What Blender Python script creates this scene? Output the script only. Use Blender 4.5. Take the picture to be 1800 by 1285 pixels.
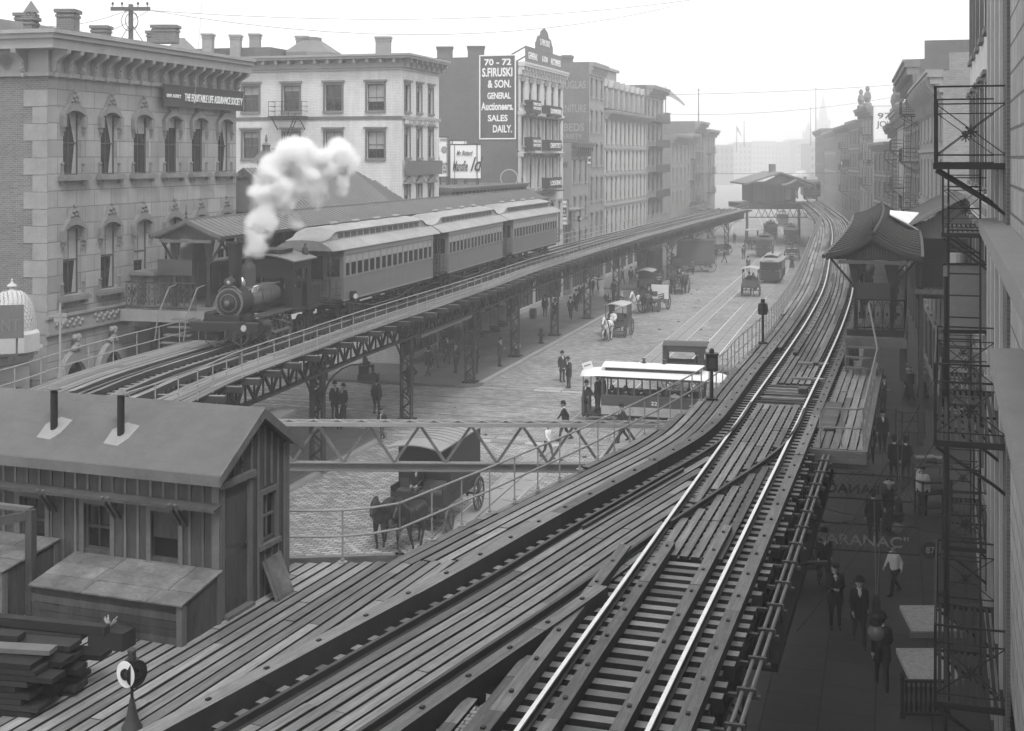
import bpy, bmesh, math, random
import numpy as np
from mathutils import Vector as V, Matrix
random.seed(7)
for o in list(bpy.data.objects): bpy.data.objects.remove(o)
SC = bpy.context.scene
COL = SC.collection
R = math.radians
# ---------------------------------------------------------------- camera, sky, sun, exposure
F, CX, HY, H = 2300.0, 900.0, 277.0, 13.0      # focal length in photo pixels, horizon row, eye height
cd = bpy.data.cameras.new('camera'); cam = bpy.data.objects.new('camera', cd); COL.objects.link(cam)
cam.location = (0, 0, H); cam.rotation_euler = (R(90), 0, 0)
cd.sensor_width = 36; cd.lens = F / 1800 * 36; cd.shift_y = -(642.5 - HY) / 1800
cd.clip_start = .1; cd.clip_end = 4000
SC.camera = cam
SUN_EL, SUN_AZ = 55, 158
w = bpy.data.worlds.new('World'); SC.world = w; w.use_nodes = True
nt = w.node_tree; nt.nodes.clear()
sky = nt.nodes.new('ShaderNodeTexSky'); sky.sky_type = 'NISHITA'; sky.sun_disc = False
sky.sun_elevation = R(SUN_EL); sky.sun_rotation = R(SUN_AZ); sky.dust_density = 6; sky.air_density = 1.2
bw = nt.nodes.new('ShaderNodeRGBToBW'); mx = nt.nodes.new('ShaderNodeMix'); mx.data_type = 'RGBA'
mx.inputs[0].default_value = .72; mx.inputs[7].default_value = (10.5, 10.5, 10.5, 1)   # high thin overcast over the clear sky
bg = nt.nodes.new('ShaderNodeBackground'); bg.inputs[1].default_value = .1
wo = nt.nodes.new('ShaderNodeOutputWorld')
nt.links.new(sky.outputs[0], bw.inputs[0]); nt.links.new(bw.outputs[0], mx.inputs[6])
nt.links.new(mx.outputs[2], bg.inputs[0]); nt.links.new(bg.outputs[0], wo.inputs[0])
ld = bpy.data.lights.new('sun', 'SUN'); ld.energy = 1.25; ld.angle = R(13); ld.color = (1, 1, 1)
sun = bpy.data.objects.new('sun', ld); COL.objects.link(sun)
az = R(SUN_AZ); el = R(SUN_EL)
sd = V((math.sin(az) * math.cos(el), math.cos(az) * math.cos(el), math.sin(el)))
sun.rotation_euler = sd.to_track_quat('Z', 'Y').to_euler()
SC.view_settings.view_transform = 'Standard'; SC.view_settings.look = 'None'
SC.view_settings.exposure = .82; SC.view_settings.gamma = 1
SC.cycles.max_bounces = 6; SC.cycles.diffuse_bounces = 3; SC.cycles.glossy_bounces = 3
SC.cycles.transmission_bounces = 3; SC.cycles.volume_bounces = 5; SC.cycles.transparent_max_bounces = 8
SC.cycles.use_denoising = True; SC.cycles.volume_max_steps = 128
SC.cycles.use_adaptive_sampling = True; SC.cycles.adaptive_threshold = .03

# ---------------------------------------------------------------- geometry helpers
def G(px, py, z=0.0):
    "where the sight line of a photo point meets the level z"
    Y = F * (H - z) / (py - HY); return V(((px - CX) * Y / F, Y, z))
def Q(px, py, Y): return V(((px - CX) * Y / F, Y, H - (py - HY) * Y / F))

class MB:
    def __init__(s): s.v = []; s.f = []; s.m = []; s.t = []; s.uv = []; s.M = None
    def add(s, vs, fs, m=0, t=0.0, uvs=None):
        b = len(s.v)
        if s.M is not None: vs = [s.M @ V(p) for p in vs]
        s.v += [tuple(p) for p in vs]
        for i, f in enumerate(fs):
            s.f.append(tuple(b + k for k in f)); s.m.append(m); s.t.append(t); s.uv.append(uvs[i] if uvs else None)
        return s
    def box(s, c, d, rz=0, m=0, t=0.0, M=None):
        x, y, z = d[0] / 2, d[1] / 2, d[2] / 2
        ps = [V((a, b, e)) for a in (-x, x) for b in (-y, y) for e in (-z, z)]
        if M is None: M = Matrix.Rotation(rz, 3, 'Z')
        ps = [M @ p + V(c) for p in ps]
        return s.add(ps, [(0,1,3,2),(4,6,7,5),(0,4,5,1),(2,3,7,6),(0,2,6,4),(1,5,7,3)], m, t)
    def bb(s, a, b, m=0, t=0.0):
        return s.box([(a[i] + b[i]) / 2 for i in range(3)], [abs(b[i] - a[i]) for i in range(3)], 0, m, t)
    def bar(s, p, q, w, h=None, m=0, t=0.0, up=V((0,0,1))):
        "rectangular bar from p to q, w wide, h high"
        p, q = V(p), V(q); h = h or w; d = q - p; L = d.length
        if L < 1e-6: return s
        d.normalize(); u = V(up)
        if abs(d.dot(u)) > .98: u = V((1, 0, 0))
        x = d.cross(u).normalized(); z = x.cross(d)
        M = Matrix((d, x, z)).transposed()
        return s.box((p + q) / 2, (L, w, h), m=m, t=t, M=M)
    def tube(s, p, q, r, r2=None, n=8, m=0, t=0.0, caps=True):
        p, q = V(p), V(q); r2 = r if r2 is None else r2; d = (q - p)
        if d.length < 1e-6: return s
        d.normalize(); a = V((0,0,1)) if abs(d.z) < .9 else V((1,0,0)); x = d.cross(a).normalized(); y = d.cross(x)
        vs = [p + (x * math.cos(2*math.pi*i/n) + y * math.sin(2*math.pi*i/n)) * r for i in range(n)]
        vs += [q + (x * math.cos(2*math.pi*i/n) + y * math.sin(2*math.pi*i/n)) * r2 for i in range(n)]
        fs = [(i, (i+1) % n, n + (i+1) % n, n + i) for i in range(n)]
        if caps: fs += [tuple(range(n))[::-1], tuple(range(n, 2*n))]
        return s.add(vs, fs, m, t)
    def pipe(s, pts, r, n=6, m=0, t=0.0):
        pts = [V(p) for p in pts]; N = len(pts); vs = []; x = None
        for i, p in enumerate(pts):
            d = (pts[min(i+1, N-1)] - pts[max(i-1, 0)]).normalized()
            if x is None:
                a = V((0,0,1)) if abs(d.z) < .9 else V((1,0,0)); x = d.cross(a).normalized()
            else: x = (x - d * x.dot(d)).normalized()
            y = d.cross(x)
            vs += [p + (x * math.cos(2*math.pi*k/n) + y * math.sin(2*math.pi*k/n)) * r for k in range(n)]
        fs = [(i*n+k, i*n+(k+1) % n, (i+1)*n+(k+1) % n, (i+1)*n+k) for i in range(N-1) for k in range(n)]
        fs += [tuple(range(n))[::-1], tuple(range((N-1)*n, N*n))]
        return s.add(vs, fs, m, t)
    def lathe(s, prof, c=(0,0,0), n=16, m=0, M=None, t=0.0):
        c = V(c); vs = []
        for r, z in prof:
            for k in range(n):
                p = V((r*math.cos(2*math.pi*k/n), r*math.sin(2*math.pi*k/n), z))
                vs.append((M @ p if M else p) + c)
        P = len(prof)
        fs = [(i*n+k, i*n+(k+1) % n, (i+1)*n+(k+1) % n, (i+1)*n+k) for i in range(P-1) for k in range(n)]
        fs += [tuple(range(n))[::-1], tuple(range((P-1)*n, P*n))]
        return s.add(vs, fs, m, t)
    def prism(s, poly, d, m=0, t=0.0):
        "closed polygon of 3-D points pushed along vector d"
        n = len(poly); d = V(d); vs = [V(p) for p in poly] + [V(p) + d for p in poly]
        fs = [tuple(range(n))[::-1], tuple(range(n, 2*n))] + [(i, (i+1) % n, n+(i+1) % n, n+i) for i in range(n)]
        return s.add(vs, fs, m, t)
    def quad(s, a, b, c, d, m=0, t=0.0): return s.add([a, b, c, d], [(0,1,2,3)], m, t)
    def sphere(s, c, r, n=10, m=0, sc=(1,1,1)):
        prof = [(math.sin(math.pi*i/n)*1.0, -math.cos(math.pi*i/n)) for i in range(n+1)]
        prof[0] = (.001, -1); prof[-1] = (.001, 1)
        M = Matrix.Diagonal(V((r*sc[0], r*sc[1], r*sc[2])))
        return s.lathe(prof, c, n + 2, m, M)
    def build(s, name, mats, parent=None, world=False, label=None, cat=None, group=None, kind=None, smooth=False, link=True, mesh=None):
        if not isinstance(mats, (list, tuple)): mats = [mats]
        me = bpy.data.meshes.new(name)
        vs = np.array(s.v, dtype=np.float64).reshape(-1, 3)
        if world and parent is not None:
            Mi = np.array(WM[parent.name].inverted()); vs = vs @ Mi[:3, :3].T + Mi[:3, 3]
        me.from_pydata(vs.tolist(), [], s.f)
        for m_ in mats: me.materials.append(m_)
        n = len(me.polygons)
        if n:
            me.polygons.foreach_set('material_index', s.m[:n] if len(s.m) == n else s.m[:n])
            bm = bmesh.new(); bm.from_mesh(me)
            bm.faces.ensure_lookup_table()
            lay = bm.loops.layers.uv.new('UVMap')
            tl = bm.faces.layers.float.new('tone')
            bm.normal_update()
            for i, f in enumerate(bm.faces):
                f[tl] = s.t[i]
                if s.uv[i] is not None:
                    for l, c in zip(f.loops, s.uv[i]): l[lay].uv = c
                else:
                    nn = f.normal
                    if abs(nn.z) < .75:
                        tx = V((-nn.y, nn.x, 0))
                        if tx.length < 1e-6: tx = V((1, 0, 0))
                        tx.normalize()
                        for l in f.loops: l[lay].uv = (l.vert.co.dot(tx), l.vert.co.z)
                    else:
                        for l in f.loops: l[lay].uv = (l.vert.co.x, l.vert.co.y)
                f.smooth = smooth
            if smooth:
                for e in bm.edges:
                    if len(e.link_faces) == 2 and e.link_faces[0].normal.angle(e.link_faces[1].normal, 0) > R(38): e.smooth = False
            bm.to_mesh(me); bm.free()
        if not link: return me
        o = bpy.data.objects.new(name, me); COL.objects.link(o)
        if parent is not None: o.parent = parent
        tag(o, label, cat, group, kind)
        return o
WM = {}
def tag(o, label=None, cat=None, group=None, kind=None):
    if label: o['label'] = label
    if cat: o['category'] = cat
    if group: o['group'] = group
    if kind: o['kind'] = kind
    return o
def thing(name, label, cat, loc=(0,0,0), rz=0.0, group=None):
    o = bpy.data.objects.new(name, None); COL.objects.link(o)
    o.location = loc; o.rotation_euler = (0, 0, rz); o.empty_display_size = .3
    WM[o.name] = Matrix.Translation(V(loc)) @ Matrix.Rotation(rz, 4, 'Z')
    return tag(o, label, cat, group)
def put(name, me, parent, loc=(0,0,0), rz=0.0, rot=None, sc=None, label=None):
    o = bpy.data.objects.new(name, me); COL.objects.link(o); o.parent = parent
    o.location = loc; o.rotation_euler = rot or (0, 0, rz)
    if sc: o.scale = sc
    if label: o['label'] = label
    return o
KIDS = {}
def dup(src, loc, rz, label=None, group=None, sc=None):
    "copy of a thing with copies of its parts and sub-parts"
    if src.name not in KIDS: KIDS[src.name] = [(c, list(c.children)) for c in src.children]
    r = src.copy(); COL.objects.link(r); r.location = loc; r.rotation_euler = (0, 0, rz)
    if sc: r.scale = (sc, sc, sc)
    if label: r['label'] = label
    if group: r['group'] = group
    for c, gs in KIDS[src.name]:
        k = c.copy(); COL.objects.link(k); k.parent = r
        for g in gs:
            q = g.copy(); COL.objects.link(q); q.parent = k
    return r

class Path:
    def __init__(s, pts, step=.25):
        P = [V((p[0], p[1])) for p in pts]; P = [P[0]*2 - P[1]] + P + [P[-1]*2 - P[-2]]
        out = []
        for i in range(1, len(P) - 2):
            p0, p1, p2, p3 = P[i-1:i+3]; n = max(2, int((p2-p1).length / .3))
            t0 = 0; t1 = max((p1-p0).length, 1e-3)**.5; t2 = t1 + max((p2-p1).length, 1e-3)**.5; t3 = t2 + max((p3-p2).length, 1e-3)**.5
            for k in range(n):
                t = t1 + (t2 - t1) * k / n
                A1 = p0*((t1-t)/(t1-t0)) + p1*((t-t0)/(t1-t0)); A2 = p1*((t2-t)/(t2-t1)) + p2*((t-t1)/(t2-t1)); A3 = p2*((t3-t)/(t3-t2)) + p3*((t-t2)/(t3-t2))
                B1 = A1*((t2-t)/(t2-t0)) + A2*((t-t0)/(t2-t0)); B2 = A2*((t3-t)/(t3-t1)) + A3*((t-t1)/(t3-t1))
                out.append(B1*((t2-t)/(t2-t1)) + B2*((t-t1)/(t2-t1)))
        out.append(P[-2])
        A = np.array([(p.x, p.y) for p in out])
        for _ in range(3): A[1:-1] = .25*A[:-2] + .5*A[1:-1] + .25*A[2:]
        d = np.r_[0, np.cumsum(np.hypot(*np.diff(A, axis=0).T))]
        s.L = d[-1]; n = max(2, int(s.L / step)); ss = np.linspace(0, s.L, n)
        s.S = ss; s.A = np.c_[np.interp(ss, d, A[:,0]), np.interp(ss, d, A[:,1])]
        T = np.gradient(s.A, axis=0)
        for _ in range(6): T[1:-1] = .25*T[:-2] + .5*T[1:-1] + .25*T[2:]
        s.T = T / np.linalg.norm(T, axis=1)[:, None]
    def at(s, d):
        x = np.interp(d, s.S, s.A[:,0]); y = np.interp(d, s.S, s.A[:,1]); tx = np.interp(d, s.S, s.T[:,0]); ty = np.interp(d, s.S, s.T[:,1])
        if d < 0: x += d*s.T[0,0]; y += d*s.T[0,1]
        if d > s.L: x += (d-s.L)*s.T[-1,0]; y += (d-s.L)*s.T[-1,1]
        return x, y, tx, ty
    def p(s, d, lat=0, z=0):
        x, y, tx, ty = s.at(d); return V((x + ty*lat, y - tx*lat, z))
    def ang(s, d):
        _, _, tx, ty = s.at(d); return math.atan2(ty, tx)
    def proj(s, q):
        D = s.A - np.array([q[0], q[1]]); i = int(np.argmin((D**2).sum(1)))
        t = s.T[i]; dv = -D[i]; return s.S[i] + dv @ t, dv[0]*t[1] - dv[1]*t[0]
    def sY(s, Y): return float(np.interp(Y, s.A[:,1], s.S))
    def shift(s, lat, a=0, b=None, step=1.0):
        b = s.L if b is None else b; n = max(3, int((b-a)/step))
        return Path([s.p(a + (b-a)*i/(n-1), lat)[:2] for i in range(n)])
def sweep(mb, P, a, b, l0, l1, z0, z1, step=1.0, m=0, t=0.0, ends=True, ms=None):
    n = max(1, int(round((b-a)/step))); vs = []; u0 = random.uniform(0, 40)
    for i in range(n+1):
        d = a + (b-a)*i/n
        for l, z in ((l0, z0), (l1, z0), (l1, z1), (l0, z1)): vs.append(P.p(d, l, z))
    fs = []; uv = []; k = (b-a)/n
    per = [0, l1-l0, l1-l0+z1-z0, 2*(l1-l0)+z1-z0, 2*(l1-l0)+2*(z1-z0)]
    for i in range(n):
        for j in range(4):
            fs.append((i*4+j, i*4+(j+1) % 4, i*4+4+(j+1) % 4, i*4+4+j))
            uv.append([(u0+i*k, per[j]+u0), (u0+i*k, per[j+1]+u0), (u0+i*k+k, per[j+1]+u0), (u0+i*k+k, per[j]+u0)])
    if ends:
        fs += [(3,2,1,0), (n*4, n*4+1, n*4+2, n*4+3)]; uv += [None, None]
    mb.add(vs, fs, m, t, uv)
    if ms is not None:
        for i in range(len(fs)):
            if i >= 4*n or i % 4 != 2: mb.m[-len(fs)+i] = ms

# ---------------------------------------------------------------- materials (all greys: the place is recorded in black and white)
def gr(v): return (v, v, v, 1)
def mat(name, base, rough=.75, var=.25, vs=1.0, st=(1,1,1), bump=0.0, bs=30, spec=.3, metal=0.0, tk=.35, pat=None, pv=None, wood=False, streak=0.0, coord='Object'):
    M = bpy.data.materials.new(name); M.use_nodes = True; N = M.node_tree.nodes; Lk = M.node_tree.links
    b = N['Principled BSDF']; b.inputs['Roughness'].default_value = rough; b.inputs['Metallic'].default_value = metal
    b.inputs['Specular IOR Level'].default_value = spec
    tc = N.new('ShaderNodeTexCoord')
    def noise(scale, stretch, src, detail=4):
        mp = N.new('ShaderNodeMapping'); mp.inputs['Scale'].default_value = stretch
        Lk.new(tc.outputs[src], mp.inputs[0]); n = N.new('ShaderNodeTexNoise'); n.inputs['Scale'].default_value = scale
        n.inputs['Detail'].default_value = detail; n.inputs['Roughness'].default_value = .65; Lk.new(mp.outputs[0], n.inputs[0]); return n.outputs[0]
    def math_(op, a, c, d=None):
        x = N.new('ShaderNodeMath'); x.operation = op
        for i, q in enumerate((a, c, d)):
            if q is None: continue
            if hasattr(q, 'links'): Lk.new(q, x.inputs[i])
            else: x.inputs[i].default_value = q
        return x.outputs[0]
    src = 'UV' if wood else coord
    n1 = noise(vs, st, src)
    val = math_('MULTIPLY_ADD', math_('SUBTRACT', n1, .5), var*2.2, 1.0)
    n2 = noise(vs*7, st, src, 3)
    val = math_('MULTIPLY', val, math_('MULTIPLY_ADD', math_('SUBTRACT', n2, .5), var*(1.9 if wood else 1.1), 1.0))
    if streak:
        n3 = noise(.8, (1.6, 1.6, .12), 'Object'); val = math_('MULTIPLY', val, math_('MULTIPLY_ADD', math_('SUBTRACT', n3, .5), streak*2, 1.0))
    at = N.new('ShaderNodeAttribute'); at.attribute_name = 'tone'
    val = math_('MULTIPLY', val, math_('MULTIPLY_ADD', at.outputs['Fac'], tk, 1.0))
    h = n2
    if pat == 'brick':
        bw_, bh_, mo, c2, mc = pv
        br = N.new('ShaderNodeTexBrick'); Lk.new(tc.outputs['UV'], br.inputs['Vector']); br.inputs['Scale'].default_value = 1
        br.inputs['Brick Width'].default_value = bw_; br.inputs['Row Height'].default_value = bh_; br.inputs['Mortar Size'].default_value = mo
        br.inputs['Mortar Smooth'].default_value = .3
        br.inputs['Color1'].default_value = gr(1.0); br.inputs['Color2'].default_value = gr(c2); br.inputs['Mortar'].default_value = gr(mc)
        g = N.new('ShaderNodeRGBToBW'); Lk.new(br.outputs[0], g.inputs[0]); val = math_('MULTIPLY', val, g.outputs[0])
        h = math_('MULTIPLY_ADD', br.outputs['Fac'], -1.0, math_('MULTIPLY', n2, .35))
    if pat == 'cobble':
        sx, sy = pv
        br = N.new('ShaderNodeTexBrick')
        mp = N.new('ShaderNodeMapping'); mp.inputs['Rotation'].default_value = (0, 0, R(16.2)); mp.inputs['Scale'].default_value = (1, 1, 1)
        ns = N.new('ShaderNodeTexNoise'); ns.inputs['Scale'].default_value = .45; ns.inputs['Detail'].default_value = 2
        Lk.new(tc.outputs['Object'], ns.inputs[0])
        va = N.new('ShaderNodeVectorMath'); va.operation = 'MULTIPLY_ADD'; va.inputs[1].default_value = (.25, .25, 0)
        Lk.new(ns.outputs['Color'], va.inputs[0]); Lk.new(tc.outputs['Object'], va.inputs[2])
        Lk.new(va.outputs[0], mp.inputs[0]); Lk.new(mp.outputs[0], br.inputs['Vector']); br.inputs['Scale'].default_value = 1
        br.inputs['Brick Width'].default_value = sx; br.inputs['Row Height'].default_value = sy; br.inputs['Mortar Size'].default_value = .022
        br.inputs['Mortar Smooth'].default_value = .6
        br.inputs['Color1'].default_value = gr(1.2); br.inputs['Color2'].default_value = gr(.62); br.inputs['Mortar'].default_value = gr(.12)
        g = N.new('ShaderNodeRGBToBW'); Lk.new(br.outputs[0], g.inputs[0]); val = math_('MULTIPLY', val, g.outputs[0])
        h = math_('MULTIPLY_ADD', br.outputs['Fac'], -1.0, math_('MULTIPLY', n2, .4))
    val = math_('MULTIPLY', val, base)
    Lk.new(val, b.inputs['Base Color'])
    if bump:
        bp = N.new('ShaderNodeBump'); bp.inputs['Strength'].default_value = bump; bp.inputs['Distance'].default_value = .02
        if wood or pat: Lk.new(h, bp.inputs['Height'])
        else: Lk.new(noise(bs, (1,1,1), src, 5), bp.inputs['Height'])
        Lk.new(bp.outputs[0], b.inputs['Normal'])
    return M
MT = {}
def mk(k, *a, **kw): MT[k] = mat(k, *a, **kw)
mk('cobble', .33, .8, .6, .16, pat='cobble', pv=(.36, .19), bump=1.0)
mk('cross_stone', .3, .8, .2, .8, bump=.2)
mk('track_slab', .27, .7, .18, .6, pat='brick', pv=(1.3, 9.0, .014, .93, .6), bump=.2)
mk('asphalt', .26, .8, .25, .4, bump=.15)
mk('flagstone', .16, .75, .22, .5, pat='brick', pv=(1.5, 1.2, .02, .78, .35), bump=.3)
mk('flagstone_shade', .05, .7, .4, .5, pat='brick', pv=(1.6, 1.25, .022, .7, .3), bump=.3)  # darker flagstone copy, the shade under railway and buildings painted into it
mk('kerb', .3, .75, .25, 1.0, bump=.2)
mk('plank', .215, .8, .75, 2.2, st=(.35, 7, 1), wood=True, bump=.8, tk=.42, streak=.3)
mk('plank_far', .16, .8, .25, 2.2, st=(.35, 7, 1), wood=True, bump=.2, tk=.3)
mk('timber', .17, .8, .7, 2.0, st=(.4, 8, 1), wood=True, bump=.8, tk=.4, streak=.3)
mk('timber_side', .03, .8, .5, 2, bump=.3, tk=.4)  # creosoted sides, also painted dark to deepen the shade in the gaps
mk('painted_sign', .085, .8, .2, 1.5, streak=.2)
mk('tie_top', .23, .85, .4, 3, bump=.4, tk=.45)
mk('shed_wood', .06, .75, .7, 1.3, st=(3, 3, .5), bump=.35, tk=.5, streak=.45)
mk('shed_trim', .12, .75, .35, 2, bump=.25, tk=.3, streak=.3)
mk('weathered_board', .13, .8, .9, 2.2, bump=.4, tk=.15, streak=.3)
mk('tar_paper', .11, .85, .3, .8, bump=.25, tk=.15)
mk('patch', .24, .8, .2, 5)
mk('rail_steel', .65, .3, .2, 5, metal=.9, spec=.5)
mk('rail_rust', .055, .7, .3, 4)
mk('iron', .016, .55, .3, 2, bump=.1)
mk('iron_mid', .045, .55, .3, 1.5, bump=.1)
mk('iron_light', .15, .55, .25, 2)
mk('rail_paint', .26, .5, .2, 2)
mk('black', .015, .6, .3, 3)
mk('hole', .006, .9, .1, 1)
mk('brick', .15, .85, .25, .5, pat='brick', pv=(.22, .075, .012, .72, 1.35), bump=.4, streak=.15)
mk('brick_dark', .12, .85, .25, .4, pat='brick', pv=(.22, .075, .012, .75, 1.3), bump=.4, streak=.25)
mk('brick_painted', .6, .7, .15, .5, pat='brick', pv=(.3, .1, .016, .92, .72), bump=.3, streak=.35)
mk('brick_pale', .3, .8, .2, .5, pat='brick', pv=(.25, .085, .012, .8, .75), bump=.4, streak=.15)
mk('ashlar', .3, .8, .2, .6, pat='brick', pv=(1.15, .62, .016, .74, .4), bump=.5, streak=.4)
mk('stone', .25, .8, .25, 1.4, bump=.25, streak=.2)
mk('stone_dark', .17, .8, .3, 1.4, bump=.25, streak=.25)
mk('stone_pale', .42, .75, .18, 1.2, bump=.15, streak=.2)
mk('rough_stone', .36, .85, .4, 3, bump=1.0, pat='brick', pv=(.95, .5, .03, .72, .35), streak=.3)
mk('sill_slab', .22, .8, .18, 1.5, bump=.25, bs=12)
mk('cornice_paint', .27, .6, .2, 1.2, bump=.1, streak=.15)
mk('cornice_dark', .12, .6, .25, 1.2, bump=.1, streak=.2)
mk('trim_dark', .06, .6, .25, 2)
mk('white_paint', .72, .5, .08, 2)
mk('cream', .5, .6, .12, 1)
mk('glass', .018, .08, .2, .6, spec=.6)
mk('blind', .3, .8, .2, 2)
mk('curtain', .42, .85, .3, 6)
mk('car_paint', .2, .42, .12, 1.2)
mk('car_side', .16, .5, .12, 1.0, pat='brick', pv=(.085, 9.0, .008, .9, .55), bump=.3)
mk('bead_board', .09, .6, .2, 1.0, pat='brick', pv=(.09, 9.0, .01, .85, .4), bump=.4, streak=.2)
mk('car_roof', .27, .7, .35, .8)
mk('tin_roof', .14, .55, .2, .6, streak=.1)
mk('tin_dark', .045, .85, .5, 1.2, st=(.5, 5, 1))
mk('gutter', .75, .5, .1, 1)
mk('boiler', .1, .25, .25, 2, spec=.6)
mk('brass', .4, .3, .1, 2, metal=.7)
mk('sign_dark', .04, .7, .15, 2)
mk('sign_white', .78, .7, .08, 2)
mk('letter_white', .75, .7, .1, 3)
mk('mottled_slab', .42, .8, .6, 9)
mk('letter_faded', .3, .8, .25, 2)
mk('letter_dark', .06, .7, .1, 3)
mk('canvas', .38, .85, .2, 2, bump=.2)
mk('canvas_dark', .06, .85, .3, 2, bump=.2)
mk('wood_dark', .025, .6, .3, 2)
mk('wood_mid', .08, .7, .3, 2)
mk('suit_black', .014, .85, .3, 3)
mk('suit_dark', .028, .85, .3, 3)
mk('suit_grey', .07, .85, .3, 3)
mk('shirt', .68, .8, .1, 3)
mk('skin', .33, .6, .1, 3)
mk('hair', .02, .7, .2, 3)
mk('straw', .6, .8, .15, 5)
mk('horse_dark', .018, .5, .35, 3)
mk('horse_grey', .2, .6, .35, 3)
mk('horse_white', .62, .65, .2, 3)
mk('leather', .02, .5, .2, 3)
mk('lumber', .02, .8, .4, 2, tk=.6)
mk('globe', .12, .1, .1, 3, spec=.6)
# ---------------------------------------------------------------- ground
def slab(name, poly, z, m, label=None, kind='structure', thick=.0, parent=None):
    mb = MB(); n = len(poly)
    if thick: mb.prism([(p[0], p[1], z-thick) for p in poly], (0, 0, thick))
    else: mb.add([(p[0], p[1], z) for p in poly], [tuple(range(n))])
    return mb.build(name, m, parent, kind=kind, label=label)
slab('ground', [(-400,-30), (400,-30), (400,1250), (-400,1250)], -.008, MT['cobble'])
BL = lambda Y: -30.5 + .29*Y                       # left building line of the avenue
def poly_shift(P, lat0, lat1, a, b, step=2.0):
    n = int((b-a)/step); return [P.p(a+(b-a)*i/n, lat0)[:2] for i in range(n+1)] + [P.p(a+(b-a)*i/n, lat1)[:2] for i in range(n, -1, -1)]
# left kerb follows the iron columns, the avenue bends left beyond the second block
AV = Path([(-30.5+.29*Y+7.2, Y) for Y in (0, 30, 60, 90, 120, 150)] + [(28.4, 180), (35, 210), (44, 260), (55, 330), (70, 430), (84, 520)])
def band(name, P, l0, l1, a, b, z0, z1, m, kind='structure'):
    mb = MB(); sweep(mb, P, a, b, l0, l1, z0, z1, 2.0)
    o = mb.build(name, m, None, kind=kind); return o
# Grand Street crosses: carriageway between Y 61 and 74 at X=-5
gs0 = AV.sY(61.5); gs1 = AV.sY(73.6)
band('sidewalk', AV, -9.5, -.30, 0, gs0-1.2, -.1, .15, MT['flagstone'])
band('sidewalk', AV, -9.5, -.30, gs1+1.2, 125, -.1, .15, MT['flagstone'])
band('sidewalk', AV, -9.5, -.30, 133, 330, -.1, .15, MT['flagstone'])
for a, b in ((0, gs0-1.2), (gs1+1.2, 125), (133, 330)):
    band('kerb', AV, -.30, 0, a, b, -.1, .155, MT['kerb'])
for s_, sg in ((gs0-1.2, 1), (gs1+1.2, -1)):
    mb = MB()
    c = AV.p(s_, -1.2); 
    pts = [AV.p(s_, 0), AV.p(s_+sg*.55, -.2), AV.p(s_+sg*1.0, -.6), AV.p(s_+sg*1.2, -1.3), AV.p(s_+sg*1.2, -60)]
    mb.prism([(p.x, p.y, -.1) for p in pts] + [(p.x, p.y, -.1) for p in (AV.p(s_, -60),)], (0, 0, .252))
    mb.build('sidewalk', MT['flagstone'], None, kind='structure')
# right side: sidewalk between the near railway and the buildings
band('sidewalk', AV, 17.3, 34, 0, 70, -.1, .15, MT['flagstone_shade'])
band('sidewalk', AV, 20.6, 34, 70, 330, -.1, .15, MT['flagstone_shade'])
band('kerb', AV, 17.0, 17.3, 0, 70, -.1, .155, MT['kerb'])
band('kerb', AV, 20.3, 20.6, 70, 330, -.1, .155, MT['kerb'])
# street railway: two paved tracks with rails and centre slot
tc1 = Path([(9.15+.282*(Y-84.2), Y) for Y in (20, 45, 70, 95, 125)] + [(27.6, 150), (33.9, 175), (39.5, 200), (46, 235), (57, 300), (73, 400)])
for k, off in enumerate((0, 3.05)):
    P = tc1.shift(off, step=4); SR = thing('street_railway', ('left', 'right')[k]+' street railway track with centre slot running up the avenue', 'street railway', P.p(30))
    band('road', P, -.8, .8, 0, P.L, -.05, .004, MT['asphalt'])
    for l in (-.76, .70): mb = MB(); sweep(mb, P, 0, P.L, l, l+.07, 0, .012, 3.0); mb.build('rail', MT['rail_steel'], SR, world=True)
    mb = MB(); sweep(mb, P, 0, P.L, -.025, .025, 0, .01, 3.0)
    for i in range(int(P.L/1.6)):
        for s_ in (-1, 1): mb.box(P.p(i*1.6+.5, s_*.38, .006), (.05, .34, .006), P.ang(i*1.6+.5), m=0)
    mb.build('cable_slot', MT['iron_mid'], SR, world=True)
# crossing stones and rails along the cross street
mb = MB()
for dY in (0, .55, 3.6, 4.15): 
    a = AV.p(AV.sY(60.3+dY*.0)+dY, 1.0); 
for base in (gs0-.2, gs1+.4):
    for j in (0, .75):
        for i in range(11):
            p = AV.p(base+j, .7+i*1.62); mb.box((p.x, p.y, .0), (1.5, .5, .03), AV.ang(base)-math.pi/2, t=random.uniform(-1, 1))
mb.build('path', MT['cross_stone'], None, kind='structure')
GT = Path([AV.p(AV.sY(67.5), l)[:2] for l in (-60, -20, 0, 12, 30, 60)])
for off, lb in ((.45, 'crossing street railway track carrying the open windowed street car'), (-2.8, 'empty crossing street railway track beyond the open windowed street car')):
    SR = thing('street_railway', lb, 'street railway', GT.p(60))
    for l in (-.76, .70): mb = MB(); sweep(mb, GT, 0, GT.L, off+l, off+l+.07, -.05, .014, 4.0); mb.build('rail', MT['rail_steel'], SR, world=True)

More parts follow.
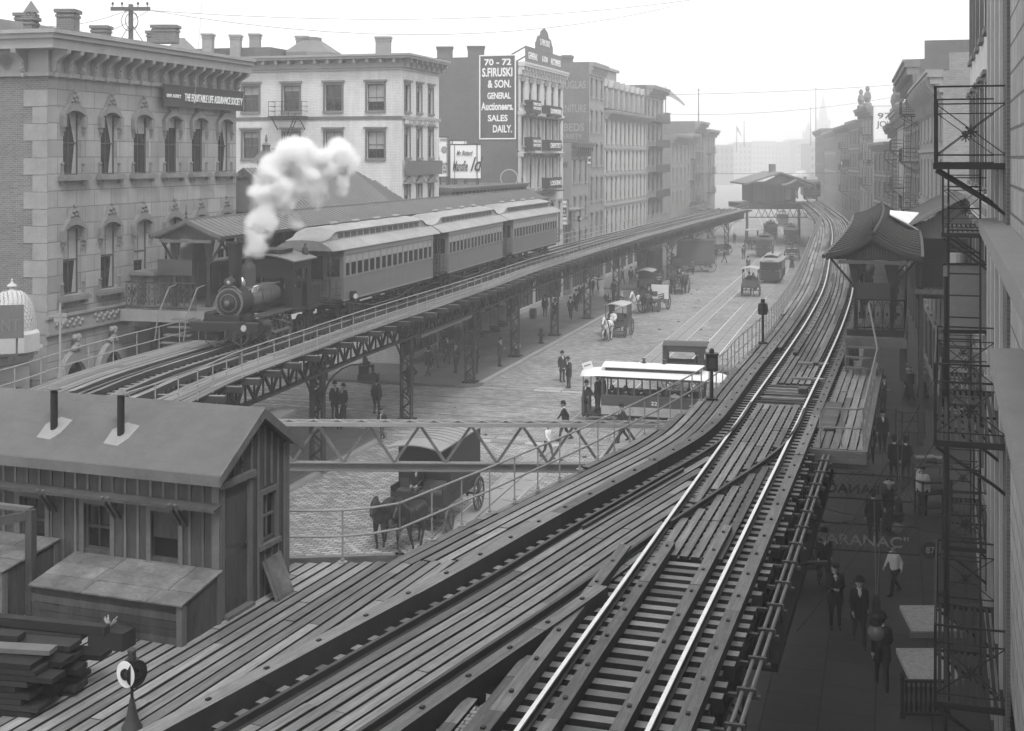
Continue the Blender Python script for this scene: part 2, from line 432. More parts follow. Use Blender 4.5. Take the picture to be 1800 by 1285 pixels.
# ---------------------------------------------------------------- near elevated railway
RZ = 6.1; DZ = 6.0
ML = Path([(-1.45, 11)] + [G(x, y, RZ)[:2] for x, y in ((907,1285),(1000,1154),(1090,1029),(1180,903),(1283,759),(1336,683),(1378,624),(1420,560),(1448,504),(1459,448),(1463,410),(1457,387),(1440,370),(1417,353))])
M = ML.shift(.7525)
D0 = [G(x, y, RZ)[:2] for x, y in ((640,1136),(843,1022),(1020,916),(1147,844),(1273,768))]
DL = Path([(-6.8, 9.9), (-4.3, 14.4)] + D0 + [ML.p(ML.sY(y))[:2] for y in (38.5, 41, 44)])
E1px = [(696,973),(740,953),(780,935),(821,916),(866,896),(908,875),(942,859),(978,842),(1004,829),(1038,812),(1067,796),(1095,781),(1121,767),(1149,752),(1192,726),(1217,711),(1244,691),(1272,667),(1288,645),(1328,606),(1361,568),(1403,492),(1428,422),(1444,386),(1444,374),(1417,357)]
E1 = Path([G(x, y, DZ)[:2] for x, y in E1px])
# PL: the left running edge = diverging left rail, then main left rail
PL = Path([tuple(DL.p(d)[:2]) for d in np.arange(0, DL.L-8, 2)] + [ML.p(ML.sY(y))[:2] for y in np.arange(41, 208, 6)])
EL = thing('elevated_railway', 'near elevated railway deck with a turnout, curving away over the right kerb of the avenue', 'elevated railway', (3, 25, 0))
def rail(P, a, b, lat, name='rail', hot=1, par=EL):
    mb = MB()
    sweep(mb, P, a, b, lat-.03, lat+.03, RZ-.03, RZ, 1.0, m=0)
    sweep(mb, P, a, b, lat-.012, lat+.012, RZ-.11, RZ-.031, 1.0, m=1)
    sweep(mb, P, a, b, lat-.06, lat+.06, RZ-.125, RZ-.111, 1.0, m=1)
    return mb.build(name, [MT['rail_steel'] if hot else MT['iron_mid'], MT['rail_rust']], par, world=True)
rail(ML, 0, ML.L, 0); rail(M, 0, M.L, .7525)
rail(DL, 0, DL.sY(37), 0, hot=0)
dr0, dr1 = 0, DL.sY(36.5)
rail(DL, dr0, DL.sY(24.9), 1.505, hot=0); rail(DL, DL.sY(25.6), dr1, 1.505, hot=0)
rail(DL, DL.sY(24.6), DL.sY(29.2), .17, 'guard_rail', hot=0)
rail(M, M.sY(47), M.L, -.55, 'guard_rail', hot=0)
# guard timbers
def timbers(P, a, b, lat, w=.2, h0=DZ-.05, h1=DZ+.13, par=EL, nm='guard_timber', seg=5.5, bolts=True, mt='timber'):
    mb = MB(); d = a
    while d < b:
        e = min(b, d + seg*random.uniform(.85, 1.1)); sweep(mb, P, d, e-.012, lat-w/2, lat+w/2, h0, h1+random.uniform(-.006, .006), .8, t=random.uniform(-1, 1), ms=2); d = e
    if bolts:
        d = a + .3
        while d < min(b, a+45):
            p = P.p(d, lat, h1+.012); mb.box(p, (.07, .05, .03), P.ang(d), m=1); d += 1.14
    return mb.build(nm, [MT[mt], MT['iron'], MT['timber_side']], par, world=True)
PLt = PL
timbers(PL, 0, PL.L, -.52, .26, DZ-.12, DZ+.2)                              # tall outer guard on the left
timbers(DL, 0, DL.sY(21.8), 1.505+.42, .22, DZ-.1, DZ+.17)
timbers(M, 0, M.sY(22.9), -.7525-.38, .2); timbers(M, 0, M.sY(23.3), -.7525+.34, .18)
timbers(M, 0, M.sY(24.6), .7525-.34, .18); timbers(M, 0, M.L, .7525+.4, .22)
timbers(M, M.sY(46), M.L, -.7525+.34, .16); timbers(M, M.sY(44), M.L, .7525-.3, .16, bolts=False)
timbers(M, M.sY(47), M.L-2, -.7525-.34, .18, bolts=False)
# sleepers
def shade_sides(mb):  # all faces but the top take the dark, shade-painted timber
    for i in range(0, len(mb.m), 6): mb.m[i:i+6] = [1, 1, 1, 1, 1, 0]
n_t = 0
def tie(P, d, l0, l1, w=.19, zt=DZ-.06, h=.2):
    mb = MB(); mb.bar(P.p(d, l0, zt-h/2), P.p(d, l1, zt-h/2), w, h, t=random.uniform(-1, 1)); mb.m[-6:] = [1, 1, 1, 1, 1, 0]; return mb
far = MB()
d = .2
while d < M.sY(66):
    l1 = 1.42 if random.random() < .5 else 1.3
    l0 = -1.15 if M.at(d)[1] < 23 else -1.9
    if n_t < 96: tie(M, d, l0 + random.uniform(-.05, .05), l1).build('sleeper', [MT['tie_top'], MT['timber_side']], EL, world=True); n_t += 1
    else:
        far.bar(M.p(d, l0, DZ-.16), M.p(d, l1, DZ-.16), .19, .2, t=random.uniform(-1, 1))
    d += .385
while d < M.L:
    far.bar(M.p(d, -2.2, DZ-.16), M.p(d, 1.4, DZ-.16), .19, .2, t=random.uniform(-1, 1)); d += .5
for i in range(60):
    dd = i*.42; far.bar(DL.p(dd, -.7, DZ-.17), DL.p(dd, 2.0, DZ-.17), .19, .2, t=random.uniform(-1, 1))
shade_sides(far); o = far.build('sleeper', [MT['tie_top'], MT['timber_side']], EL, world=True); o['kind'] = 'stuff'
# boards: strips laid along a path, clipped by a test, butt joints at random
def boards(mb, P, lats, w, a, b, test, zt=DZ, th=.05, step=.4, seg=(3.5, 6.5), gap=.012):
    for l in lats:
        d = a; nxt = a + random.uniform(.5, 1)*seg[0]; run = None; tone = random.uniform(-1, 1); jz = random.uniform(-.006, .006)
        while d <= b:
            ok = test(P.p(d, l), d, l)
            if ok and run is None: run = d
            if run is not None and (not ok or d >= nxt or d + step > b):
                if d - run > .15: sweep(mb, P, run, d-gap, l-w/2, l+w/2, zt-th+jz, zt+jz, 1.0, t=tone, ms=1)  # dark side faces paint shade into the gaps between boards
                run = d if ok else None; tone = random.uniform(-1, 1); jz = random.uniform(-.006, .006); nxt = d + random.uniform(*seg)
            d += step
mb = MB()
y0 = PL.sY(22.75)
E1s = [E1.A[i] for i in range(0, len(E1.A), 3)]
elat = np.array([PL.proj(q) for q in E1s]); o_ = np.argsort(elat[:,0]); es, elt = elat[o_,0], elat[o_,1]
def t_walk(p, d, l): return l > np.interp(d, es, elt) + .1 and p.y > 22.6 + .06*(p.x)
boards(mb, PL, [-.78-.235*k for k in range(12)], .178, y0-1.4, PL.L-1, t_walk, step=.3)
mb.build('walkway_board', [MT['plank'], MT['timber_side']], EL, world=True)
# boards between the rails
mb = MB()
def t_d(p, d, l): return ML.proj(p)[1] < -.12 and p.y < 37
boards(mb, DL, [.2+.225*k for k in range(6)], .17, 0, DL.sY(37), t_d, zt=DZ+.02)
def t_m(p, d, l):
    if 36.9 < p.y < 40.2: return False
    q = DL.proj(p)[1]-1.505 if p.y < 37 else 9
    return abs(q) > .13 and abs(M.proj(p)[1]) < .62
boards(mb, M, [-.5+.2*k for k in range(6)], .148, M.sY(22.9), M.sY(152), t_m, zt=DZ+.02)
def t_gap(p, d, l):
    return DL.proj(p)[1] > 1.505+.6 and random.random() > .04
boards(mb, M, [-.7525-.62-.3*k for k in range(12)], .17, 0, M.sY(22.0), t_gap, zt=DZ-.01, seg=(1.5, 4))
boards(mb, DL, [1.505+.17], .12, 0, DL.sY(24), lambda p, d, l: True, zt=DZ)
# wide boards in the right half of the switch region, and loose covers
boards(mb, M, [1.12], .0001, 0, .1, lambda p, d, l: False)
mb.build('track_board', [MT['plank'], MT['timber_side']], EL, world=True)
# big platform at lower left, its boards at their own angle
mb = MB()
pd = V((.39, 1)).normalized(); pn = V((pd.y, -pd.x))
dgl = PL.sY(22.9)
A0 = V((-15, 10.2)); 
bound = lambda p: p.y < 22.75 + .06*(p.x) and PL.proj(p)[1] < -.68
for k in range(-75, 10):
    o = V((-1, 22.3)) + pn*(k*.215)
    d = -14.5; run = None; tone = random.uniform(-1, 1); nxt = d + random.uniform(2, 6); jz = 0
    while d < 18:
        p = o + pd*d; ok = bound(p) and p.x > -14
        if ok and run is None: run = d
        if run is not None and (not ok or d > nxt):
            if d-run > .15:
                a = o + pd*run; b = o + pd*(d-.012); c = (a+b)/2; L = (b-a).length; u0 = random.uniform(0, 50)
                Pq = [a-pn*.083, b-pn*.083, b+pn*.083, a+pn*.083]
                vs = [(q.x, q.y, DZ-.05+jz) for q in Pq] + [(q.x, q.y, DZ+jz) for q in Pq]
                mb.add(vs, [(4,5,6,7)], 0, tone, [[(u0,u0),(u0+L,u0),(u0+L,u0+.18),(u0,u0+.18)]])
                mb.add(vs, [(0,1,5,4),(1,2,6,5),(2,3,7,6),(3,0,4,7)], 1, tone)
            run = d if ok else None; tone = random.uniform(-1, 1); nxt = d + random.uniform(2.5, 6); jz = random.uniform(-.007, .007)
        d += .1
mb.build('platform_board', [MT['plank'], MT['timber_side']], EL, world=True)
mb = MB()
for k in range(12):
    y = 10.5 + k*1.05; mb.bar((-14, y-.9, DZ-.2), (PL.p(PL.sY(y), -.6).x, y+.2, DZ-.2), .2, .25)
mb.build('joist', MT['timber_side'], EL, world=True)
# edge timber along the walkway
mb = MB(); sweep(mb, E1, 0, E1.L, .0, .12, DZ-.28, DZ-.06, 1.0); mb.build('edge_timber', MT['timber'], EL, world=True)
mb = MB(); q0, q1 = G(500, 989, DZ), G(700, 973, DZ)
mb.bar((-15, 21.95, DZ-.17), (q1.x, q1.y+.12, DZ-.17), .14, .26); mb.build('edge_timber', MT['timber'], EL, world=True)
# latticed girders under the deck
def girder(par, P, a, b, lat, zt, h, panel=.9, col='iron', step=1.0, name='girder', lattice=True):
    mb = MB()
    sweep(mb, P, a, b, lat-.12, lat+.12, zt-.1, zt, step); sweep(mb, P, a, b, lat-.12, lat+.12, zt-h, zt-h+.1, step)
    if lattice:
        n = int((b-a)/panel)
        for i in range(n):
            s0 = a+i*panel; z0, z1 = (zt-.1, zt-h+.1) if i % 2 else (zt-h+.1, zt-.1)
            mb.bar(P.p(s0, lat, z0), P.p(s0+panel, lat, z1), .1, .07)
            mb.bar(P.p(s0, lat, zt-.1), P.p(s0, lat, zt-h+.1), .07, .07)
    else: sweep(mb, P, a, b, lat-.02, lat+.02, zt-h+.1, zt-.1, step)
    return mb.build(name, MT[col], par, world=True)
girder(EL, M, 0, M.sY(120), 1.0, DZ-.27, 1.1); girder(EL, M, 0, M.L, -.95, DZ-.27, 1.1, lattice=False)
girder(EL, E1, 2, E1.L, .5, DZ-.3, .8, lattice=False)
# columns, latticed faces
def column(par, x, y, ang, ztop, w=.42, z0=.15, col='iron', bracket=1.7, twin=None, light=False):
    mb = MB(); ca, sa = math.cos(ang), math.sin(ang)
    def L(a, b, z): return V((x + a*ca - b*sa, y + a*sa + b*ca, z))
    h = w/2
    for sx in (-1, 1):
        mb.bar(L(sx*h, 0, z0), L(sx*h, 0, ztop), .06, w*.8, up=V((-sa, ca, 0)), m=0)
    n = int((ztop-z0)/.42)
    for i in range(n):
        z = z0 + .1 + i*(ztop-z0-.2)/n; dz = (ztop-z0-.2)/n
        for sy in (-1, 1):
            a, b = (-h, h) if i % 2 else (h, -h)
            mb.bar(L(a, sy*h*.92, z), L(b, sy*h*.92, z+dz), .06, .02, up=V((-sa, ca, 0)))
    mb.box(L(0, 0, z0+.05), (w+.3, w+.25, .1), ang)
    mb.box(L(0, 0, ztop-.06), (w+.3, w+.3, .12), ang)
    # curved brackets springing to the girders, across and along the line
    for dx, dy in ((1,0),(-1,0),(0,1),(0,-1)):
        pts = []
        for k in range(7):
            th = math.pi/2*k/6; rr = bracket if dx else bracket*.6
            pts.append(L(dx*(h+rr*(1-math.cos(th))), dy*(h+rr*(1-math.cos(th))), ztop-rr*(1-math.sin(th))))
        for p, q in zip(pts, pts[1:]): mb.bar(p, q, .12, .06, m=1 if dx else 0)
    return mb.build('column', [MT[col], MT['iron_mid']], par, world=True)
for Y in (19, 27.6, 38.6, 49.5, 60, 71, 83, 96, 110, 126, 143, 160, 178, 196):
    s_ = M.sY(Y); p = M.p(s_, .1); column(EL, p.x, p.y, M.ang(s_)-math.pi/2, DZ-1.35)
# pipe rail
def railing(par, P, a, b, lat, z, name='railing', hgt=.9, sp=1.03, col='rail_paint', r=.021, flange=True, mid=.45):
    n = max(1, int(round((b-a)/sp))); mb = MB()
    for zz in (hgt, mid): mb.pipe([P.p(a+(b-a)*i/(n*2), lat, z+zz) for i in range(n*2+1)], r, 6)
    for i in range(n+1):
        d = a+(b-a)*i/n; p = P.p(d, lat, z); mb.tube(p, p+V((0,0,hgt)), r*.85, n=6)
        if flange and d < 40: mb.tube(p+V((0,0,.0)), p+V((0,0,.015)), .085, n=10); mb.tube(p+V((0,0,.015)), p+V((0,0,.06)), .035, n=8)
        if flange and d < 40: 
            for zz in (hgt, mid): mb.sphere(p+V((0,0,zz)), r*1.45, 6)
    return mb.build(name, MT[col], par, world=True, smooth=True)
railing(EL, E1, .0, E1.L-1, .08, DZ)
q0 = V((-12.5, 21.85)); q1 = V(E1.p(0, .08)[:2])
EB = Path([q0, V(G(515, 989, DZ)[:2]), V(G(635, 989, DZ)[:2]), q1]); railing(EL, EB, 0, EB.L, 0, DZ)
# twin signal pipes carried on brackets along the right side
mb = MB()
for l in (1.62, 1.74): mb.pipe([M.p(d, l, DZ-.12) for d in np.arange(0, M.sY(34.5), 1.0)], .03, 8)
mb.build('signal_pipe', MT['iron_light'], EL, world=True, smooth=True)
for i in range(22):
    d = .6+i*1.15
    if d > M.sY(34): break
    mb = MB(); mb.bar(M.p(d, 1.3, DZ-.17), M.p(d, 1.86, DZ-.17), .07, .05); mb.box(M.p(d, 1.68, DZ-.12), (.05, .26, .12), M.ang(d))
    mb.build('pipe_bracket', MT['iron_mid'], EL, world=True)
mb = MB(); sweep(mb, M, M.sY(22.7), M.sY(36), .85, 1.55, DZ-1.75, DZ-1.6, 1.0); mb.build('service_plank', MT['black'], EL, world=True)
for k in range(8):
    d = M.sY(22.9)+k*1.8; mb = MB(); mb.bar(M.p(d, 1.3, DZ-.3), M.p(d, 1.4, DZ-1.62), .03, .03); mb.build('plank_hanger', MT['iron'], EL, world=True)
# switch gear between the rails
mb = MB()
for i, yy in enumerate((36.95, 37.3, 37.65, 38.1, 38.6, 39.1, 39.6, 40.1)):
    d = M.sY(yy); mb.bar(M.p(d, -.6, DZ-.06), M.p(d, .6, DZ-.06), .16, .14, t=random.uniform(-1, .6))
mb.build('switch_sleeper', MT['tie_top'], EL, world=True)
mb = MB()
for yy in (37.1, 37.5, 38.3): d = M.sY(yy); mb.tube(M.p(d, -.75, DZ+.05), M.p(d, 1.2, DZ+.05), .02)
d = M.sY(39); mb.box(M.p(d, .5, DZ+.1), (.5, .25, .16), M.ang(d)); mb.build('switch_rod', MT['iron_mid'], EL, world=True)
for yy, l, w, L_, lb in ((44.2, .35, .3, 1.0, 'short loose board lying across the rails gap beyond the switch rods'), (41.2, .45, .22, 1.0, 'loose board lying between the bright rails just behind the switch rods')):
    d = M.sY(yy); o = thing('loose_board', lb, 'board', M.p(d, l, DZ+.03), M.ang(d)); mb = MB(); mb.box((0, 0, .03), (w, L_, .06), t=.5); mb.build('board', MT['plank'], o)
# cross truss to the opposite railway
TR = thing('cross_truss', 'horizontal latticed truss girder spanning between the two elevated railways', 'truss', (-3, 35, 0))
a, b = Q(380, 738, 35.2), Q(1190, 746, 34.9)
zt, zb = 5.93, 4.72; n = 15
def TP(t, z, off=0): p = a.lerp(b, t); return V((p.x, p.y+off, z))
mb = MB()
for off in (-.22, .22): mb.bar(TP(0, zt-.05, off), TP(1, zt-.05, off), .05, .1)
for i in range(38):
    t0, t1 = i/38, (i+1)/38; o0, o1 = (-.2, .2) if i % 2 else (.2, -.2); mb.bar(TP(t0, zt-.01, o0), TP(t1, zt-.01, o1), .04, .02)
mb.build('top_chord', MT['rail_paint'], TR, world=True)
mb = MB(); mb.bar(TP(0, zb), TP(1, zb), .05, .2); mb.bar(TP(0, zb+.1), TP(1, zb+.1), .24, .03); mb.bar(TP(0, zb-.1), TP(1, zb-.1), .24, .03); mb.build('bottom_chord', MT['iron_light'], TR, world=True)
L_ = (b-a).length; np_ = int(round(L_/1.39))
mb = MB()
for i in range(np_):
    t0 = i/np_; tm = (i+.5)/np_; t1 = (i+1)/np_
    mb.bar(TP(t0, zt-.1), TP(tm, zb+.1), .07, .07); mb.bar(TP(tm, zb+.1), TP(t1, zt-.1), .07, .07)
mb.build('truss_diagonal', MT['cornice_dark'], TR, world=True)

# ---------------------------------------------------------------- far (left) elevated railway
W = [(336,711),(365,696),(414,672),(439,662),(540,624),(584,607),(651,582),(718,559),(783,537),(833,518),(867,507),(899,494),(936,481),(980,466),(1024,452),(1058,444),(1107,426),(1169,407),(1231,391),(1293,377),(1318,368)]
EW = Path([(-13.2, 22), (-11.4, 29)] + [G(x, y, DZ)[:2] for x, y in W[::2]])
LT = EW.shift(-2.95)                                # centre line of the track
ER = thing('elevated_railway', 'elevated railway carrying the steam train past the buildings on the far kerb', 'elevated railway', (-8, 50, 0))
LTx = Path([tuple(LT.p(d)[:2]) for d in np.arange(0, LT.sY(168), 3)] + [(27, 190), (29.5, 205), (31, 222), (36, 250), (44, 290)])
for l in (-.7525, .7525): rail(LTx, 0, LTx.L, l, par=ER)
timbers(LT, 0, LT.L, -1.15, .22, par=ER, bolts=False); timbers(LT, 0, LT.L, 1.15, .2, par=ER, bolts=False); timbers(LT, 0, LT.L, .4, .16, par=ER, bolts=False)
timbers(LT, 0, LT.L, -.4, .14, par=ER, bolts=False)
# sleepers: open track near, long ones stick out under the walkway
cnt = 0; far = MB(); d = .2; i = 0
while d < LT.L:
    long_ = i % 4 == 0; l1 = 3.3 if long_ else 1.25
    if 12 < d < 45 and cnt < 90: tie(LT, d, -1.3, l1, .2).build('sleeper', [MT['plank_far'], MT['timber_side']], ER, world=True); cnt += 1
    else: far.bar(LT.p(d, -1.3, DZ-.16), LT.p(d, l1, DZ-.16), .2, .2, t=random.uniform(-1, 1))
    d += .42; i += 1
d = LT.L
while d < LTx.L: far.bar(LTx.p(d, -1.3, DZ-.16), LTx.p(d, 1.3, DZ-.16), .2, .2); d += .6
shade_sides(far); far.build('sleeper', [MT['plank_far'], MT['timber_side']], ER, world=True, kind='stuff')
mb = MB(); boards(mb, LT, [1.72+.2*k for k in range(6)], .18, 0, LT.L, lambda p, d, l: True, step=.6)
mb.build('walkway_board', [MT['plank_far'], MT['timber_side']], ER, world=True)
mb = MB(); boards(mb, LT, [-1.5-.2*k for k in range(6)], .19, 0, LT.sY(49.5), lambda p, d, l: True, step=.6, zt=DZ+.1)
mb.build('walkway_board', [MT['plank_far'], MT['timber_side']], ER, world=True)
railing(ER, EW, 10, EW.L-.5, -.06, DZ, sp=1.25, flange=False)
WLp = LT.shift(-2.55, 0, LT.sY(49.6)); railing(ER, WLp, 0, WLp.L, 0, DZ, sp=1.5, flange=False)
railing(ER, LT.shift(-1.5, LT.sY(100), LT.L-3), 0, LT.L-LT.sY(100)-4, 0, DZ, sp=1.6, flange=False, r=.03)
girder(ER, LT, 0, LT.L, 2.2, DZ-.27, .95, panel=.7); girder(ER, LT, 0, LT.L, -1.1, DZ-.27, 1.15, lattice=False)
for px, py in ((688,737),(822,672),(911,627),(982,590),(1035,560),(1080,535)):
    p = G(px, py, .15); s_, _ = LT.proj(p); p2 = LT.p(s_, 1.0); p = LT.p(s_, .45)
    column(ER, p.x, p.y, LT.ang(s_)-math.pi/2, DZ-1.42, .5)
for Y in (54, 43, 33, 126, 138, 150, 162, 174):
    s_ = LT.sY(Y); p = LT.p(s_, .45); column(ER, p.x, p.y, LT.ang(s_)-math.pi/2, DZ-1.42, .5)
# plank staging between column heads
for px, py in ((700, 612), (470, 715)):
    st = MB(); c = Q(px, py, 62 if px > 600 else 41); s_, _ = LT.proj(c)
    if px > 600: st.bar(LT.p(s_-1, 1.9, DZ-1.3), LT.p(s_+7, 1.9, DZ-1.3), .8, .12)
    else: st.bar(LT.p(s_-5, 2.3, DZ-1.9), LT.p(s_+5, 2.3, DZ-1.9), .9, .12)
    st.build('staging_plank', MT['plank_far'], ER, world=True)
# ---------------------------------------------------------------- buildings
FONT = {}
def text(s, size, m, parent, loc, rz=0, name='lettering', width=None, ext=.01, bold=.012, shear=0, rot=None, space=1.0, label=None, flip=False):
    cu = bpy.data.curves.new('lettering', 'FONT'); cu.body = s; cu.size = size; cu.extrude = ext; cu.offset = bold*size; cu.align_x = 'CENTER'; cu.shear = shear; cu.space_line = space
    cu.resolution_u = 3
    ob = bpy.data.objects.new('tmp', cu); COL.objects.link(ob)
    bpy.context.view_layer.update()
    me = bpy.data.meshes.new_from_object(ob.evaluated_get(bpy.context.evaluated_depsgraph_get()))
    bpy.data.objects.remove(ob); bpy.data.curves.remove(cu); me.name = name
    me.materials.clear(); me.materials.append(MT[m])
    xs = [v.co.x for v in me.vertices]; w0 = max(xs)-min(xs) if xs else 1
    k = (width/w0) if width else 1.0
    for v in me.vertices: v.co = V((v.co.x*k*(-1 if flip else 1), -v.co.z, v.co.y))
    if k < 0 or True: me.flip_normals() if flip else None
    o = bpy.data.objects.new(name, me); COL.objects.link(o); o.parent = parent; o.location = loc; o.rotation_euler = rot or (0, 0, rz)
    if label: o['label'] = label
    return o
def wall_grid(mb, p0, dx, nin, L, z0, z1, ops, rv=.22, m=0):
    p0, dx, nin = V(p0), V(dx), V(nin)
    P = lambda a, z, y=0: p0 + dx*a + V((0,0,z)) + nin*y
    xs = sorted({0, L} | {q for o in ops for q in o[:2]}); zs = sorted({z0, z1} | {q for o in ops for q in o[2:4]})
    for i in range(len(xs)-1):
        for j in range(len(zs)-1):
            cx, cz = (xs[i]+xs[i+1])/2, (zs[j]+zs[j+1])/2
            if any(o[0] < cx < o[1] and o[2] < cz < o[3] for o in ops): continue
            mb.quad(P(xs[i], zs[j]), P(xs[i+1], zs[j]), P(xs[i+1], zs[j+1]), P(xs[i], zs[j+1]), m)
    for a, b, c, d in [o[:4] for o in ops]:
        for q in ((a,c,b,c), (b,c,b,d), (b,d,a,d), (a,d,a,c)):
            mb.quad(P(q[0], q[1]), P(q[0], q[1], rv), P(q[2], q[3], rv), P(q[2], q[3]), m)
WC = {}
def window_mesh(w, h, style, var):
    key = (round(w, 2), round(h, 2), style, var)
    if key in WC: return WC[key]
    rnd = random.Random(hash(key) & 0xffff); r = []
    fm = {'ashlar': 'trim_dark', 'cream': 'trim_dark', 'cap': 'trim_dark', 'far': 'trim_dark', 'shed': 'wood_dark'}.get(style, 'trim_dark')
    mb = MB(); y = .14; t = .055 if style != 'far' else .07
    mb.bb((-w/2, y, 0), (-w/2+t, y+.06, h)); mb.bb((w/2-t, y, 0), (w/2, y+.06, h)); mb.bb((-w/2+t, y, 0), (w/2-t, y+.06, t)); mb.bb((-w/2+t, y, h-t), (w/2-t, y+.06, h))
    mb.bb((-w/2+t, y+.015, h*.5-.025), (w/2-t, y+.05, h*.5+.025))
    if style != 'far': mb.bb((-.014, y+.02, h*.5+.025), (.014, y+.045, h-t)); mb.bb((-.014, y+.03, t), (.014, y+.055, h*.5-.025))
    mb.quad((-w/2+t, y+.045, t), (w/2-t, y+.045, t), (w/2-t, y+.045, h-t), (-w/2+t, y+.045, h-t), 1)
    k = [.0, .3, .5, .18, .62][var % 5]
    if k: mb.quad((-w/2+t, y+.035, h-t-k*h), (w/2-t, y+.035, h-t-k*h), (w/2-t, y+.035, h-t), (-w/2+t, y+.035, h-t), 2)
    if style in ('hood',) and var % 2 == 0:
        for s_ in (-1, 1): mb.add([(s_*(w/2-t), y+.04, t), (s_*(w/2-t-.28), y+.04, t), (s_*(w/2-t-.1), y+.04, h*.5), (s_*.04, y+.04, h-t), (s_*(w/2-t), y+.04, h-t)], [(0,1,2,3,4)], 2)
    if style == 'far':   # sill and head stay in the one mesh: too small to show
        mb.bb((-w/2-.1, -.14, -.16), (w/2+.1, .02, 0), 3); mb.bb((-w/2-.1, -.1, h), (w/2+.1, .02, h+.22), 3)
    r.append(('window', mb.build('window', [MT[fm], MT['glass'], MT['blind'], MT['stone']], link=False)))
    if style == 'hood':
        s_ = MB(); s_.bb((-w/2-.32, -.26, -.2), (w/2+.32, .02, -.06)); s_.bb((-w/2-.26, -.2, -.06), (w/2+.26, .02, 0)); s_.bb((-w/2-.22, -.16, -.34), (-w/2-.02, .02, -.2)); s_.bb((w/2+.02, -.16, -.34), (w/2+.22, .02, -.2))
        r.append(('sill', s_.build('sill', MT['stone_dark'], link=False)))
        a = MB(); N = 10; hw = w/2+.06
        def arc(rad_w, zbase, rise): return [(-rad_w + 2*rad_w*i/N, zbase + rise*math.sin(math.pi*i/N)**.8) for i in range(N+1)]
        inner = arc(w/2-.0, h-.16, .16); outer = arc(w/2+.2, h-.2, .5)
        for i in range(N):
            a.prism([(outer[i][0], -.18, outer[i][1]), (outer[i+1][0], -.18, outer[i+1][1]), (inner[i+1][0], -.18, inner[i+1][1]), (inner[i][0], -.18, inner[i][1])], (0, .19, 0))
            a.prism([(inner[i][0], .02, inner[i][1]), (inner[i+1][0], .02, inner[i+1][1]), (inner[i+1][0], .02, h+.01), (inner[i][0], .02, h+.01)], (0, .12, 0))
        for s2 in (-1, 1):
            a.bb((s2*(w/2+.0), -.18, h-.62), (s2*(w/2+.2), .01, h-.19)); a.bb((s2*(w/2+.04), -.13, h-.78), (s2*(w/2+.16), .01, h-.62)); a.bb((s2*(w/2+.07), -.09, h-.95), (s2*(w/2+.13), .01, h-.78))
            js = MB(); js.bb((s2*(w/2+.05), -.07, 0), (s2*(w/2+.16), .01, .34)); js.sphere((s2*(w/2+.1), -.05, .42), .07, 6); r.append(('scroll', js.build('scroll', MT['stone_dark'], link=False)))
        # carved crest
        a.prism([(-.34, -.14, h+.2), (.34, -.14, h+.2), (.2, -.14, h+.46), (.09, -.14, h+.62), (-.09, -.14, h+.62), (-.2, -.14, h+.46)], (0, .15, 0))
        for q in ((-.2, .34), (0, .38), (.2, .34), (0, .56), (-.1, .5), (.1, .5)): a.sphere((q[0], -.16, h+q[1]), .075, 6)
        a.sphere((0, -.15, h+.7), .085, 6)
        r.append(('hood', a.build('hood', MT['stone_dark'], link=False, smooth=False)))
    if style == 'cap':
        s_ = MB(); s_.bb((-w/2-.12, -.12, -.14), (w/2+.12, .02, 0)); r.append(('sill', s_.build('sill', MT['stone_dark'], link=False)))
        a = MB(); a.bb((-w/2-.1, -.06, h), (w/2+.1, .02, h+.16)); a.bb((-w/2-.2, -.16, h+.16), (w/2+.2, .02, h+.28)); r.append(('lintel', a.build('lintel', MT['stone_dark'], link=False)))
        a = MB()
        for s2 in (-1, 1): a.bb((s2*w/2, -.05, 0), (s2*(w/2+.12), .01, h))
        r.append(('casing', a.build('casing', MT['cornice_dark'], link=False)))
    if style == 'cream':
        s_ = MB(); s_.bb((-w/2-.12, -.16, -.16), (w/2+.12, .02, 0)); r.append(('sill', s_.build('sill', MT['stone_pale'], link=False)))
        a = MB(); a.bb((-w/2-.1, -.1, h), (w/2+.1, .02, h+.24)); r.append(('lintel', a.build('lintel', MT['stone_pale'], link=False)))
    WC[key] = r; return r
def window(parent, w, h, style, loc, rz=0):
    r = window_mesh(w, h, style, random.randrange(5)); o = put('window', r[0][1], parent, loc, rz)
    for n, me in r[1:]: put(n, me, o)
    return o
def ops_of(cols, rows, w): return [(c-w/2, c+w/2, a, b) for c in cols for a, b in rows]
def frame_(p, q):
    a = math.atan2(q[1]-p[1], q[0]-p[0]); return a, math.hypot(q[0]-p[0], q[1]-p[1])
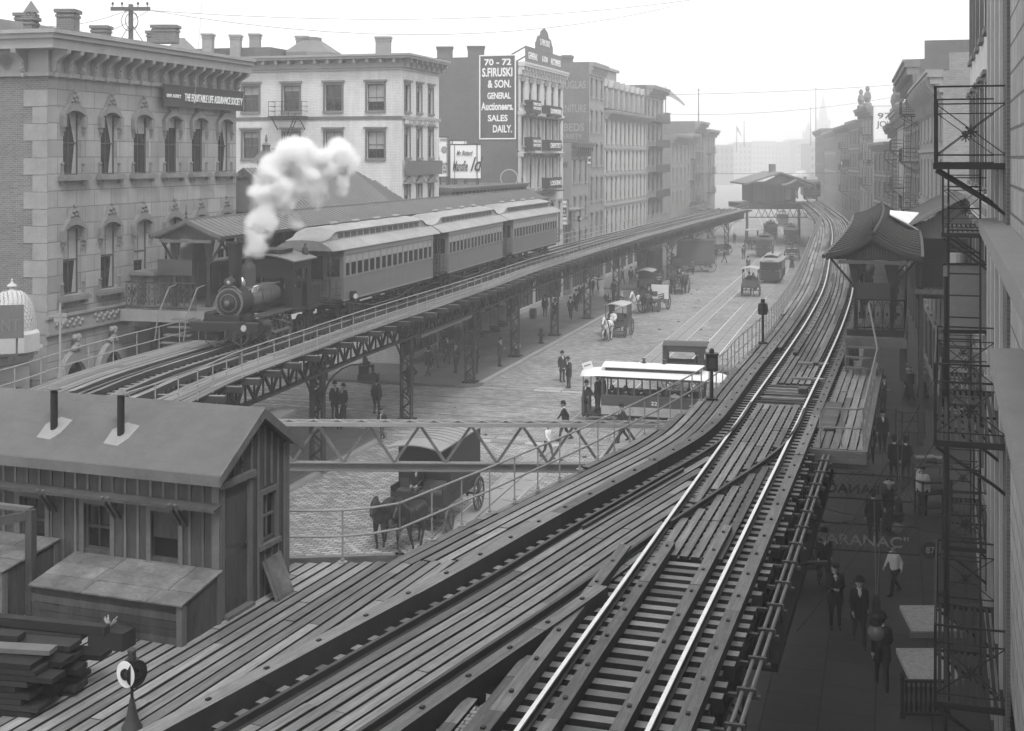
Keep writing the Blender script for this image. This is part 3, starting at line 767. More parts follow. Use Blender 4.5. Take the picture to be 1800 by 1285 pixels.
def building(name, label, near, farp, D, zt, cols, rows, w, style, wall, right=False, side=None, swall=None, corn=('cornice_paint', .5, .8), strings=(), rooftex='tar_paper', group=None, parapet=.0, sidecols=None, siderows=None, sidew=1.05, chim=(), shop=True, sidecorn=False, cat='building'):
    "a box building: origin at one end of its street front, x along the front, y into the block"
    p, q = (farp, near) if right else (near, farp)
    a, L = frame_(p, q); b = thing(name, label, cat, (p[0], p[1], 0), a, group)
    xs_near = L if right else 0.0
    c = [L*(i+.5)/cols for i in range(cols)] if isinstance(cols, int) else list(cols)
    if right and not isinstance(cols, int): c = [L-x for x in c]
    mb = MB(); z0 = -.1
    ops = ops_of(c, rows, w)
    g_ops = []
    if shop:
        n = max(1, int(L/4)); zsh = min(3.4, rows[-1][0]-.7) if rows else 3.2
        for i in range(n): g_ops.append((L*i/n+.3, L*(i+1)/n-.3, .5, zsh))
    wall_grid(mb, (0,0,0), (1,0,0), (0,1,0), L, z0, zt, ops + g_ops)
    sx = []
    if sidecols:
        sx = ops_of(sidecols, siderows or rows, sidew)
    np_ = (xs_near, 0, 0); nin = (-1,0,0) if right else (1,0,0)
    mb2 = MB(); wall_grid(mb2, np_, (0,1,0), nin, D, z0, zt, sx)
    fx = 0 if right else L
    mb2.quad((fx, 0, z0), (fx, D, z0), (fx, D, zt), (fx, 0, zt)); mb2.quad((0, D, z0), (L, D, z0), (L, D, zt), (0, D, zt))
    mb.build('front_wall', MT[wall], b); mb2.build('side_wall', MT[swall or wall], b)
    r = MB()
    if parapet:
        t = .3
        r.bb((0, D-t, zt), (L, D, zt+parapet)); r.bb((0, t, zt-.02), (t, D-t, zt+parapet)); r.bb((L-t, t, zt-.02), (L, D-t, zt+parapet))
        r.build('parapet', MT[swall or wall], b); r = MB()
    r.bb((.02, .02, zt-.25), (L-.02, D-.02, zt+.06)); r.build('roof', MT[rooftex], b)
    for x in c:
        for za, zb in rows: window(b, w, zb-za, style, (x, 0, za))
    if sidecols:
        for x in sidecols:
            for za, zb in (siderows or rows): window(b, sidew, zb-za, style, (xs_near, x, za), R(90 if right else -90))
    for g in g_ops:
        s_ = MB(); s_.bb((g[0], .18, g[2]), (g[1], .2, g[3]), 1); s_.bb((g[0], .1, g[3]-.6), (g[1], .17, g[3]-.5))
        nn = max(2, int((g[1]-g[0])/1.1))
        for i in range(nn+1): x = g[0]+(g[1]-g[0])*i/nn; s_.bb((x-.05, .08, g[2]), (x+.05, .17, g[3]))
        s_.build('shop_front', [MT['trim_dark'], MT['glass']], b)
    if corn:
        cm, pr, ch = corn; k = MB()
        wr = [(0, L)]
        def run(y0, pr_, za, zb):
            k.bb((-.05 if not sidecorn else -pr_, -pr_, za), (L+.05, .0, zb))
            if sidecorn and not right: k.bb((-pr_, 0, za), (0, D*.98, zb))
        run(0, pr*.25, zt-ch, zt-ch*.55); run(0, pr, zt-ch*.3, zt-ch*.1); run(0, pr*1.12, zt-ch*.1, zt+.05); run(0, pr*.1, zt-ch*1.25, zt-ch*1.15)
        n = max(3, int(L/.9))
        for i in range(n+1):
            x = .12+(L-.24)*i/n; k.bb((x-.09, -pr*.85, zt-ch*.62), (x+.09, -.01, zt-ch*.3)); k.bb((x-.07, -pr*.45, zt-ch*.95), (x+.07, -.01, zt-ch*.62))
        if sidecorn and not right:
            n = int(D/.9)
            for i in range(n+1): y = .3+(D-.6)*i/n; k.bb((-pr*.85, y-.09, zt-ch*.62), (-.01, y+.09, zt-ch*.3))
        k.build('cornice', MT[cm], b)
    if strings:
        k = MB()
        for z in strings: k.bb((-.04, -.14, z-.1), (L+.04, .0, z+.1))
        k.build('string_course', MT[corn[0] if corn else 'stone'], b)
    for (x, y, wx, wy, hh) in chim:
        k = MB(); k.bb((x-wx/2, y-wy/2, zt-.1), (x+wx/2, y+wy/2, zt+hh)); k.bb((x-wx/2-.08, y-wy/2-.08, zt+hh-.3), (x+wx/2+.08, y+wy/2+.08, zt+hh-.08))
        k.build('chimney', MT['brick_dark'], b)
    b['_'] = 0; del b['_']
    return b, L, a
def Lp(Y): return (BL(Y), Y)
# --- the insurance building, stone front and brick side
eq, L, a = building('office_building', 'three storey stone fronted office building with arched window hoods and heavy bracketed cornice', Lp(47.3), Lp(60.9), 16, 17.5,
    [1.46, 3.85, 6.14, 8.5, 10.7, 13.0], [(12.35, 14.75), (7.9, 10.5)], 1.1, 'hood', 'ashlar', side=True, swall='brick', corn=None, shop=False)
k = MB()
for (p0, p1) in (((-.0, 0), (L, 0)),):
    pass
def corn_ring(mb, pr, za, zb, x0=0, y0=0): mb.bb((-pr, -pr, za), (L+.05, y0, zb)); mb.bb((-pr, y0, za), (x0, 15.9, zb))
corn_ring(k, .16, 15.95, 16.1); corn_ring(k, .08, 16.1, 16.9, 0, 0); corn_ring(k, .78, 16.9, 17.25); corn_ring(k, .9, 17.25, 17.42); corn_ring(k, 1.0, 17.42, 17.56)
k.build('cornice', MT['cornice_paint'], eq)
prof = [(0, 0), (-.14, .02), (-.2, .14), (-.18, .3), (-.3, .46), (-.52, .58), (-.66, .66), (-.7, .8), (0, .8)]
bm_ = MB(); bm_.prism([(-.1, y, z) for y, z in prof], (.2, 0, 0)); 
for z in (.1, .25, .4): bm_.bb((-.05, -.23-.1*z, z), (.05, -.18, z+.08))
bm_.sphere((0, -.12, -.12), .09, 6)
bme = bm_.build('cornice_bracket', MT['cornice_paint'], link=False)
for i in range(18): put('cornice_bracket', bme, eq, (.2+i*(L-.4)/17, -.08, 16.1))
for i in range(10): put('cornice_bracket', bme, eq, (-.08, .9+i*1.55, 16.1), R(-90))
for i in range(9):
    k = MB()
    for rr in (.34, .22, .1): k.lathe([(rr-.035, 0), (rr, -.03), (rr+.035, 0)], (-.09, 1.68+i*1.55, 16.48), 12, M=Matrix.Rotation(R(-90), 3, 'Y'))
    k.build('scroll_panel', MT['cornice_paint'], eq, smooth=True)
k = MB()
for i in range(24):                                  # quoins turn the corner
    z = .6+i*.62; l = 1.0 if i % 2 else .62
    k.bb((-.03, 0, z), (0.0, l, z+.6))
k.build('quoin', MT['stone'], eq)
k = MB(); k.bb((-.12, -.12, 6.55), (5.3, 0, 6.65)); k.bb((-.06, -.07, 6.65), (5.3, 0, 7.15)); k.bb((-.14, -.14, 7.15), (5.3, 0, 7.25)); k.bb((-.06, 0, 6.6), (0, 16, 7.2))
for i in range(26): k.sphere((.4+(i//13)*2.4+(i % 13)*.13, -.09, 6.9+.12*math.sin(i*2.1)), .08, 5)
k.build('belt_course', MT['stone'], eq)
for x in (1.46, 3.85, 11.2, 13.2):                   # ground floor arched openings
    k = MB(); N = 12
    inn = [(x+.62*math.cos(math.pi*i/N), 4.7+.75*math.sin(math.pi*i/N)) for i in range(N+1)]; out = [(x+.95*math.cos(math.pi*i/N), 4.7+1.12*math.sin(math.pi*i/N)) for i in range(N+1)]
    for i in range(N): k.prism([(inn[i][0], -.22, inn[i][1]), (inn[i+1][0], -.22, inn[i+1][1]), (out[i+1][0], -.22, out[i+1][1]), (out[i][0], -.22, out[i][1])], (0, .22, 0))
    for s_ in (-1, 1): k.bb((x+s_*.62, -.22, 1.0), (x+s_*.95, 0, 4.7))
    k.add([(p[0], -.03, p[1]) for p in inn] + [(x-.62, -.03, 1.0), (x+.62, -.03, 1.0)], [tuple(range(N+3))], 1)
    k.bb((x-.62, -.05, 4.6), (x+.62, -.03, 4.7)); k.bb((x-.03, -.06, 1), (x+.03, -.03, 4.6))
    for q in ((0, 6.05), (-.14, 5.92), (.14, 5.92), (0, 6.22), (-.1, 6.32), (.1, 6.32)): k.sphere((x+q[0], -.2, q[1]), .13, 6)
    k.build('arched_window', [MT['stone'], MT['glass']], eq)
# oriel balcony over the porch
k = MB(); k.bb((5.3, -1.1, 7.0), (13.6, 0, 7.25)); k.bb((5.4, -1.0, 7.25), (13.5, -.0, 8.3)); k.bb((5.25, -1.15, 8.3), (13.65, 0, 8.45)); k.bb((5.6, -.8, 6.2), (13.3, 0, 7.0)); k.bb((5.9, -.55, 5.0), (13.0, 0, 6.2))
for x in (5.8, 6.7, 7.6, 9.9, 10.8, 11.7, 12.8): k.bb((x, -1.04, 7.4), (x+.5, -1.0, 8.15))
k.bb((8.1, -1.2, 7.25), (9.6, -.0, 9.1)); k.bb((8.0, -1.3, 9.1), (9.7, 0, 9.25)); k.prism([(8.0, -1.3, 9.25), (9.7, -1.3, 9.25), (8.85, -1.3, 9.85)], (0, 1.3, 0)); k.bb((8.5, -1.26, 7.6), (9.2, -1.2, 8.6))
k.build('porch_balcony', MT['stone_dark'], eq)
k = MB(); k.bb((0, 4.0, 17.5), (L, 4.35, 18.4)); k.bb((0, 4.35, 17.5), (.35, 16, 18.3)); k.build('parapet', MT['stone'], eq)
def ubox(bparent, name, px0, px1, pyt, pyb, Y, depth, m, cap=.08, roofcap=False):
    "a chimney or the like, given by where it shows and how far off it is"
    k = MB(); p, q = Q(px0, pyt, Y), Q(px1, pyb, Y); an = WM[bparent.name].to_euler().z
    c = (p+q)/2; w_ = q.x-p.x; k.box((c.x, Y+depth/2, (p.z+q.z)/2), (w_, depth, p.z-q.z), R(16)*0)
    if cap: k.box((c.x, Y+depth/2, p.z+.05), (w_+cap*2, depth+cap*2, .14)); k.box((c.x, Y+depth/2, p.z-.14), (w_+cap, depth+cap, .1))
    if roofcap:
        for sx in (-1, 1):
            for sy in (-1, 1): k.bar((c.x+sx*w_*.35, Y+depth/2+sy*depth*.35, p.z), (c.x+sx*w_*.35, Y+depth/2+sy*depth*.35, p.z+.3), .06)
        k.lathe([(w_*1.0, p.z+.3), (.02, p.z+.75)], (c.x, Y+depth/2, 0), 4, m=1)
    return k.build(name, [MT[m], MT['tin_roof']], bparent, world=True)
for x0, x1, yt, Y, rc in ((26, 54, 27, 56, 0), (41, 56, 34, 50.5, 1), (99, 129, 21, 51, 0), (160, 187, 49, 60, 0), (267, 308, 48, 60, 0), (258, 272, 58, 64, 0)):
    ubox(eq, 'chimney', x0, x1, yt, 75, Y, .75, 'brick', roofcap=rc)
s_ = thing('sign_board', 'long dark signboard with white lettering fixed under the cornice of the stone office building', 'sign', Vector_ if False else WM[eq.name] @ V((7.35, -.3, 15.2)), a)
k = MB(); k.bb((0, -.03, 0), (6.9, .03, .82)); k.bb((-.05, -.05, -.05), (6.95, .02, 0), 1); k.bb((-.05, -.05, .82), (6.95, .02, .87), 1); k.build('board', [MT['sign_dark'], MT['trim_dark']], s_)
text('THE EQUITABLE LIFE ASSURANCE SOCIETY', .46, 'letter_white', s_, (4.15, -.05, .22), width=5.3, shear=.25)
text("GEN'L AGENCY", .2, 'letter_white', s_, (.72, -.05, .32), width=1.15)
# --- pavilion with a tiled dome beside it
pv_, L2, a2 = building('pavilion', 'low pale pavilion with scale tiled dome and pierced parapet beside the brick side wall', (-20.9, 37.5), Lp(46.3), 10, 6.35, 5, [(3.4, 5.0)], 1.1, 'cream', 'cream', corn=('cream', .5, .5), shop=True)
k = MB()
for (x0, x1) in ((0, L2),):
    k.bb((0, -.12, 6.4), (L2, .12, 6.65)); k.bb((0, -.16, 7.0), (L2, .16, 7.1))
    for i in range(int(L2/.16)):
        x = i*.16; k.bb((x, -.05, 6.65), (x+.08, .05, 7.0))
    for i in range(4): x = L2-.5-i*3.1; k.bb((x-.22, -.2, 6.4), (x+.22, .2, 7.2))
k.build('parapet', MT['stone_pale'], pv_)
k = MB(); k.lathe([(.14, 7.2), (.16, 7.28), (.06, 7.36), (.16, 7.46), (.2, 7.58), (.16, 7.7), (.02, 7.76)], (L2-.5, 0, 0), 12); k.build('ball_finial', MT['stone_pale'], pv_, smooth=True)
dc = Q(21, 575, 44.5); k = MB()
prof = [(.78*math.cos(t)**.8, 1.3*math.sin(t)) for t in np.linspace(0, 1.42, 14)]
dz = 7.15
k.lathe([(r, dz+z) for r, z in prof], (dc.x, dc.y, 0), 28)
k.lathe([(.95, dz-.7), (.95, dz-.1), (.85, dz)], (dc.x, dc.y, 0), 8)
for i in range(13):
    t = i*1.35/13; r = .78*math.cos(t)**.8; z = 1.3*math.sin(t); n_ = max(8, int(r*44)); sl = math.atan2(.78*math.sin(t), 1.3*math.cos(t))
    for j in range(n_):
        th = 2*math.pi*(j+.5*(i % 2))/n_; k.box((dc.x+(r+.004)*math.cos(th), dc.y+(r+.004)*math.sin(th), dz+z+.05), (.02, .1, .12), M=Matrix.Rotation(th, 3, 'Z') @ Matrix.Rotation(-sl, 3, 'Y'))
k.build('dome', MT['stone_pale'], pv_, world=True)
k = MB(); zz = dz+1.22
k.lathe([(.2, zz), (.22, zz+.06), (.1, zz+.14), (.08, zz+.2), (.17, zz+.26), (.15, zz+.3), (.06, zz+.36), (.03, zz+.42), (.045, zz+.46), (.01, zz+.52)], (dc.x, dc.y, 0), 14); k.build('finial', MT['stone_pale'], pv_, world=True, smooth=True)
s_ = thing('poster_board', 'weathered painted board leaning in front of the tiled dome', 'board', Q(-6, 596, 42), R(16)); k = MB(); k.bb((-1.1, 0, .0), (.82, .05, 1.08)); k.build('board', MT['cornice_dark'], s_); k = MB()
for x in (-.7, .6): k.bar((x, .05, -.6), (x, .3, 1.0), .06)
k.build('strut', MT['trim_dark'], s_)
text('AGENT', .55, 'iron_light', s_, (.0, -.012, .25), width=1.4, ext=.004)
# street name blades on a pole
s_ = thing('street_sign', 'slim pole with pale street name blades rising beside the left railing', 'street sign', Q(106, 672, 40.5)); z = -s_.location.z+6.0
k = MB(); k.tube((0, 0, z), (0, 0, z+2.5), .035); k.build('pole', MT['rail_paint'], s_)
k = MB(); k.box((0, 0, z+2.12), (.4, .02, .12)); k.box((0, 0, z+1.97), (.4, .02, .12)); k.tube((0, 0, z+1.8), (0, 0, z+2.25), .04); k.build('name_blade', MT['patch'], s_)
# --- white painted corner house beyond the cross street
wh, L, a = building('corner_house', 'white painted three storey corner house with flat dark cornice beyond the cross street', Lp(81.5), Lp(88.2), 22, 19.4,
    [.95, 3.1, 5.3], [(15.9, 17.6), (13.0, 14.85), (9.2, 11.3)], .85, 'cap', 'brick_painted', corn=('cornice_paint', .75, .75), strings=(15.5,), sidecols=[1.75, 4.62, 7.54, 10.4, 13.3, 16.2], siderows=[(15.95, 17.6), (12.95, 14.65), (9.0, 10.9)], sidew=1.15, sidecorn=True, shop=True)
k = MB(); k.bb((-.06, -.05, 15.4), (0, 22, 15.6)); k.build('side_string_course', MT['cornice_dark'], wh)
k = MB(); k.bb((.15, -.32, 11.9), (L-.2, -.24, 12.8)); k.build('name_board', MT['cornice_dark'], wh)
k = MB(); k.bb((.35, -.1, 15.05), (L-.3, -.04, 15.4)); k.build('name_board', MT['cream'], wh); text('EDMUND BLANKE', .4, 'letter_faded', wh, (L/2, -.12, 15.12), width=5)
for x in (.95, 3.1, 5.3):
    k = MB(); k.prism([(x-.8, -.25, 11.35), (x+.8, -.25, 11.35), (x, -.25, 11.85)], (0, .25, 0)); k.build('pediment', MT['stone_dark'], wh)
for y in (1.75, 4.62): k = MB(); k.prism([(-.25, y-.9, 11.0), (-.25, y+.9, 11.0), (-.25, y, 11.6)], (.25, 0, 0)); k.build('pediment', MT['stone_dark'], wh)
for x0, x1, yt, Y in ((355, 372, 62, 84), (404, 421, 64, 84), (438, 455, 62, 86), (520, 540, 66, 88), (660, 686, 67, 89)): ubox(wh, 'chimney', x0, x1, yt, 112, Y, .8, 'brick_pale')
k = MB(); k.bb((.3, 9, 19.4), (L, 9.3, 20.1)); k.bb((-.05, 9, 19.4), (.3, 22, 20.1)); k.build('parapet', MT['brick_dark'], wh)
k = MB(); c = Q(547, 62, 87)
k.lathe([(2.1, 19.4), (2.0, 19.9), (.7, 20.75), (.7, 20.95), (.5, 21.0)], (c.x, c.y, 0), 8); k.build('skylight', MT['tin_roof'], wh, world=True)
k = MB(); c = Q(318, 66, 80); k.lathe([(1.6, 19.0), (.3, 20.2), (.25, 20.3)], (c.x, c.y, 0), 8); k.build('skylight', MT['tin_roof'], wh, world=True)
def escape(parent_name, label, loc, rz, w, d, levels, ladder=True, m='iron', h=.95):
    "iron fire escape: slatted balconies, railings, a ladder between them"
    f = thing('fire_escape', label, 'fire escape', loc, rz)
    for i, z in enumerate(levels):
        k = MB()
        for j in range(int(d/.11)): k.bb((-w/2, -.06-j*.11, z), (w/2, -.01-j*.11, z+.03))
        k.bb((-w/2, -d-.04, z-.06), (w/2, -d, z+.03)); k.bb((-w/2-.04, -d-.04, z-.06), (-w/2, 0, z+.03)); k.bb((w/2, -d-.04, z-.06), (w/2+.04, 0, z+.03))
        k.build('balcony', MT[m], f)
        k = MB()
        for zz in (.35, .65, h): k.bar((-w/2, -d, z+zz), (w/2, -d, z+zz), .03); k.bar((-w/2, -d, z+zz), (-w/2, 0, z+zz), .03); k.bar((w/2, -d, z+zz), (w/2, 0, z+zz), .03)
        n = int(w/.45)
        for j in range(n+1): x = -w/2+w*j/n; k.bar((x, -d, z), (x, -d, z+h), .025)
        k.build('balcony_railing', MT[m], f)
        for x in (-w/2+.2, w/2-.2): k = MB(); k.bar((x, 0, z-.8), (x, -d, z-.05), .05); k.build('bracket', MT[m], f)
    if ladder:
        for z0, z1 in zip(levels, levels[1:]):
            k = MB(); lo, hi = (z0, z1) if z0 < z1 else (z1, z0)
            for yy in (-d*.35, -d*.8): k.bar((-w*.3, yy, lo), (w*.25, yy, hi), .05)
            n = 9
            for j in range(1, n): t = j/n; k.bar((-w*.3+w*.55*t, -d*.35, lo+(hi-lo)*t), (-w*.3+w*.55*t, -d*.8, lo+(hi-lo)*t), .03)
            k.build('ladder', MT[m], f)
    return f
escape('', 'iron fire escape balcony with a steep ladder on the white painted house side wall', WM[wh.name] @ V((0, 7.54, 0)), a-math.pi/2, 2.3, .9, [15.6, 12.6])
# --- shops between, with hoardings on their roofs
shp, L, a = building('shop_row', 'low dark shop row with bracketed eaves under the big advertising hoardings', Lp(88.4), Lp(106.8), 14, 10.9, 9, [(6.2, 8.2)], 1.1, 'far', 'brick_dark', corn=('cornice_dark', .9, .8))
def hoarding(label, px0, px1, py0, py1, Y, rz=0, name='hoarding', m='sign_white', fr='trim_dark'):
    c0, c1 = Q(px0, py1, Y), Q(px1, py0, Y); c = (c0+c1)/2
    w_, h_ = c1.x-c0.x, c1.z-c0.z; s_ = thing(name, label, 'hoarding', (c.x, c.y, c0.z), rz)
    k = MB(); k.bb((-w_/2, 0, 0), (w_/2, .05, h_)); k.build('panel', MT[m], s_)
    k = MB(); t = .07
    for a_, b_ in (((-w_/2, -.03, 0), (-w_/2+t, .0, h_)), ((w_/2-t, -.03, 0), (w_/2, .0, h_)), ((-w_/2+t, -.03, 0), (w_/2-t, .0, t)), ((-w_/2+t, -.03, h_-t), (w_/2-t, .0, h_))): k.bb(a_, b_)
    for x in (-w_*.35, w_*.35): k.bar((x, .05, -1.2), (x, .05, h_), .1); k.bar((x, .1, h_*.8), (x, 1.6, -1.0), .08)
    k.build('frame', MT[fr], s_)
    return s_, w_, h_
s_, w_, h_ = hoarding('white theatre hoarding lettered in black script, wider of the two big hoardings', 790, 847, 253, 315, 99, R(-4))
text('Mr. Richard', .5, 'letter_dark', s_, (-.1, -.06, h_*.68), width=w_*.5, shear=.4)
text('Mansfie', 1.1, 'letter_dark', s_, (-.42, -.06, h_*.24), width=w_*.46, shear=.3); text('ld', 1.5, 'letter_dark', s_, (.72, -.06, h_*.24), width=w_*.4, shear=.4)
s_, w_, h_ = hoarding('tall narrow white hoarding with a black bottle, beside the theatre hoarding', 767, 789, 240, 312, 97, R(-4))
text("RUPPERT'S", .2, 'letter_dark', s_, (.1, -.06, h_*.9), width=w_*.6); text('EXTRA\nPALE\nBEER', .28, 'letter_dark', s_, (.18, -.06, h_*.3), width=w_*.4)
k = MB(); k.lathe([(.1, .2), (.1, 1.0), (.04, 1.5), (.04, 2.0)], (-w_*.33, -.02, .2), 8); k.build('bottle_panel', MT['letter_dark'], s_)
k = MB(); k.sphere((.12, -.03, h_*.68), .22, 8, sc=(1, .1, 1.2)); k.build('picture_panel', MT['letter_faded'], s_)
s_, w_, h_ = hoarding('plain white hoarding edge showing behind the theatre hoarding', 790, 822, 246, 300, 101.5, R(-4))
k = thing('ring_sign', 'large round hoop on the brick wall over the shop roofs', 'sign', Q(895, 313, 104), R(-4)); mb = MB(); N = 32
for i in range(N):
    t0, t1 = 2*math.pi*i/N, 2*math.pi*(i+1)/N; mb.bar((.68*math.cos(t0), 0, .68*math.sin(t0)), (.68*math.cos(t1), 0, .68*math.sin(t1)), .06, .1, up=V((0,1,0)))
mb.bar((0, 0, -.7), (0, .1, -1.6), .06); mb.build('hoop', MT['stone_pale'], k)
# --- the auctioneers' house
fi, L, a = building('auction_house', 'tall pale fronted auction house with a dark painted wall sign and balcony signs', Lp(107), Lp(121.5), 20, 20.8,
    6, [(17.5, 19.4), (14.0, 16.4), (10.4, 13.0), (6.4, 9.0)], 1.15, 'far', 'cream', swall='brick_dark', corn=('cream', .55, 1.0), strings=(16.75, 13.35), parapet=.5)
for i in range(6):
    x = L*(i+.5)/6; k = MB(); N = 8
    pts = [(x+.7*math.cos(math.pi*j/N), -.12, 19.3+.55*math.sin(math.pi*j/N)) for j in range(N+1)]; k.prism(pts, (0, .14, 0)); k.build('window_arch', MT['stone'], fi)
    k = MB()
    for z0, z1 in ((13.6, 16.5), (10.2, 13.1)): k.bb((x-L/12-.14, -.22, z0), (x-L/12+.14, 0, z1)); k.bb((x-L/12-.2, -.4, z1), (x-L/12+.2, 0, z1+.3))
    k.build('pilaster', MT['stone_pale'], fi)
k = MB(); k.bb((-.06, .25, 14.55), (0, 3.3, 21.4)); o = k.build('painted_sign', MT['painted_sign'], fi)
k = MB()
for a_, b_ in (((-.075, .25, 14.5), (-.06, 3.3, 14.6)), ((-.075, .25, 21.35), (-.06, 3.3, 21.45)), ((-.075, .2, 14.5), (-.06, .3, 21.45)), ((-.075, 3.25, 14.5), (-.06, 3.35, 21.45))): k.bb(a_, b_)
k.build('border', MT['letter_white'], o)
y = 20.6
for s, h_, w_, c in (('70 - 72', .62, 2.3, 1.75), ('S.FIRUSKI', .85, 2.6, 1.78), ('& SON.', .75, 2.0, 1.6), ('GENERAL', .62, 2.0, 1.65), ('Auctioneers.', .75, 2.75, 1.78), ('SALES', .62, 1.7, 1.75), ('DAILY.', .72, 1.65, 1.35)):
    text(s, h_*1.15, 'letter_white', o, (-.085, c, y), R(-90), width=w_, bold=.03, ext=.004); y -= .92
for ch in ((1.2, 4.6), (3.4, 4.6)): pass
for px0, px1, yt, Y in ((768, 795, 84, 112), (822, 851, 83, 110)): ubox(fi, 'chimney', px0, px1, yt, 110, Y, 1.0, 'brick_dark')
def sign_on(parentb, label, s, x, z, w_, h_, y=-.7, m='sign_dark', tm='letter_white', lines=1, end=True):
    Mx = WM[parentb.name]; s_ = thing('sign_board', label, 'sign', Mx @ V((x, y, z)), Mx.to_euler().z)
    k = MB(); k.bb((-w_/2, 0, 0), (w_/2, .05, h_)); 
    if end: k.bb((w_/2-.04, 0, 0), (w_/2, -y, h_)); k.bb((-w_/2, 0, 0), (-w_/2+.04, -y, h_))
    k.build('board', MT[m], s_); text(s, h_*.62/lines, tm, s_, (0, -.03, h_*(.28 if lines == 1 else .6)), width=w_*.86, bold=.02); return s_
for z, t1, lb in ((16.7, 'UNCAS\nHOUSE', 'upper'), (13.6, 'UNCAS\nHOUSE', 'lower')):
    sign_on(fi, '%s of two small lodging house signs on the auction house balconies' % lb, t1, 3.2, z, 2.8, 1.1, lines=2)
for z, t1, lb in ((16.6, 'S.R.KRAKAUER', 'dark lettered sign on the top balcony of the auction house'), (13.6, 'DENTIST', 'dark lettered sign on the middle balcony of the auction house'), (10.3, 'LODGING', 'dark lettered sign on the lowest balcony of the auction house')): sign_on(fi, lb, t1, 9.6, z, 4.4, .95)
for z in (16.5, 13.4, 10.1):
    k = MB(); k.bb((1.0, -.8, z-.12), (12.5, 0, z-.02)); k.build('balcony', MT['iron_mid'], fi)
s_ = thing('roof_sign', 'arched roof sign of the auctioneers standing on the cornice of the pale auction house', 'roof sign', WM[fi.name] @ V((0, -.3, 20.9)), a)
k = MB(); k.bb((1.2, 0, 0), (13.5, .08, 1.35)); N = 10
k.prism([(7.2+x_, -.02, z_) for x_, z_ in ((-2.9, 1.3), (-2.9, 1.9), (-2.6, 2.05), (-2.2, 2.5), (-1.5, 2.6), (-1.1, 3.05), (0, 3.35), (1.1, 3.05), (1.5, 2.6), (2.2, 2.5), (2.6, 2.05), (2.9, 1.9), (2.9, 1.3))], (0, .08, 0))
k.build('board', MT['cornice_dark'], s_)
text('GENERAL', .8, 'letter_white', s_, (3.3, -.03, .35), width=3.0); text('AUCTIONEERS', .8, 'letter_white', s_, (11.1, -.03, .35), width=3.6); text('& SON', .7, 'letter_white', s_, (7.2, -.05, .4), width=1.8); text('S.FIRUSKI', .75, 'letter_white', s_, (7.2, -.05, 1.8), width=3.2)
for x in (1.5, 5, 9.5, 13): k = MB(); k.bar((x, .1, 1.3), (x, 2.6, 0), .1); k.build('strut', MT['trim_dark'], s_)
# --- narrow low shop with awning and tall poster
building('low_shop', 'low awninged shop squeezed beside the pale auction house', Lp(121.7), Lp(124.6), 10, 8.2, 1, [(4.6, 6.8)], 1.4, 'far', 'brick_dark', corn=('cornice_paint', 1.2, .4))
s_, w_, h_ = hoarding('tall framed poster board with a dark centre over the low awninged shop', 980, 1000, 351, 396, 121.5, R(-8), m='sign_white')
text("Spero's", .4, 'letter_dark', s_, (0, -.06, h_*.78), width=w_*.7); k = MB(); k.bb((-w_*.3, -.04, h_*.32), (w_*.3, -.02, h_*.7)); k.build('dark_panel', MT['letter_dark'], s_)
text('Merry\nMaidens', .34, 'letter_white', s_, (0, -.06, h_*.52), width=w_*.5); text('COMING', .25, 'letter_dark', s_, (0, -.06, h_*.15), width=w_*.6)
ph, L, a = building('photographers_house', 'small grey house with a studio cornice and faded painted side wall lettering', Lp(124.8), Lp(131.8), 12, 14.4, 3, [(10.6, 12.9), (7.2, 9.2), (3.9, 6.0)], 1.0, 'far', 'stone', swall='cornice_paint', corn=('cornice_dark', .6, 1.3))
for s, z, w_ in (('78', 13.2, 1.3), ('ARCALOW', 12.0, 2.5), ('& CO.', 11.0, 1.4)): text(s, .9, 'letter_dark', ph, (-.03, 1.6, z), R(-90), width=w_, ext=.004)
text('PHOTOGRAPHERS', .9, 'letter_dark', ph, (-.03, 1.7, 8.4), rot=(0, R(-62)*-1, R(-90)), width=5.0, ext=.004)
tl, L, a = building('tall_brick_house', 'tall narrow brick house with a ghost advertisement on its side wall', Lp(132), Lp(138.9), 14, 22.6, 3, [(19.2, 21.3), (15.6, 17.8), (12.2, 14.4), (8.6, 11.0), (5.0, 7.4)], 1.05, 'far', 'brick_pale', swall='brick', corn=('cornice_paint', .5, 1.2), chim=((3, 3, 1, 1, 1),))
for s, z, w_ in (('DOUGLAS', 20.0, 3.3), ('FURNITURE', 17.6, 3.4), ('& BEDS', 15.7, 3.0), ('VARIETY', 14.9, 2.6), ('ELIZABETH St', 13.6, 3.4)): text(s, 1.1 if z > 15 else .7, 'letter_faded', tl, (-.03, 2.0, z), R(-90), width=w_, ext=.004)
sign_on(tl, 'small white notice low on the ghost lettered brick wall', 'PIANOS', -.4, 12.4, 1.3, .7, y=-.1, m='sign_white', tm='letter_dark', end=False)
def mansard(b, L, D, z, h, m='tin_dark'):
    k = MB(); v = [(0, .2, z), (L, .2, z), (L, 1.8, z+h), (0, 1.8, z+h), (0, D, z), (L, D, z), (L, D, z+h), (0, D, z+h)]
    k.add(v, [(0,1,2,3), (4,7,6,5), (0,3,7,4), (1,5,6,2), (3,2,6,7)]); k.build('mansard_roof', MT[m], b)
    n = int(L/3.0)
    for i in range(n):
        x = L*(i+.5)/n; k = MB(); k.bb((x-.65, .1, z+.3), (x+.65, 1.6, z+h*.72)); k.prism([(x-.85, -.05, z+h*.72), (x+.85, -.05, z+h*.72), (x, -.05, z+h*.95)], (0, 1.7, 0)); k.bb((x-.4, .07, z+.5), (x+.4, .1, z+h*.68), 1)
        k.build('dormer', [MT['cornice_paint'], MT['glass']], b)
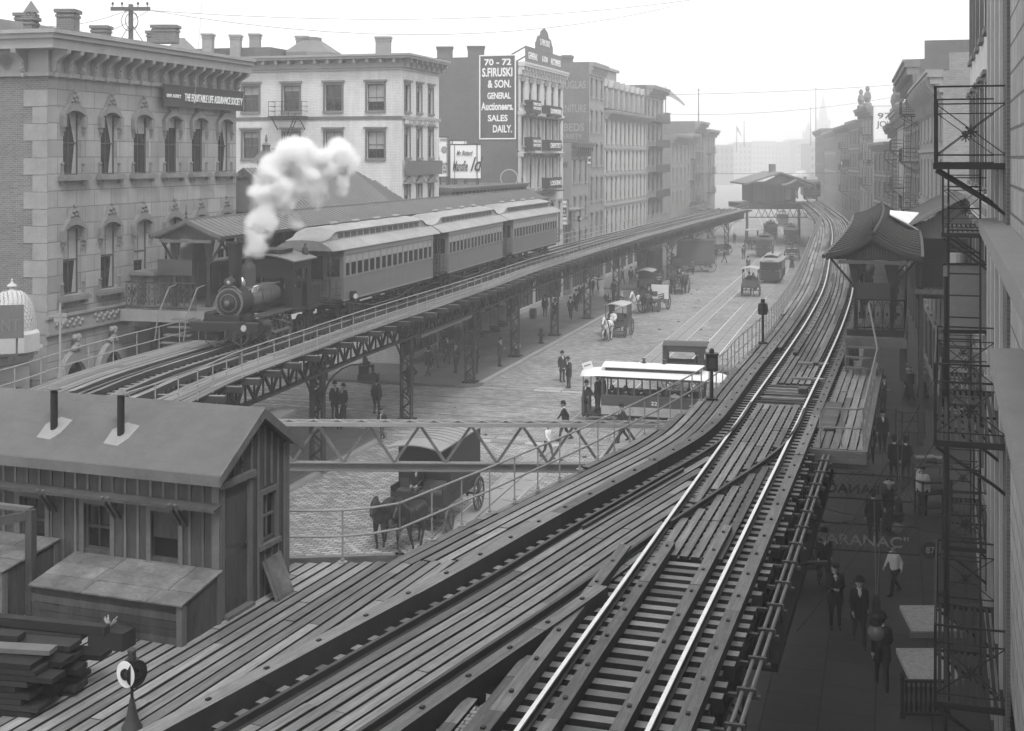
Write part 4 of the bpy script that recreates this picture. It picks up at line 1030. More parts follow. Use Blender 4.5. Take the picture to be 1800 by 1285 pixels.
ms, L, a = building('mansard_block', 'long pale block of shops under a steep mansard roof with dormers', Lp(139.2), Lp(162.8), 16, 18.0, 10, [(14.5, 17.0), (11.6, 13.7), (8.4, 10.8), (4.8, 7.3)], 1.15, 'far', 'stone_pale', corn=('cornice_paint', .8, .9), strings=(14.0, 11.1, 7.8))
mansard(ms, L, 16, 18.05, 3.6); k = MB(); k.bb((5, .8, 20.4), (10, 3.5, 22.6)); k.bb((4.7, .5, 22.6), (10.3, 3.8, 22.9)); k.build('roof_pavilion', MT['cornice_paint'], ms)
tc, L, a = building('tall_corner_house', 'tall stone corner house with a wide overhanging cornice before the second cross street', Lp(163), Lp(175), 16, 22.0, 4, [(18.2, 20.4), (15.2, 17.2), (12.0, 14.2), (8.8, 11.0), (5.5, 7.8)], 1.3, 'far', 'stone', swall='brick_dark', corn=('stone', .9, 1.3))
for z in (17.6, 14.4, 11.2, 8.0): k = MB(); k.bb((1, -1.1, z-.1), (11.5, 0, z)); k.bb((1, -1.1, z), (11.5, -1.05, z+.9)); k.build('balcony', MT['iron_mid'], tc)
s_, w_, h_ = hoarding('narrow black and white poster on the flank of the tall stone corner house', 1114, 1129, 320, 348, 161, R(-10)); k = MB(); k.prism([(-.3, -.05, .5), (.3, -.05, .6), (.1, -.05, 1.5), (-.1, -.05, 1.5)], (0, .03, 0)); k.build('dark_panel', MT['letter_dark'], s_)
FL = [(181, 195, 16.2, 4, 'brick_pale', 'pale brick house at the far corner of the second cross street'), (195.3, 203, 16.6, 3, 'stone', 'narrow grey house second from the far corner'), (203.3, 213, 18.6, 3, 'brick', 'brick house with tall chimneys near the end of the left row'), (213.3, 226, 17.6, 4, 'stone', 'last house of the left row with stepped cornices and fire escapes')]
for i, (y0, y1, zt, n, m, lb) in enumerate(FL):
    b, L, a = building('row_house', lb, Lp(y0), Lp(y1), 16, zt, n, [(zt-3.6, zt-1.4), (zt-6.9, zt-4.7), (zt-10.2, zt-8.0)], 1.1, 'far', m, corn=('cornice_paint', .9, 1.2), group='row houses beyond the second cross street', chim=((L*0+3, 5, 1.3, 1, 1.5),) if i in (0, 2) else ())
    if i in (1, 3): escape('', 'rusty fire escape on the %s' % ('last house of the left row' if i == 3 else 'narrow grey house of the left row'), WM[b.name] @ V((5, 0, 0)), a, 4, 1.0, [zt-3.8, zt-7.1, zt-10.4], m='iron_mid')
# --- hazy blocks closing the view
rr = random.Random(3)
for i, (x0, x1, yt, Y) in enumerate(((1240, 1290, 257, 620), (1290, 1322, 252, 740), (1322, 1362, 250, 860), (1362, 1400, 251, 900), (1400, 1432, 247, 760), (1424, 1450, 252, 560), (1385, 1412, 246, 1000))):
    p, q = Q(x0, yt, Y), Q(x1, yt, Y)
    lb = ('pale distant block nearest the end of the left row', 'distant flat roofed block left of the far station roof', 'distant block directly over the far station roof', 'distant long block behind the far station chimney', 'distant block under the small church spire', 'distant signed block beside the right hand row', 'farthest block, between the flagpoles')[i]
    b = thing('distant_building', lb, 'building', (p.x, Y, 0), 0, 'hazy buildings closing the avenue'); k = MB(); wd = q.x-p.x
    nx = max(3, int(wd/2.2)); ops = [(wd*(j+.5)/nx-.5, wd*(j+.5)/nx+.5, z, z+1.8) for j in range(nx) for z in np.arange(5, p.z-2.4, 3.4)]
    wall_grid(k, (0,0,0), (1,0,0), (0,1,0), wd, -.1, p.z, ops); k.quad((0, 0, -.1), (0, 18, -.1), (0, 18, p.z), (0, 0, p.z)); k.quad((wd, 0, -.1), (wd, 18, -.1), (wd, 18, p.z), (wd, 0, p.z)); k.quad((0, 0, p.z), (wd, 0, p.z), (wd, 18, p.z), (0, 18, p.z)); k.quad((0, .3, 0), (wd, .3, 0), (wd, .3, p.z-.2), (0, .3, p.z-.2), 1)
    k.build('wall', [MT[('brick', 'stone', 'brick_pale')[i % 3]], MT['glass']], b); k = MB(); k.bb((-.3, -.6, p.z), (wd+.3, 0, p.z+.7)); k.build('cornice', MT['cornice_paint'], b)
def spire(label, px, pyt, pyb, Y, w_):
    t, b_ = Q(px, pyt, Y), Q(px, pyb, Y); s_ = thing('church_spire', label, 'church spire', (t.x, Y, 0))
    k = MB(); k.bb((-w_, -w_, 0), (w_, w_, b_.z)); 
    for z in (b_.z-4, b_.z-9): 
        for x in (-w_*.5, w_*.2): k.bb((x, -w_-.02, z), (x+w_*.3, -w_, z+2.6), 1)
    k.build('tower', [MT['stone_dark'], MT['hole']], s_)
    k = MB(); k.lathe([(w_*1.25, b_.z), (w_*.95, b_.z+.5), (w_*.8, b_.z+(t.z-b_.z)*.25), (.1, t.z)], (0,0,0), 8); k.build('steeple', MT['stone_dark'], s_)
    for sx in (-1, 1): 
        for sy in (-1, 1): k = MB(); k.lathe([(w_*.22, b_.z), (w_*.2, b_.z+2), (.02, b_.z+5)], (sx*w_*.9, sy*w_*.9, 0), 6); k.build('pinnacle', MT['stone_dark'], s_)
spire('tall pointed church spire, highest thing on the hazy skyline', 1447, 165, 218, 1050, 4.6)
spire('small church spire, lower and left of the tall one', 1421, 214, 240, 980, 3.4)
for px, y0, y1, Y, lb in ((1228, 158, 236, 210, 'tall flagpole on the chimneyed roof of the left row'), (1434, 155, 250, 330, 'tallest thin mast beside the church spires'), (1425, 190, 250, 360, 'shorter thin mast left of the tallest mast'), (1308, 214, 252, 380, 'thin flagless pole over the hazy distant block')):
    t, b_ = Q(px, y0, Y), Q(px, y1, Y); o = thing('flagpole', lb, 'flagpole', (b_.x, Y, b_.z)); k = MB(); k.tube((0,0,-1), (0,0,t.z-b_.z), .13, .07, 6); k.build('pole', MT['stone_dark'], o)
    k = MB(); k.sphere((0, 0, t.z-b_.z), .16, 6); k.build('ball', MT['stone_dark'], o)
for px, y0, y1, Y, sw, lb in ((1295, 220, 252, 330, 8, 'drooping flag on a pole over the distant roofs'), (1170, 152, 205, 178, 34, 'long hanging pennant on a pole by the tall stone corner house')):
    t, b_ = Q(px, y0, Y), Q(px, y1, Y); o = thing('flag', lb, 'flag', (b_.x, Y, b_.z)); hh = t.z-b_.z; k = MB(); k.tube((0,0,-2), (0,0,hh), .09, .05, 6); k.build('pole', MT['stone_dark'], o)
    k = MB(); w_ = sw*Y/2300; N = 8
    v = []
    for i in range(N+1): u = i/N; v += [(w_*u, .15*math.sin(u*6), hh-.2-hh*.55*u**1.3), (w_*u*.96, .15*math.sin(u*6), hh-.2-hh*.55*u**1.3-hh*.25*(1-u*.8))]
    k.add(v, [(2*i, 2*i+1, 2*i+3, 2*i+2) for i in range(N)]); k.build('cloth', MT['canvas'], o)

# --- right hand side of the avenue
RX = lambda Y: float(np.interp(Y, [66, 70, 150, 209, 300, 380], [21.75, 22.8, 43.5, 53, 69.5, 84]))
Rp = lambda Y: (RX(Y), Y)
RB = [(66, 88, 17.4, 6, 'stone', 'brick_pale', 'bracketed corner house across the side street, brick flank showing', .75, 1.1), (88.3, 112, 19.6, 6, 'brick_dark', 'brick_dark', 'taller dark block with roof ventilator behind the bracketed corner house', 1.0, 1.6),
      (112.3, 131, 17.2, 5, 'stone_pale', 'brick', 'pale house with sculpted parapet figures in the right row', .9, 1.3), (131.3, 150, 16.4, 5, 'brick', 'brick', 'brick house with fire escapes before the white lettered wall', .9, 1.2),
      (150.3, 167.8, 14.8, 4, 'brick_dark', 'brick_dark', 'lower dark house just in front of the white lettered wall', .8, 1.0), (168, 184, 19.6, 4, 'stone', 'white_paint', 'house with a white lettered flank wall and statues on its parapet', .9, 1.3),
      (184.3, 200, 18.3, 4, 'brick_dark', 'brick', 'dark brick house beyond the white lettered wall', .7, 1.0), (200.3, 226, 18.0, 5, 'brick', 'brick', 'brick house with a small white bar sign', .7, 1.0),
      (226.3, 262, 17.8, 6, 'stone_dark', 'brick', 'long dark house second from the end of the right row', .7, 1.0), (262.3, 300, 18.8, 6, 'brick_dark', 'brick_dark', 'last house at the hazy end of the right row', .7, 1.0)]
RBo = []
for i, (y0, y1, zt, n, m, sm, lb, pr, ch) in enumerate(RB):
    rows = [(zt-3.4-3.3*j, zt-1.4-3.3*j) for j in range(4) if zt-3.4-3.3*j > 3.6]
    b, L, a = building('row_house', lb, Rp(y0), Rp(y1), 16, zt, n, rows, 1.15, 'far', m, right=True, swall=sm, corn=('cornice_paint' if i % 2 == 0 else 'stone_dark', pr, ch), strings=(zt-4.0, zt-7.3), group='row houses of the right hand row', sidecols=None)
    RBo.append((b, L, a, zt))
b, L, a, zt = RBo[0]
for i in range(14): k = MB(); x = .4+(L-.8)*i/13; k.prism([(x-.12, 0, zt-2.1), (x-.12, -.3, zt-1.9), (x-.12, -.35, zt-1.3), (x-.12, -.8, zt-.7), (x-.12, -.9, zt-.35), (x-.12, 0, zt-.35)], (.24, 0, 0)); k.build('cornice_bracket', MT['cornice_paint'], b)
k = MB(); k.bb((L+.0, .3, zt+.0), (L-.3, 15, zt+.9)); k.build('parapet', MT['brick_pale'], b)
b, L, a, zt = RBo[1]
k = MB(); k.lathe([(1.6, zt), (1.6, zt+.7), (.5, zt+1.5), (.55, zt+1.8), (.2, zt+2.0)], (L-9, 7, 0), 8); k.build('roof_ventilator', MT['tin_roof'], b)
k = MB(); k.bb((L-.3, .3, zt), (L, 15, zt+1.3)); k.build('parapet', MT['brick_dark'], b)
for bi, n in ((2, 3), (5, 2)):
    b, L, a, zt = RBo[bi]
    for j in range(n):
        x = L*(j+.5)/n; k = MB(); k.lathe([(.55, zt), (.55, zt+.5), (.3, zt+.7), (.5, zt+1.3), (.38, zt+1.9), (.2, zt+2.1), (.3, zt+2.4), (.22, zt+2.7), (.02, zt+2.85)], (x, -.3, 0), 10); k.build('parapet_figure', MT['stone_dark'], b)
b, L, a, zt = RBo[5]
o = MB(); o.bb((L, .1, 15.3), (L+.04, 6.5, 19.4)); o = o.build('painted_wall', MT['sign_white'], b)
for s, z, w_, c in (('97', 18.0, 1.6, 1.3), ('JOHN', 16.95, 2.9, 1.9), ('CAR', 16.1, 1.9, 2.2), ('MA', 15.4, 1.4, 2.4)): text(s, 1.05, 'letter_dark', o, (L+.06, c, z), R(90), width=w_, ext=.004)
sign_on(RBo[7][0], 'small white bar sign hung high on the dark right hand row', 'BAR', RBo[7][1]-1, 11.6, 2.4, 1.1, y=-1.0, m='sign_dark')
for bi, lb in ((2, 'pale house with parapet figures'), (3, 'brick house before the white lettered wall'), (5, 'house with the white lettered flank'), (7, 'brick house with the bar sign'), (1, 'taller dark block')):
    b, L, a, zt = RBo[bi]; escape('', 'fire escape stack on the ' + lb, WM[b.name] @ V((L-4.5, 0, 0)), a, 4.5, 1.1, [zt-3.6, zt-6.9, zt-10.2], m='iron')
for bi, xx, lb in ((3, 3, 'striped awning'), (4, 6, 'pale awning')):
    b, L, a, zt = RBo[bi]; Mx = WM[b.name]; o = thing('awning', '%s over a shop of the right hand row' % lb, 'awning', Mx @ V((xx, 0, 3.4)), a); k = MB(); k.prism([(-2.5, 0, 0), (-2.5, -2.2, -.8), (-2.5, -2.2, -.85), (-2.5, 0, -.05)], (5, 0, 0)); k.build('cloth', MT['canvas'], o)
    k = MB(); k.tube((-2.4, 0, -.9), (-2.4, -2.2, -.82), .03); k.tube((2.4, 0, -.9), (2.4, -2.2, -.82), .03); k.build('frame', MT['iron'], o)
# ---------------------------------------------------------------- station canopies
def canopy(name, label, P, s0, s1, hw, zr, ze, zf, post='iron_mid', roofm='tin_roof', seams=.45, sag=.12, front=True, group=None, lat_posts=(-.75, .75), cat='station shelter', floor_w=(-.95, .95), hs=None, board='bead_board', backboard=True):
    c = P.p(s0, 0, zf); t = thing(name, label, cat, c); L = s1-s0
    n = max(8, int(L/1.2)); mb = MB(); prof = []
    for i in range(9):
        u = i/4-1; au = abs(u); prof.append((u*hw, zr-(zr-ze)*au - sag*math.sin(math.pi*au)))
    vs = []; K = len(prof)
    for i in range(n+1):
        d = s0+L*i/n
        for l, z in prof: vs.append(P.p(d, l, z))
    fs = [(i*K+j, i*K+j+1, (i+1)*K+j+1, (i+1)*K+j) for i in range(n) for j in range(K-1)]
    b0 = len(vs); vs += [v-V((0,0,.07)) for v in vs]
    fs += [(b0+i*K+j, b0+(i+1)*K+j, b0+(i+1)*K+j+1, b0+i*K+j+1) for i in range(n) for j in range(K-1)]
    for i in range(n):
        for j in (0, K-1): fs.append((i*K+j, (i+1)*K+j, b0+(i+1)*K+j, b0+i*K+j))
    for i in (0, n):
        for j in range(K-1): fs.append((i*K+j, i*K+j+1, b0+i*K+j+1, b0+i*K+j))
    mb.add(vs, fs)
    m = int(L/seams)
    for i in range(m+1):
        d = s0+L*i/m
        for j in range(K-1): mb.bar(P.p(d, prof[j][0], prof[j][1]+.015), P.p(d, prof[j+1][0], prof[j+1][1]+.015), .025, .04)
    mb.build('roof', MT[roofm], t, world=True)
    mb = MB(); sweep(mb, P, s0-.05, s1+.05, -.05, .05, zr-.01, zr+.06, 1.2); mb.build('ridge_cap', MT[roofm], t, world=True)
    for s_ in (-1, 1):
        mb = MB(); l = s_*(hw+.02); sweep(mb, P, s0, s1, min(l, l+s_*.1), max(l, l+s_*.1), ze-.12, ze-.0, 1.2); mb.build('gutter', MT['iron_mid'], t, world=True)
    for end, sg in ((s0, -1), (s1, 1)):
        mb = MB(); pts = [P.p(end+sg*-.25, l, z-.08) for l, z in prof]; x, y, tx, ty = P.at(end); dv = V((tx, ty, 0))
        mb.prism(pts + [P.p(end-sg*.25, hw, ze-.16), P.p(end-sg*.25, -hw, ze-.16)], dv*.04)
        mb.build('gable', MT[board], t, world=True)
        mb = MB()                                                    # scalloped barge boards
        for j in range(K-1):
            a, b = P.p(end+sg*.03, prof[j][0], prof[j][1]), P.p(end+sg*.03, prof[j+1][0], prof[j+1][1]); mb.bar(a-V((0,0,.05)), b-V((0,0,.05)), .05, .14)
            for q in range(3):
                c_ = a.lerp(b, (q+.5)/3); w_ = (b-a).length/6.4; dd = (b-a).normalized()
                N = 6; arc = [c_ - V((0,0,.1)) + dd*(w_*math.cos(math.pi*h/N)) - V((0,0,w_*1.5*math.sin(math.pi*h/N))) for h in range(N+1)]
                mb.prism(arc, dv*.03)
        mb.build('barge_board', MT['trim_dark' if roofm == 'tin_dark' else 'cornice_dark'], t, world=True)
    mb = MB(); sweep(mb, P, s0-.1, s0+.0, -hw*.72, hw*.72, ze-.28, ze-.16, .1); mb.build('tie_beam', MT['cornice_dark'], t, world=True)
    mb = MB(); p = P.p(s0, 0, zr); mb.lathe([(.05, 0), (.07, .08), (.02, .16), (.05, .26), (.015, .34), (.01, .6)], p, 6); mb.build('finial', MT['iron_mid'], t, world=True)
    np_ = max(2, int(L/4.2))
    for i in range(np_+1):
        d = s0+.45+(L-.9)*i/np_
        for l in lat_posts:
            mb = MB(); p = P.p(d, l, zf); h = ze-zf-.1; a = P.ang(d)
            mb.box(p+V((0,0,h/2)), (.13, .13, h), a); mb.box(p+V((0,0,.12)), (.2, .2, .24), a); mb.box(p+V((0,0,h*.62)), (.22, .22, .06), a); mb.box(p+V((0,0,h-.05)), (.3, .3, .1), a)
            mb.prism([P.p(d-.03, l+q[0], zf+q[1]) for q in ((-.09, h*.66), (.09, h*.66), (.26, h-.1), (-.26, h-.1))], V((math.cos(a), math.sin(a), 0))*.06)
            o_ = 1 if l > 0 else -1
            mb.bar(P.p(d, l, zf+h*.6), P.p(d, o_*hw*.93, ze-.12), .09, .07)
            mb.build('post', MT[post], t, world=True)
    return t
def iron_panel(mb, P, d0, d1, l0, l1, z0, z1):
    "cast iron railing of interlaced rings"
    a, b = P.p(d0, l0, 0), P.p(d1, l1, 0); L = (b-a).length; u = (b-a)/L; n = max(1, int(L/.24)); w_ = L/n
    mb.bar(a+V((0,0,z1)), b+V((0,0,z1)), .06, .05); mb.bar(a+V((0,0,z0+.08)), b+V((0,0,z0+.08)), .05, .04)
    for i in range(n+1): q = a+u*(i*w_); mb.bar(q+V((0,0,z0)), q+V((0,0,z1)), .02)
    rows = max(1, int((z1-z0-.1)/(w_*1.7)))
    for i in range(n):
        for r_ in range(rows):
            cz = z0+.08+(z1-z0-.1)*(r_+.5)/rows; hh = (z1-z0-.1)/rows/2*.95; c = a+u*((i+.5)*w_); N = 8
            pts = [c+u*(w_*.42*math.cos(2*math.pi*k/N))+V((0,0,cz+hh*math.sin(2*math.pi*k/N))) for k in range(N)]
            for k in range(N): mb.bar(pts[k], pts[(k+1) % N], .018)
            mb.bar(c-u*w_*.12+V((0,0,cz)), c+u*w_*.12+V((0,0,cz)), .03, .1)
ZF = 7.12
CLp = Path([(-27.6+.29*Y, Y) for Y in range(44, 112, 4)]); a0, a1 = CLp.sY(51.2), CLp.sY(99.5)
cl = canopy('station_canopy', 'long seamed metal platform roof with scalloped gable end, behind the steam train', CLp, a0, a1, 1.55, 10.57, 9.95, ZF, seams=.42, sag=.03)
pt = thing('station_platform', 'raised wooden train platform under the long seamed metal roof', 'platform', CLp.p(a0, 0, DZ))
mb = MB(); sweep(mb, CLp, a0-1.0, a1+2, -2.2, 1.35, ZF-.14, ZF, 2.0); mb.build('platform_floor', MT['weathered_board'], pt, world=True)
mb = MB(); sweep(mb, CLp, a0-1.05, a0-1.0, -2.25, 1.4, ZF-.45, ZF, 2.0); mb.build('fascia', MT['stone'], pt, world=True)
mb = MB(); 
for i in range(12): iron_panel(mb, CLp, a0+i*3.6, a0+i*3.6+3.5, -2.1, -2.1, ZF, ZF+1.1)
iron_panel(mb, CLp, a0-.9, a0-.9, -2.1, .95, ZF, ZF+1.05); mb.build('iron_railing', MT['iron_mid'], pt, world=True)
mb = MB(); sweep(mb, CLp, a0-.85, a0-.8, -.75, .75, ZF+1.35, ZF+1.95, .1); mb.build('notice_panel', MT['trim_dark'], pt, world=True)
for i in range(10): mb = MB(); mb.bar(CLp.p(a0+i*5, -1.2, DZ-1.2), CLp.p(a0+i*5, -1.2, ZF-.1), .2); mb.build('support', MT['iron'], pt, world=True)
mb = MB()
for i in range(4): mb.bar(CLp.p(a0-1.3-i*.28, .2, ZF-.28-i*.26), CLp.p(a0-1.3-i*.28, 1.3, ZF-.28-i*.26), .27, .05)
mb.build('steps', MT['weathered_board'], pt, world=True)
mb = MB()
for l in (.15, 1.35): mb.pipe([CLp.p(a0-1.0, l, ZF+1.0), CLp.p(a0-1.5, l, ZF+.95), CLp.p(a0-2.3, l, DZ+1.1), CLp.p(a0-2.5, l, DZ+.2)], .03, 6)
mb.build('handrail', MT['iron_light'], pt, world=True)
for i in range(15):
    pass
# station house with the big hipped roof
Hp = Path([(-30.5+.29*Y, Y) for Y in range(56, 92, 3)]); h0, h1 = Hp.sY(61.6), Hp.sY(76)
sh = thing('station_house', 'station house with large seamed hip roof and small louvred cupolas over the cross street corner', 'station house', Hp.p(h0, 0, DZ))
mb = MB(); sweep(mb, Hp, h0+.5, h1-1.5, -1.9, 1.9, DZ, 10.4, 3); mb.build('walls', MT['bead_board'], sh, world=True)
mb = MB(); zr, ze, hw = 12.5, 10.45, 2.65; e0, e1, r0, r1 = h0, h1, h0, h1-2.6
A = [Hp.p(e0, -hw, ze), Hp.p(e0, hw, ze), Hp.p(e1, hw, ze), Hp.p(e1, -hw, ze), Hp.p(r0, 0, zr), Hp.p(r1, 0, zr)]
mb.add(A, [(0,4,5,3), (1,2,5,4), (2,3,5), (0,1,4), (0,3,2,1)])
for i in range(34):
    d = r0+(r1-r0)*i/33
    for s_ in (-1, 1): mb.bar(Hp.p(d, 0, zr+.01), Hp.p(d, s_*hw, ze+.01), .03, .05)
for i in range(1, 12): 
    f_ = i/12; mb.bar(Hp.p(r1+(e1-r1)*f_, hw*f_, zr-(zr-ze)*f_+.01), Hp.p(r1+(e1-r1)*f_, hw, ze+.01), .03, .05)
mb.build('roof', MT['tin_roof'], sh, world=True)
mb = MB()
for s_ in (-1, 1):
    a, b = Hp.p(e0-.05, 0, zr), Hp.p(e0-.05, s_*hw, ze); mb.bar(a-V((0,0,.1)), b-V((0,0,.1)), .06, .2)
    for q in range(9): c_ = a.lerp(b, (q+.5)/9); mb.sphere(c_-V((0,0,.26)), .13, 6, sc=(1, .3, 1))
mb.build('barge_board', MT['cornice_dark'], sh, world=True)
def cupola(p, s, fin=1.0):
    mb = MB(); mb.box(p+V((0,0,.45*s)), (1.0*s, 1.0*s, .9*s), R(16)); 
    for i in range(5): mb.box(p+V((0,0,(.2+i*.15)*s)), (1.06*s, 1.06*s, .03), R(16))
    mb.lathe([(.95*s, .9*s), (.3*s, 1.5*s), (.25*s, 1.55*s)], p, 4); mb.lathe([(.22*s, 1.5*s), (.24*s, 1.8*s), (.3*s, 1.85*s), (.05*s, 2.05*s), (.09*s, 2.15*s), (.02, 2.5*s)], p, 8); mb.build('cupola', MT['tin_roof'], sh, world=True)
p = Q(468, 293, 66); cupola(V((p.x, 66, 12.05)), .85); p = Q(573, 290, 71); cupola(V((p.x, 71, 12.0)), .6)
mb = MB(); p = Hp.p(r1, 0, zr-.1); mb.lathe([(.1, 0), (.14, .2), (.04, .4), (.1, .55), (.02, .8), (.01, 1.4)], p, 8); mb.build('finial', MT['iron_mid'], sh, world=True)
# right hand shelter following the curve
CR = M.shift(2.3, M.sY(38), M.sY(88)); b0, b1 = CR.sY(43.0), CR.sY(74.5)
cr = canopy('station_canopy', 'dark curved platform shelter with scalloped gable and diagonal braces on the right', CR, b0, b1, 1.5, 10.45, 9.78, ZF, roofm='tin_dark', seams=1.4, sag=.12, lat_posts=(-.55, .6), post='iron_mid')
pr_ = thing('station_platform', 'raised platform under the dark curved shelter, steps at its near end', 'platform', CR.p(b0, 0, DZ))
mb = MB(); sweep(mb, CR, b0-.35, b1+1, -.82, 1.05, ZF-.06, ZF, 1.5); mb.build('platform_floor', MT['weathered_board'], pr_, world=True)
mb = MB(); sweep(mb, CR, b0-.4, b0-.35, -.86, 1.1, ZF-.3, ZF, 1.5); sweep(mb, CR, b0-.35, b1, -.86, -.82, ZF-.3, ZF, 1.5); mb.build('fascia', MT['shed_trim'], pr_, world=True)
for i in range(8):
    for l in (-.7, .95): mb = MB(); mb.bar(CR.p(b0+.1+i*4, l, DZ-.3), CR.p(b0+.1+i*4, l, ZF-.2), .16); mb.build('support', MT['wood_mid'], pr_, world=True)
mb = MB()
for i in range(3): mb.bar(CR.p(b0-.5-i*.26, -.8, ZF-.3-i*.3), CR.p(b0-.5-i*.26, .25, ZF-.3-i*.3), .27, .05)
mb.bar(CR.p(b0-.45, -.8, DZ), CR.p(b0-.45, -.8, ZF-.2), .1); mb.build('steps', MT['weathered_board'], pr_, world=True)
mb = MB(); iron_panel(mb, CR, b0+.1, b0+.1, -.55, .6, ZF+.2, ZF+1.2); iron_panel(mb, CR, b0+.1, b0+.1, .62, 1.0, ZF+.2, ZF+1.2)
for i in range(6): iron_panel(mb, CR, b0+.2+i*3, b0+3.1+i*3, 1.0, 1.0, ZF+.1, ZF+1.2)
mb.build('iron_railing', MT['iron'], pr_, world=True)
mb = MB(); sweep(mb, CR, b0+.05, b0+.12, -.5, .55, ZF+1.22, ZF+1.75, .1); mb.build('notice_panel', MT['trim_dark'], pr_, world=True)
mb = MB(); sweep(mb, CR, b0, b0+.3, -.82, 1.0, ZF, ZF+.2, .3); mb.build('kick_board', MT['wood_dark'], pr_, world=True)
mb = MB(); mb.sphere(CR.p(b0+.4, -.1, 9.35), .17, 10); mb.tube(CR.p(b0+.4, -.1, 9.5), CR.p(b0+.4, -.1, 9.75), .02); mb.build('lamp_globe', MT['globe'], pr_, world=True, smooth=True)
# planked walkway before the shelter with its pipe rail
wk = thing('platform_walkway', 'plank walkway with pipe railing leading to the shelter steps at the right', 'walkway', M.p(M.sY(33), 2, DZ))
wp = Path([G(1507, 785, DZ)[:2], G(1524, 720, DZ)[:2], G(1536, 660, DZ)[:2], G(1538, 640, DZ)[:2]])
mb = MB(); boards(mb, M, [1.42+.21*k for k in range(6)], .172, M.sY(32.0), M.sY(44.5), lambda p, d, l: True, zt=DZ+.0, step=.5); mb.build('board', [MT['plank'], MT['timber_side']], wk, world=True)
mb = MB()
for i in range(24): mb.bar(M.p(M.sY(34)+i*.16, 1.25, DZ+.045), M.p(M.sY(34)+i*.16, 1.72, DZ+.045), .14, .05, t=random.uniform(-1, 1))
mb.build('cover_board', MT['shed_trim'], wk, world=True)
mb = MB(); sweep(mb, M, M.sY(31.9), M.sY(44.5), 2.5, 2.62, DZ-.3, DZ, 1); mb.bar(M.p(M.sY(31.9), 1.2, DZ-.15), M.p(M.sY(31.9), 2.6, DZ-.15), .12, .3); mb.build('edge_timber', MT['timber'], wk, world=True)
for i in range(5): mb = MB(); d = M.sY(32.2)+i*2.8; mb.bar(M.p(d, 1.0, DZ-.4), M.p(d, 2.65, DZ-.4), .18, .24); mb.build('bracket_beam', MT['timber'], wk, world=True)
s0 = M.sY(32.3); n = 8; mb = MB(); l = 2.5
for zz in (.45, .92): mb.pipe([M.p(s0, 1.5, DZ+zz*.7)] + [M.p(s0-.0, 1.5+.1, DZ+zz)] + [M.p(s0, l-.15, DZ+zz), M.p(s0+.15, l, DZ+zz)] + [M.p(s0+.6+i*1.0, l, DZ+zz+(1.1 if i > 10 else 0)) for i in range(11)], .022, 6)
for i in range(9): p = M.p(s0+.15+i*1.1, l, DZ); mb.tube(p, p+V((0,0,.92)), .02, n=6)
p = M.p(s0, 1.5, DZ); mb.tube(p, p+V((0,0,.9)), .022); p = M.p(s0, 2.0, DZ); mb.tube(p, p+V((0,0,.92)), .02)
mb.pipe([M.p(M.sY(42.5), 2.5, DZ+.9), M.p(M.sY(43.2), 2.2, ZF+1.1), M.p(M.sY(44), 2.2, ZF+1.1)], .03, 6); mb.build('railing', MT['rail_paint'], wk, world=True, smooth=True)
# house roof behind the right shelter
h = thing('station_house', 'station building with a steep dark gable roof reaching the houses at the right', 'station house', (19, 58, DZ))
gp = Path([(17.2+.28*(Y-58)+2.9, Y) for Y in (54, 58, 62, 66, 70, 74)]); g0 = gp.sY(57.5); g1 = gp.sY(70)
mb = MB(); zr, ze, hw = 11.35, 9.7, 2.95
for s_ in (-1, 1):
    a = [gp.p(g0, 0, zr), gp.p(g0, s_*hw, ze), gp.p(g1, s_*hw, ze), gp.p(g1, 0, zr)]; mb.prism(a if s_ < 0 else a[::-1], (0, 0, -.1))
mb.build('roof', MT['tin_dark'], h, world=True)
mb = MB()
a, b = gp.p(g0-.05, 0, zr), gp.p(g0-.05, -hw, ze); mb.bar(a, b, .14, .14); mb.build('verge', MT['iron_light'], h, world=True)
a, b = gp.p(g0-.05, 0, zr), gp.p(g0-.05, hw, ze); 
mb = MB(); mb.bar(a, b, .14, .14); mb.build('verge', MT['iron_light'], h, world=True)
mb = MB(); mb.prism([gp.p(g0+.4, 0, zr-.2), gp.p(g0+.4, -hw*.8, ze+.05), gp.p(g0+.4, -hw*.8, ze-.3), gp.p(g0+.4, hw, ze-.3), gp.p(g0+.4, hw, ze+.05)], (0, .1, 0)); mb.build('gable', MT['bead_board'], h, world=True)
mb = MB(); sweep(mb, gp, g0+1.5, g1, -hw*.7, hw*.8, DZ+.6, ze-.1, 2); mb.build('walls', MT['wood_dark'], h, world=True)
mb = MB(); sweep(mb, gp, g0+.2, g1, -hw*.75, hw*.9, ZF-.2, ZF, 2); mb.build('floor', MT['weathered_board'], h, world=True)
mb = MB(); iron_panel(mb, gp, g0+.3, g0+.3, -hw*.7, hw*.8, ZF, ZF+1.15); mb.build('iron_railing', MT['iron'], h, world=True)
for l in (-1.9, .2, 2.2): mb = MB(); mb.bar(gp.p(g0+.4, l, .1), gp.p(g0+.4, l, ze-.2), .18); mb.bar(gp.p(g0+.4, l, ze-1.2), gp.p(g0+.4, l-.9, ze-.2), .1); mb.build('post', MT['iron_mid'], h, world=True)
mb = MB(); v = [CR.p(CR.sY(58), .3, 10.45), CR.p(CR.sY(63.5), .3, 10.4), gp.p(gp.sY(63.5), -hw*.55, 10.25), gp.p(gp.sY(57.6), -hw*.85, 9.86), CR.p(CR.sY(57), 1.5, 9.86)]
mb.prism(v, (0, 0, .05)); mb.build('valley_gutter', MT['gutter'], h, world=True)
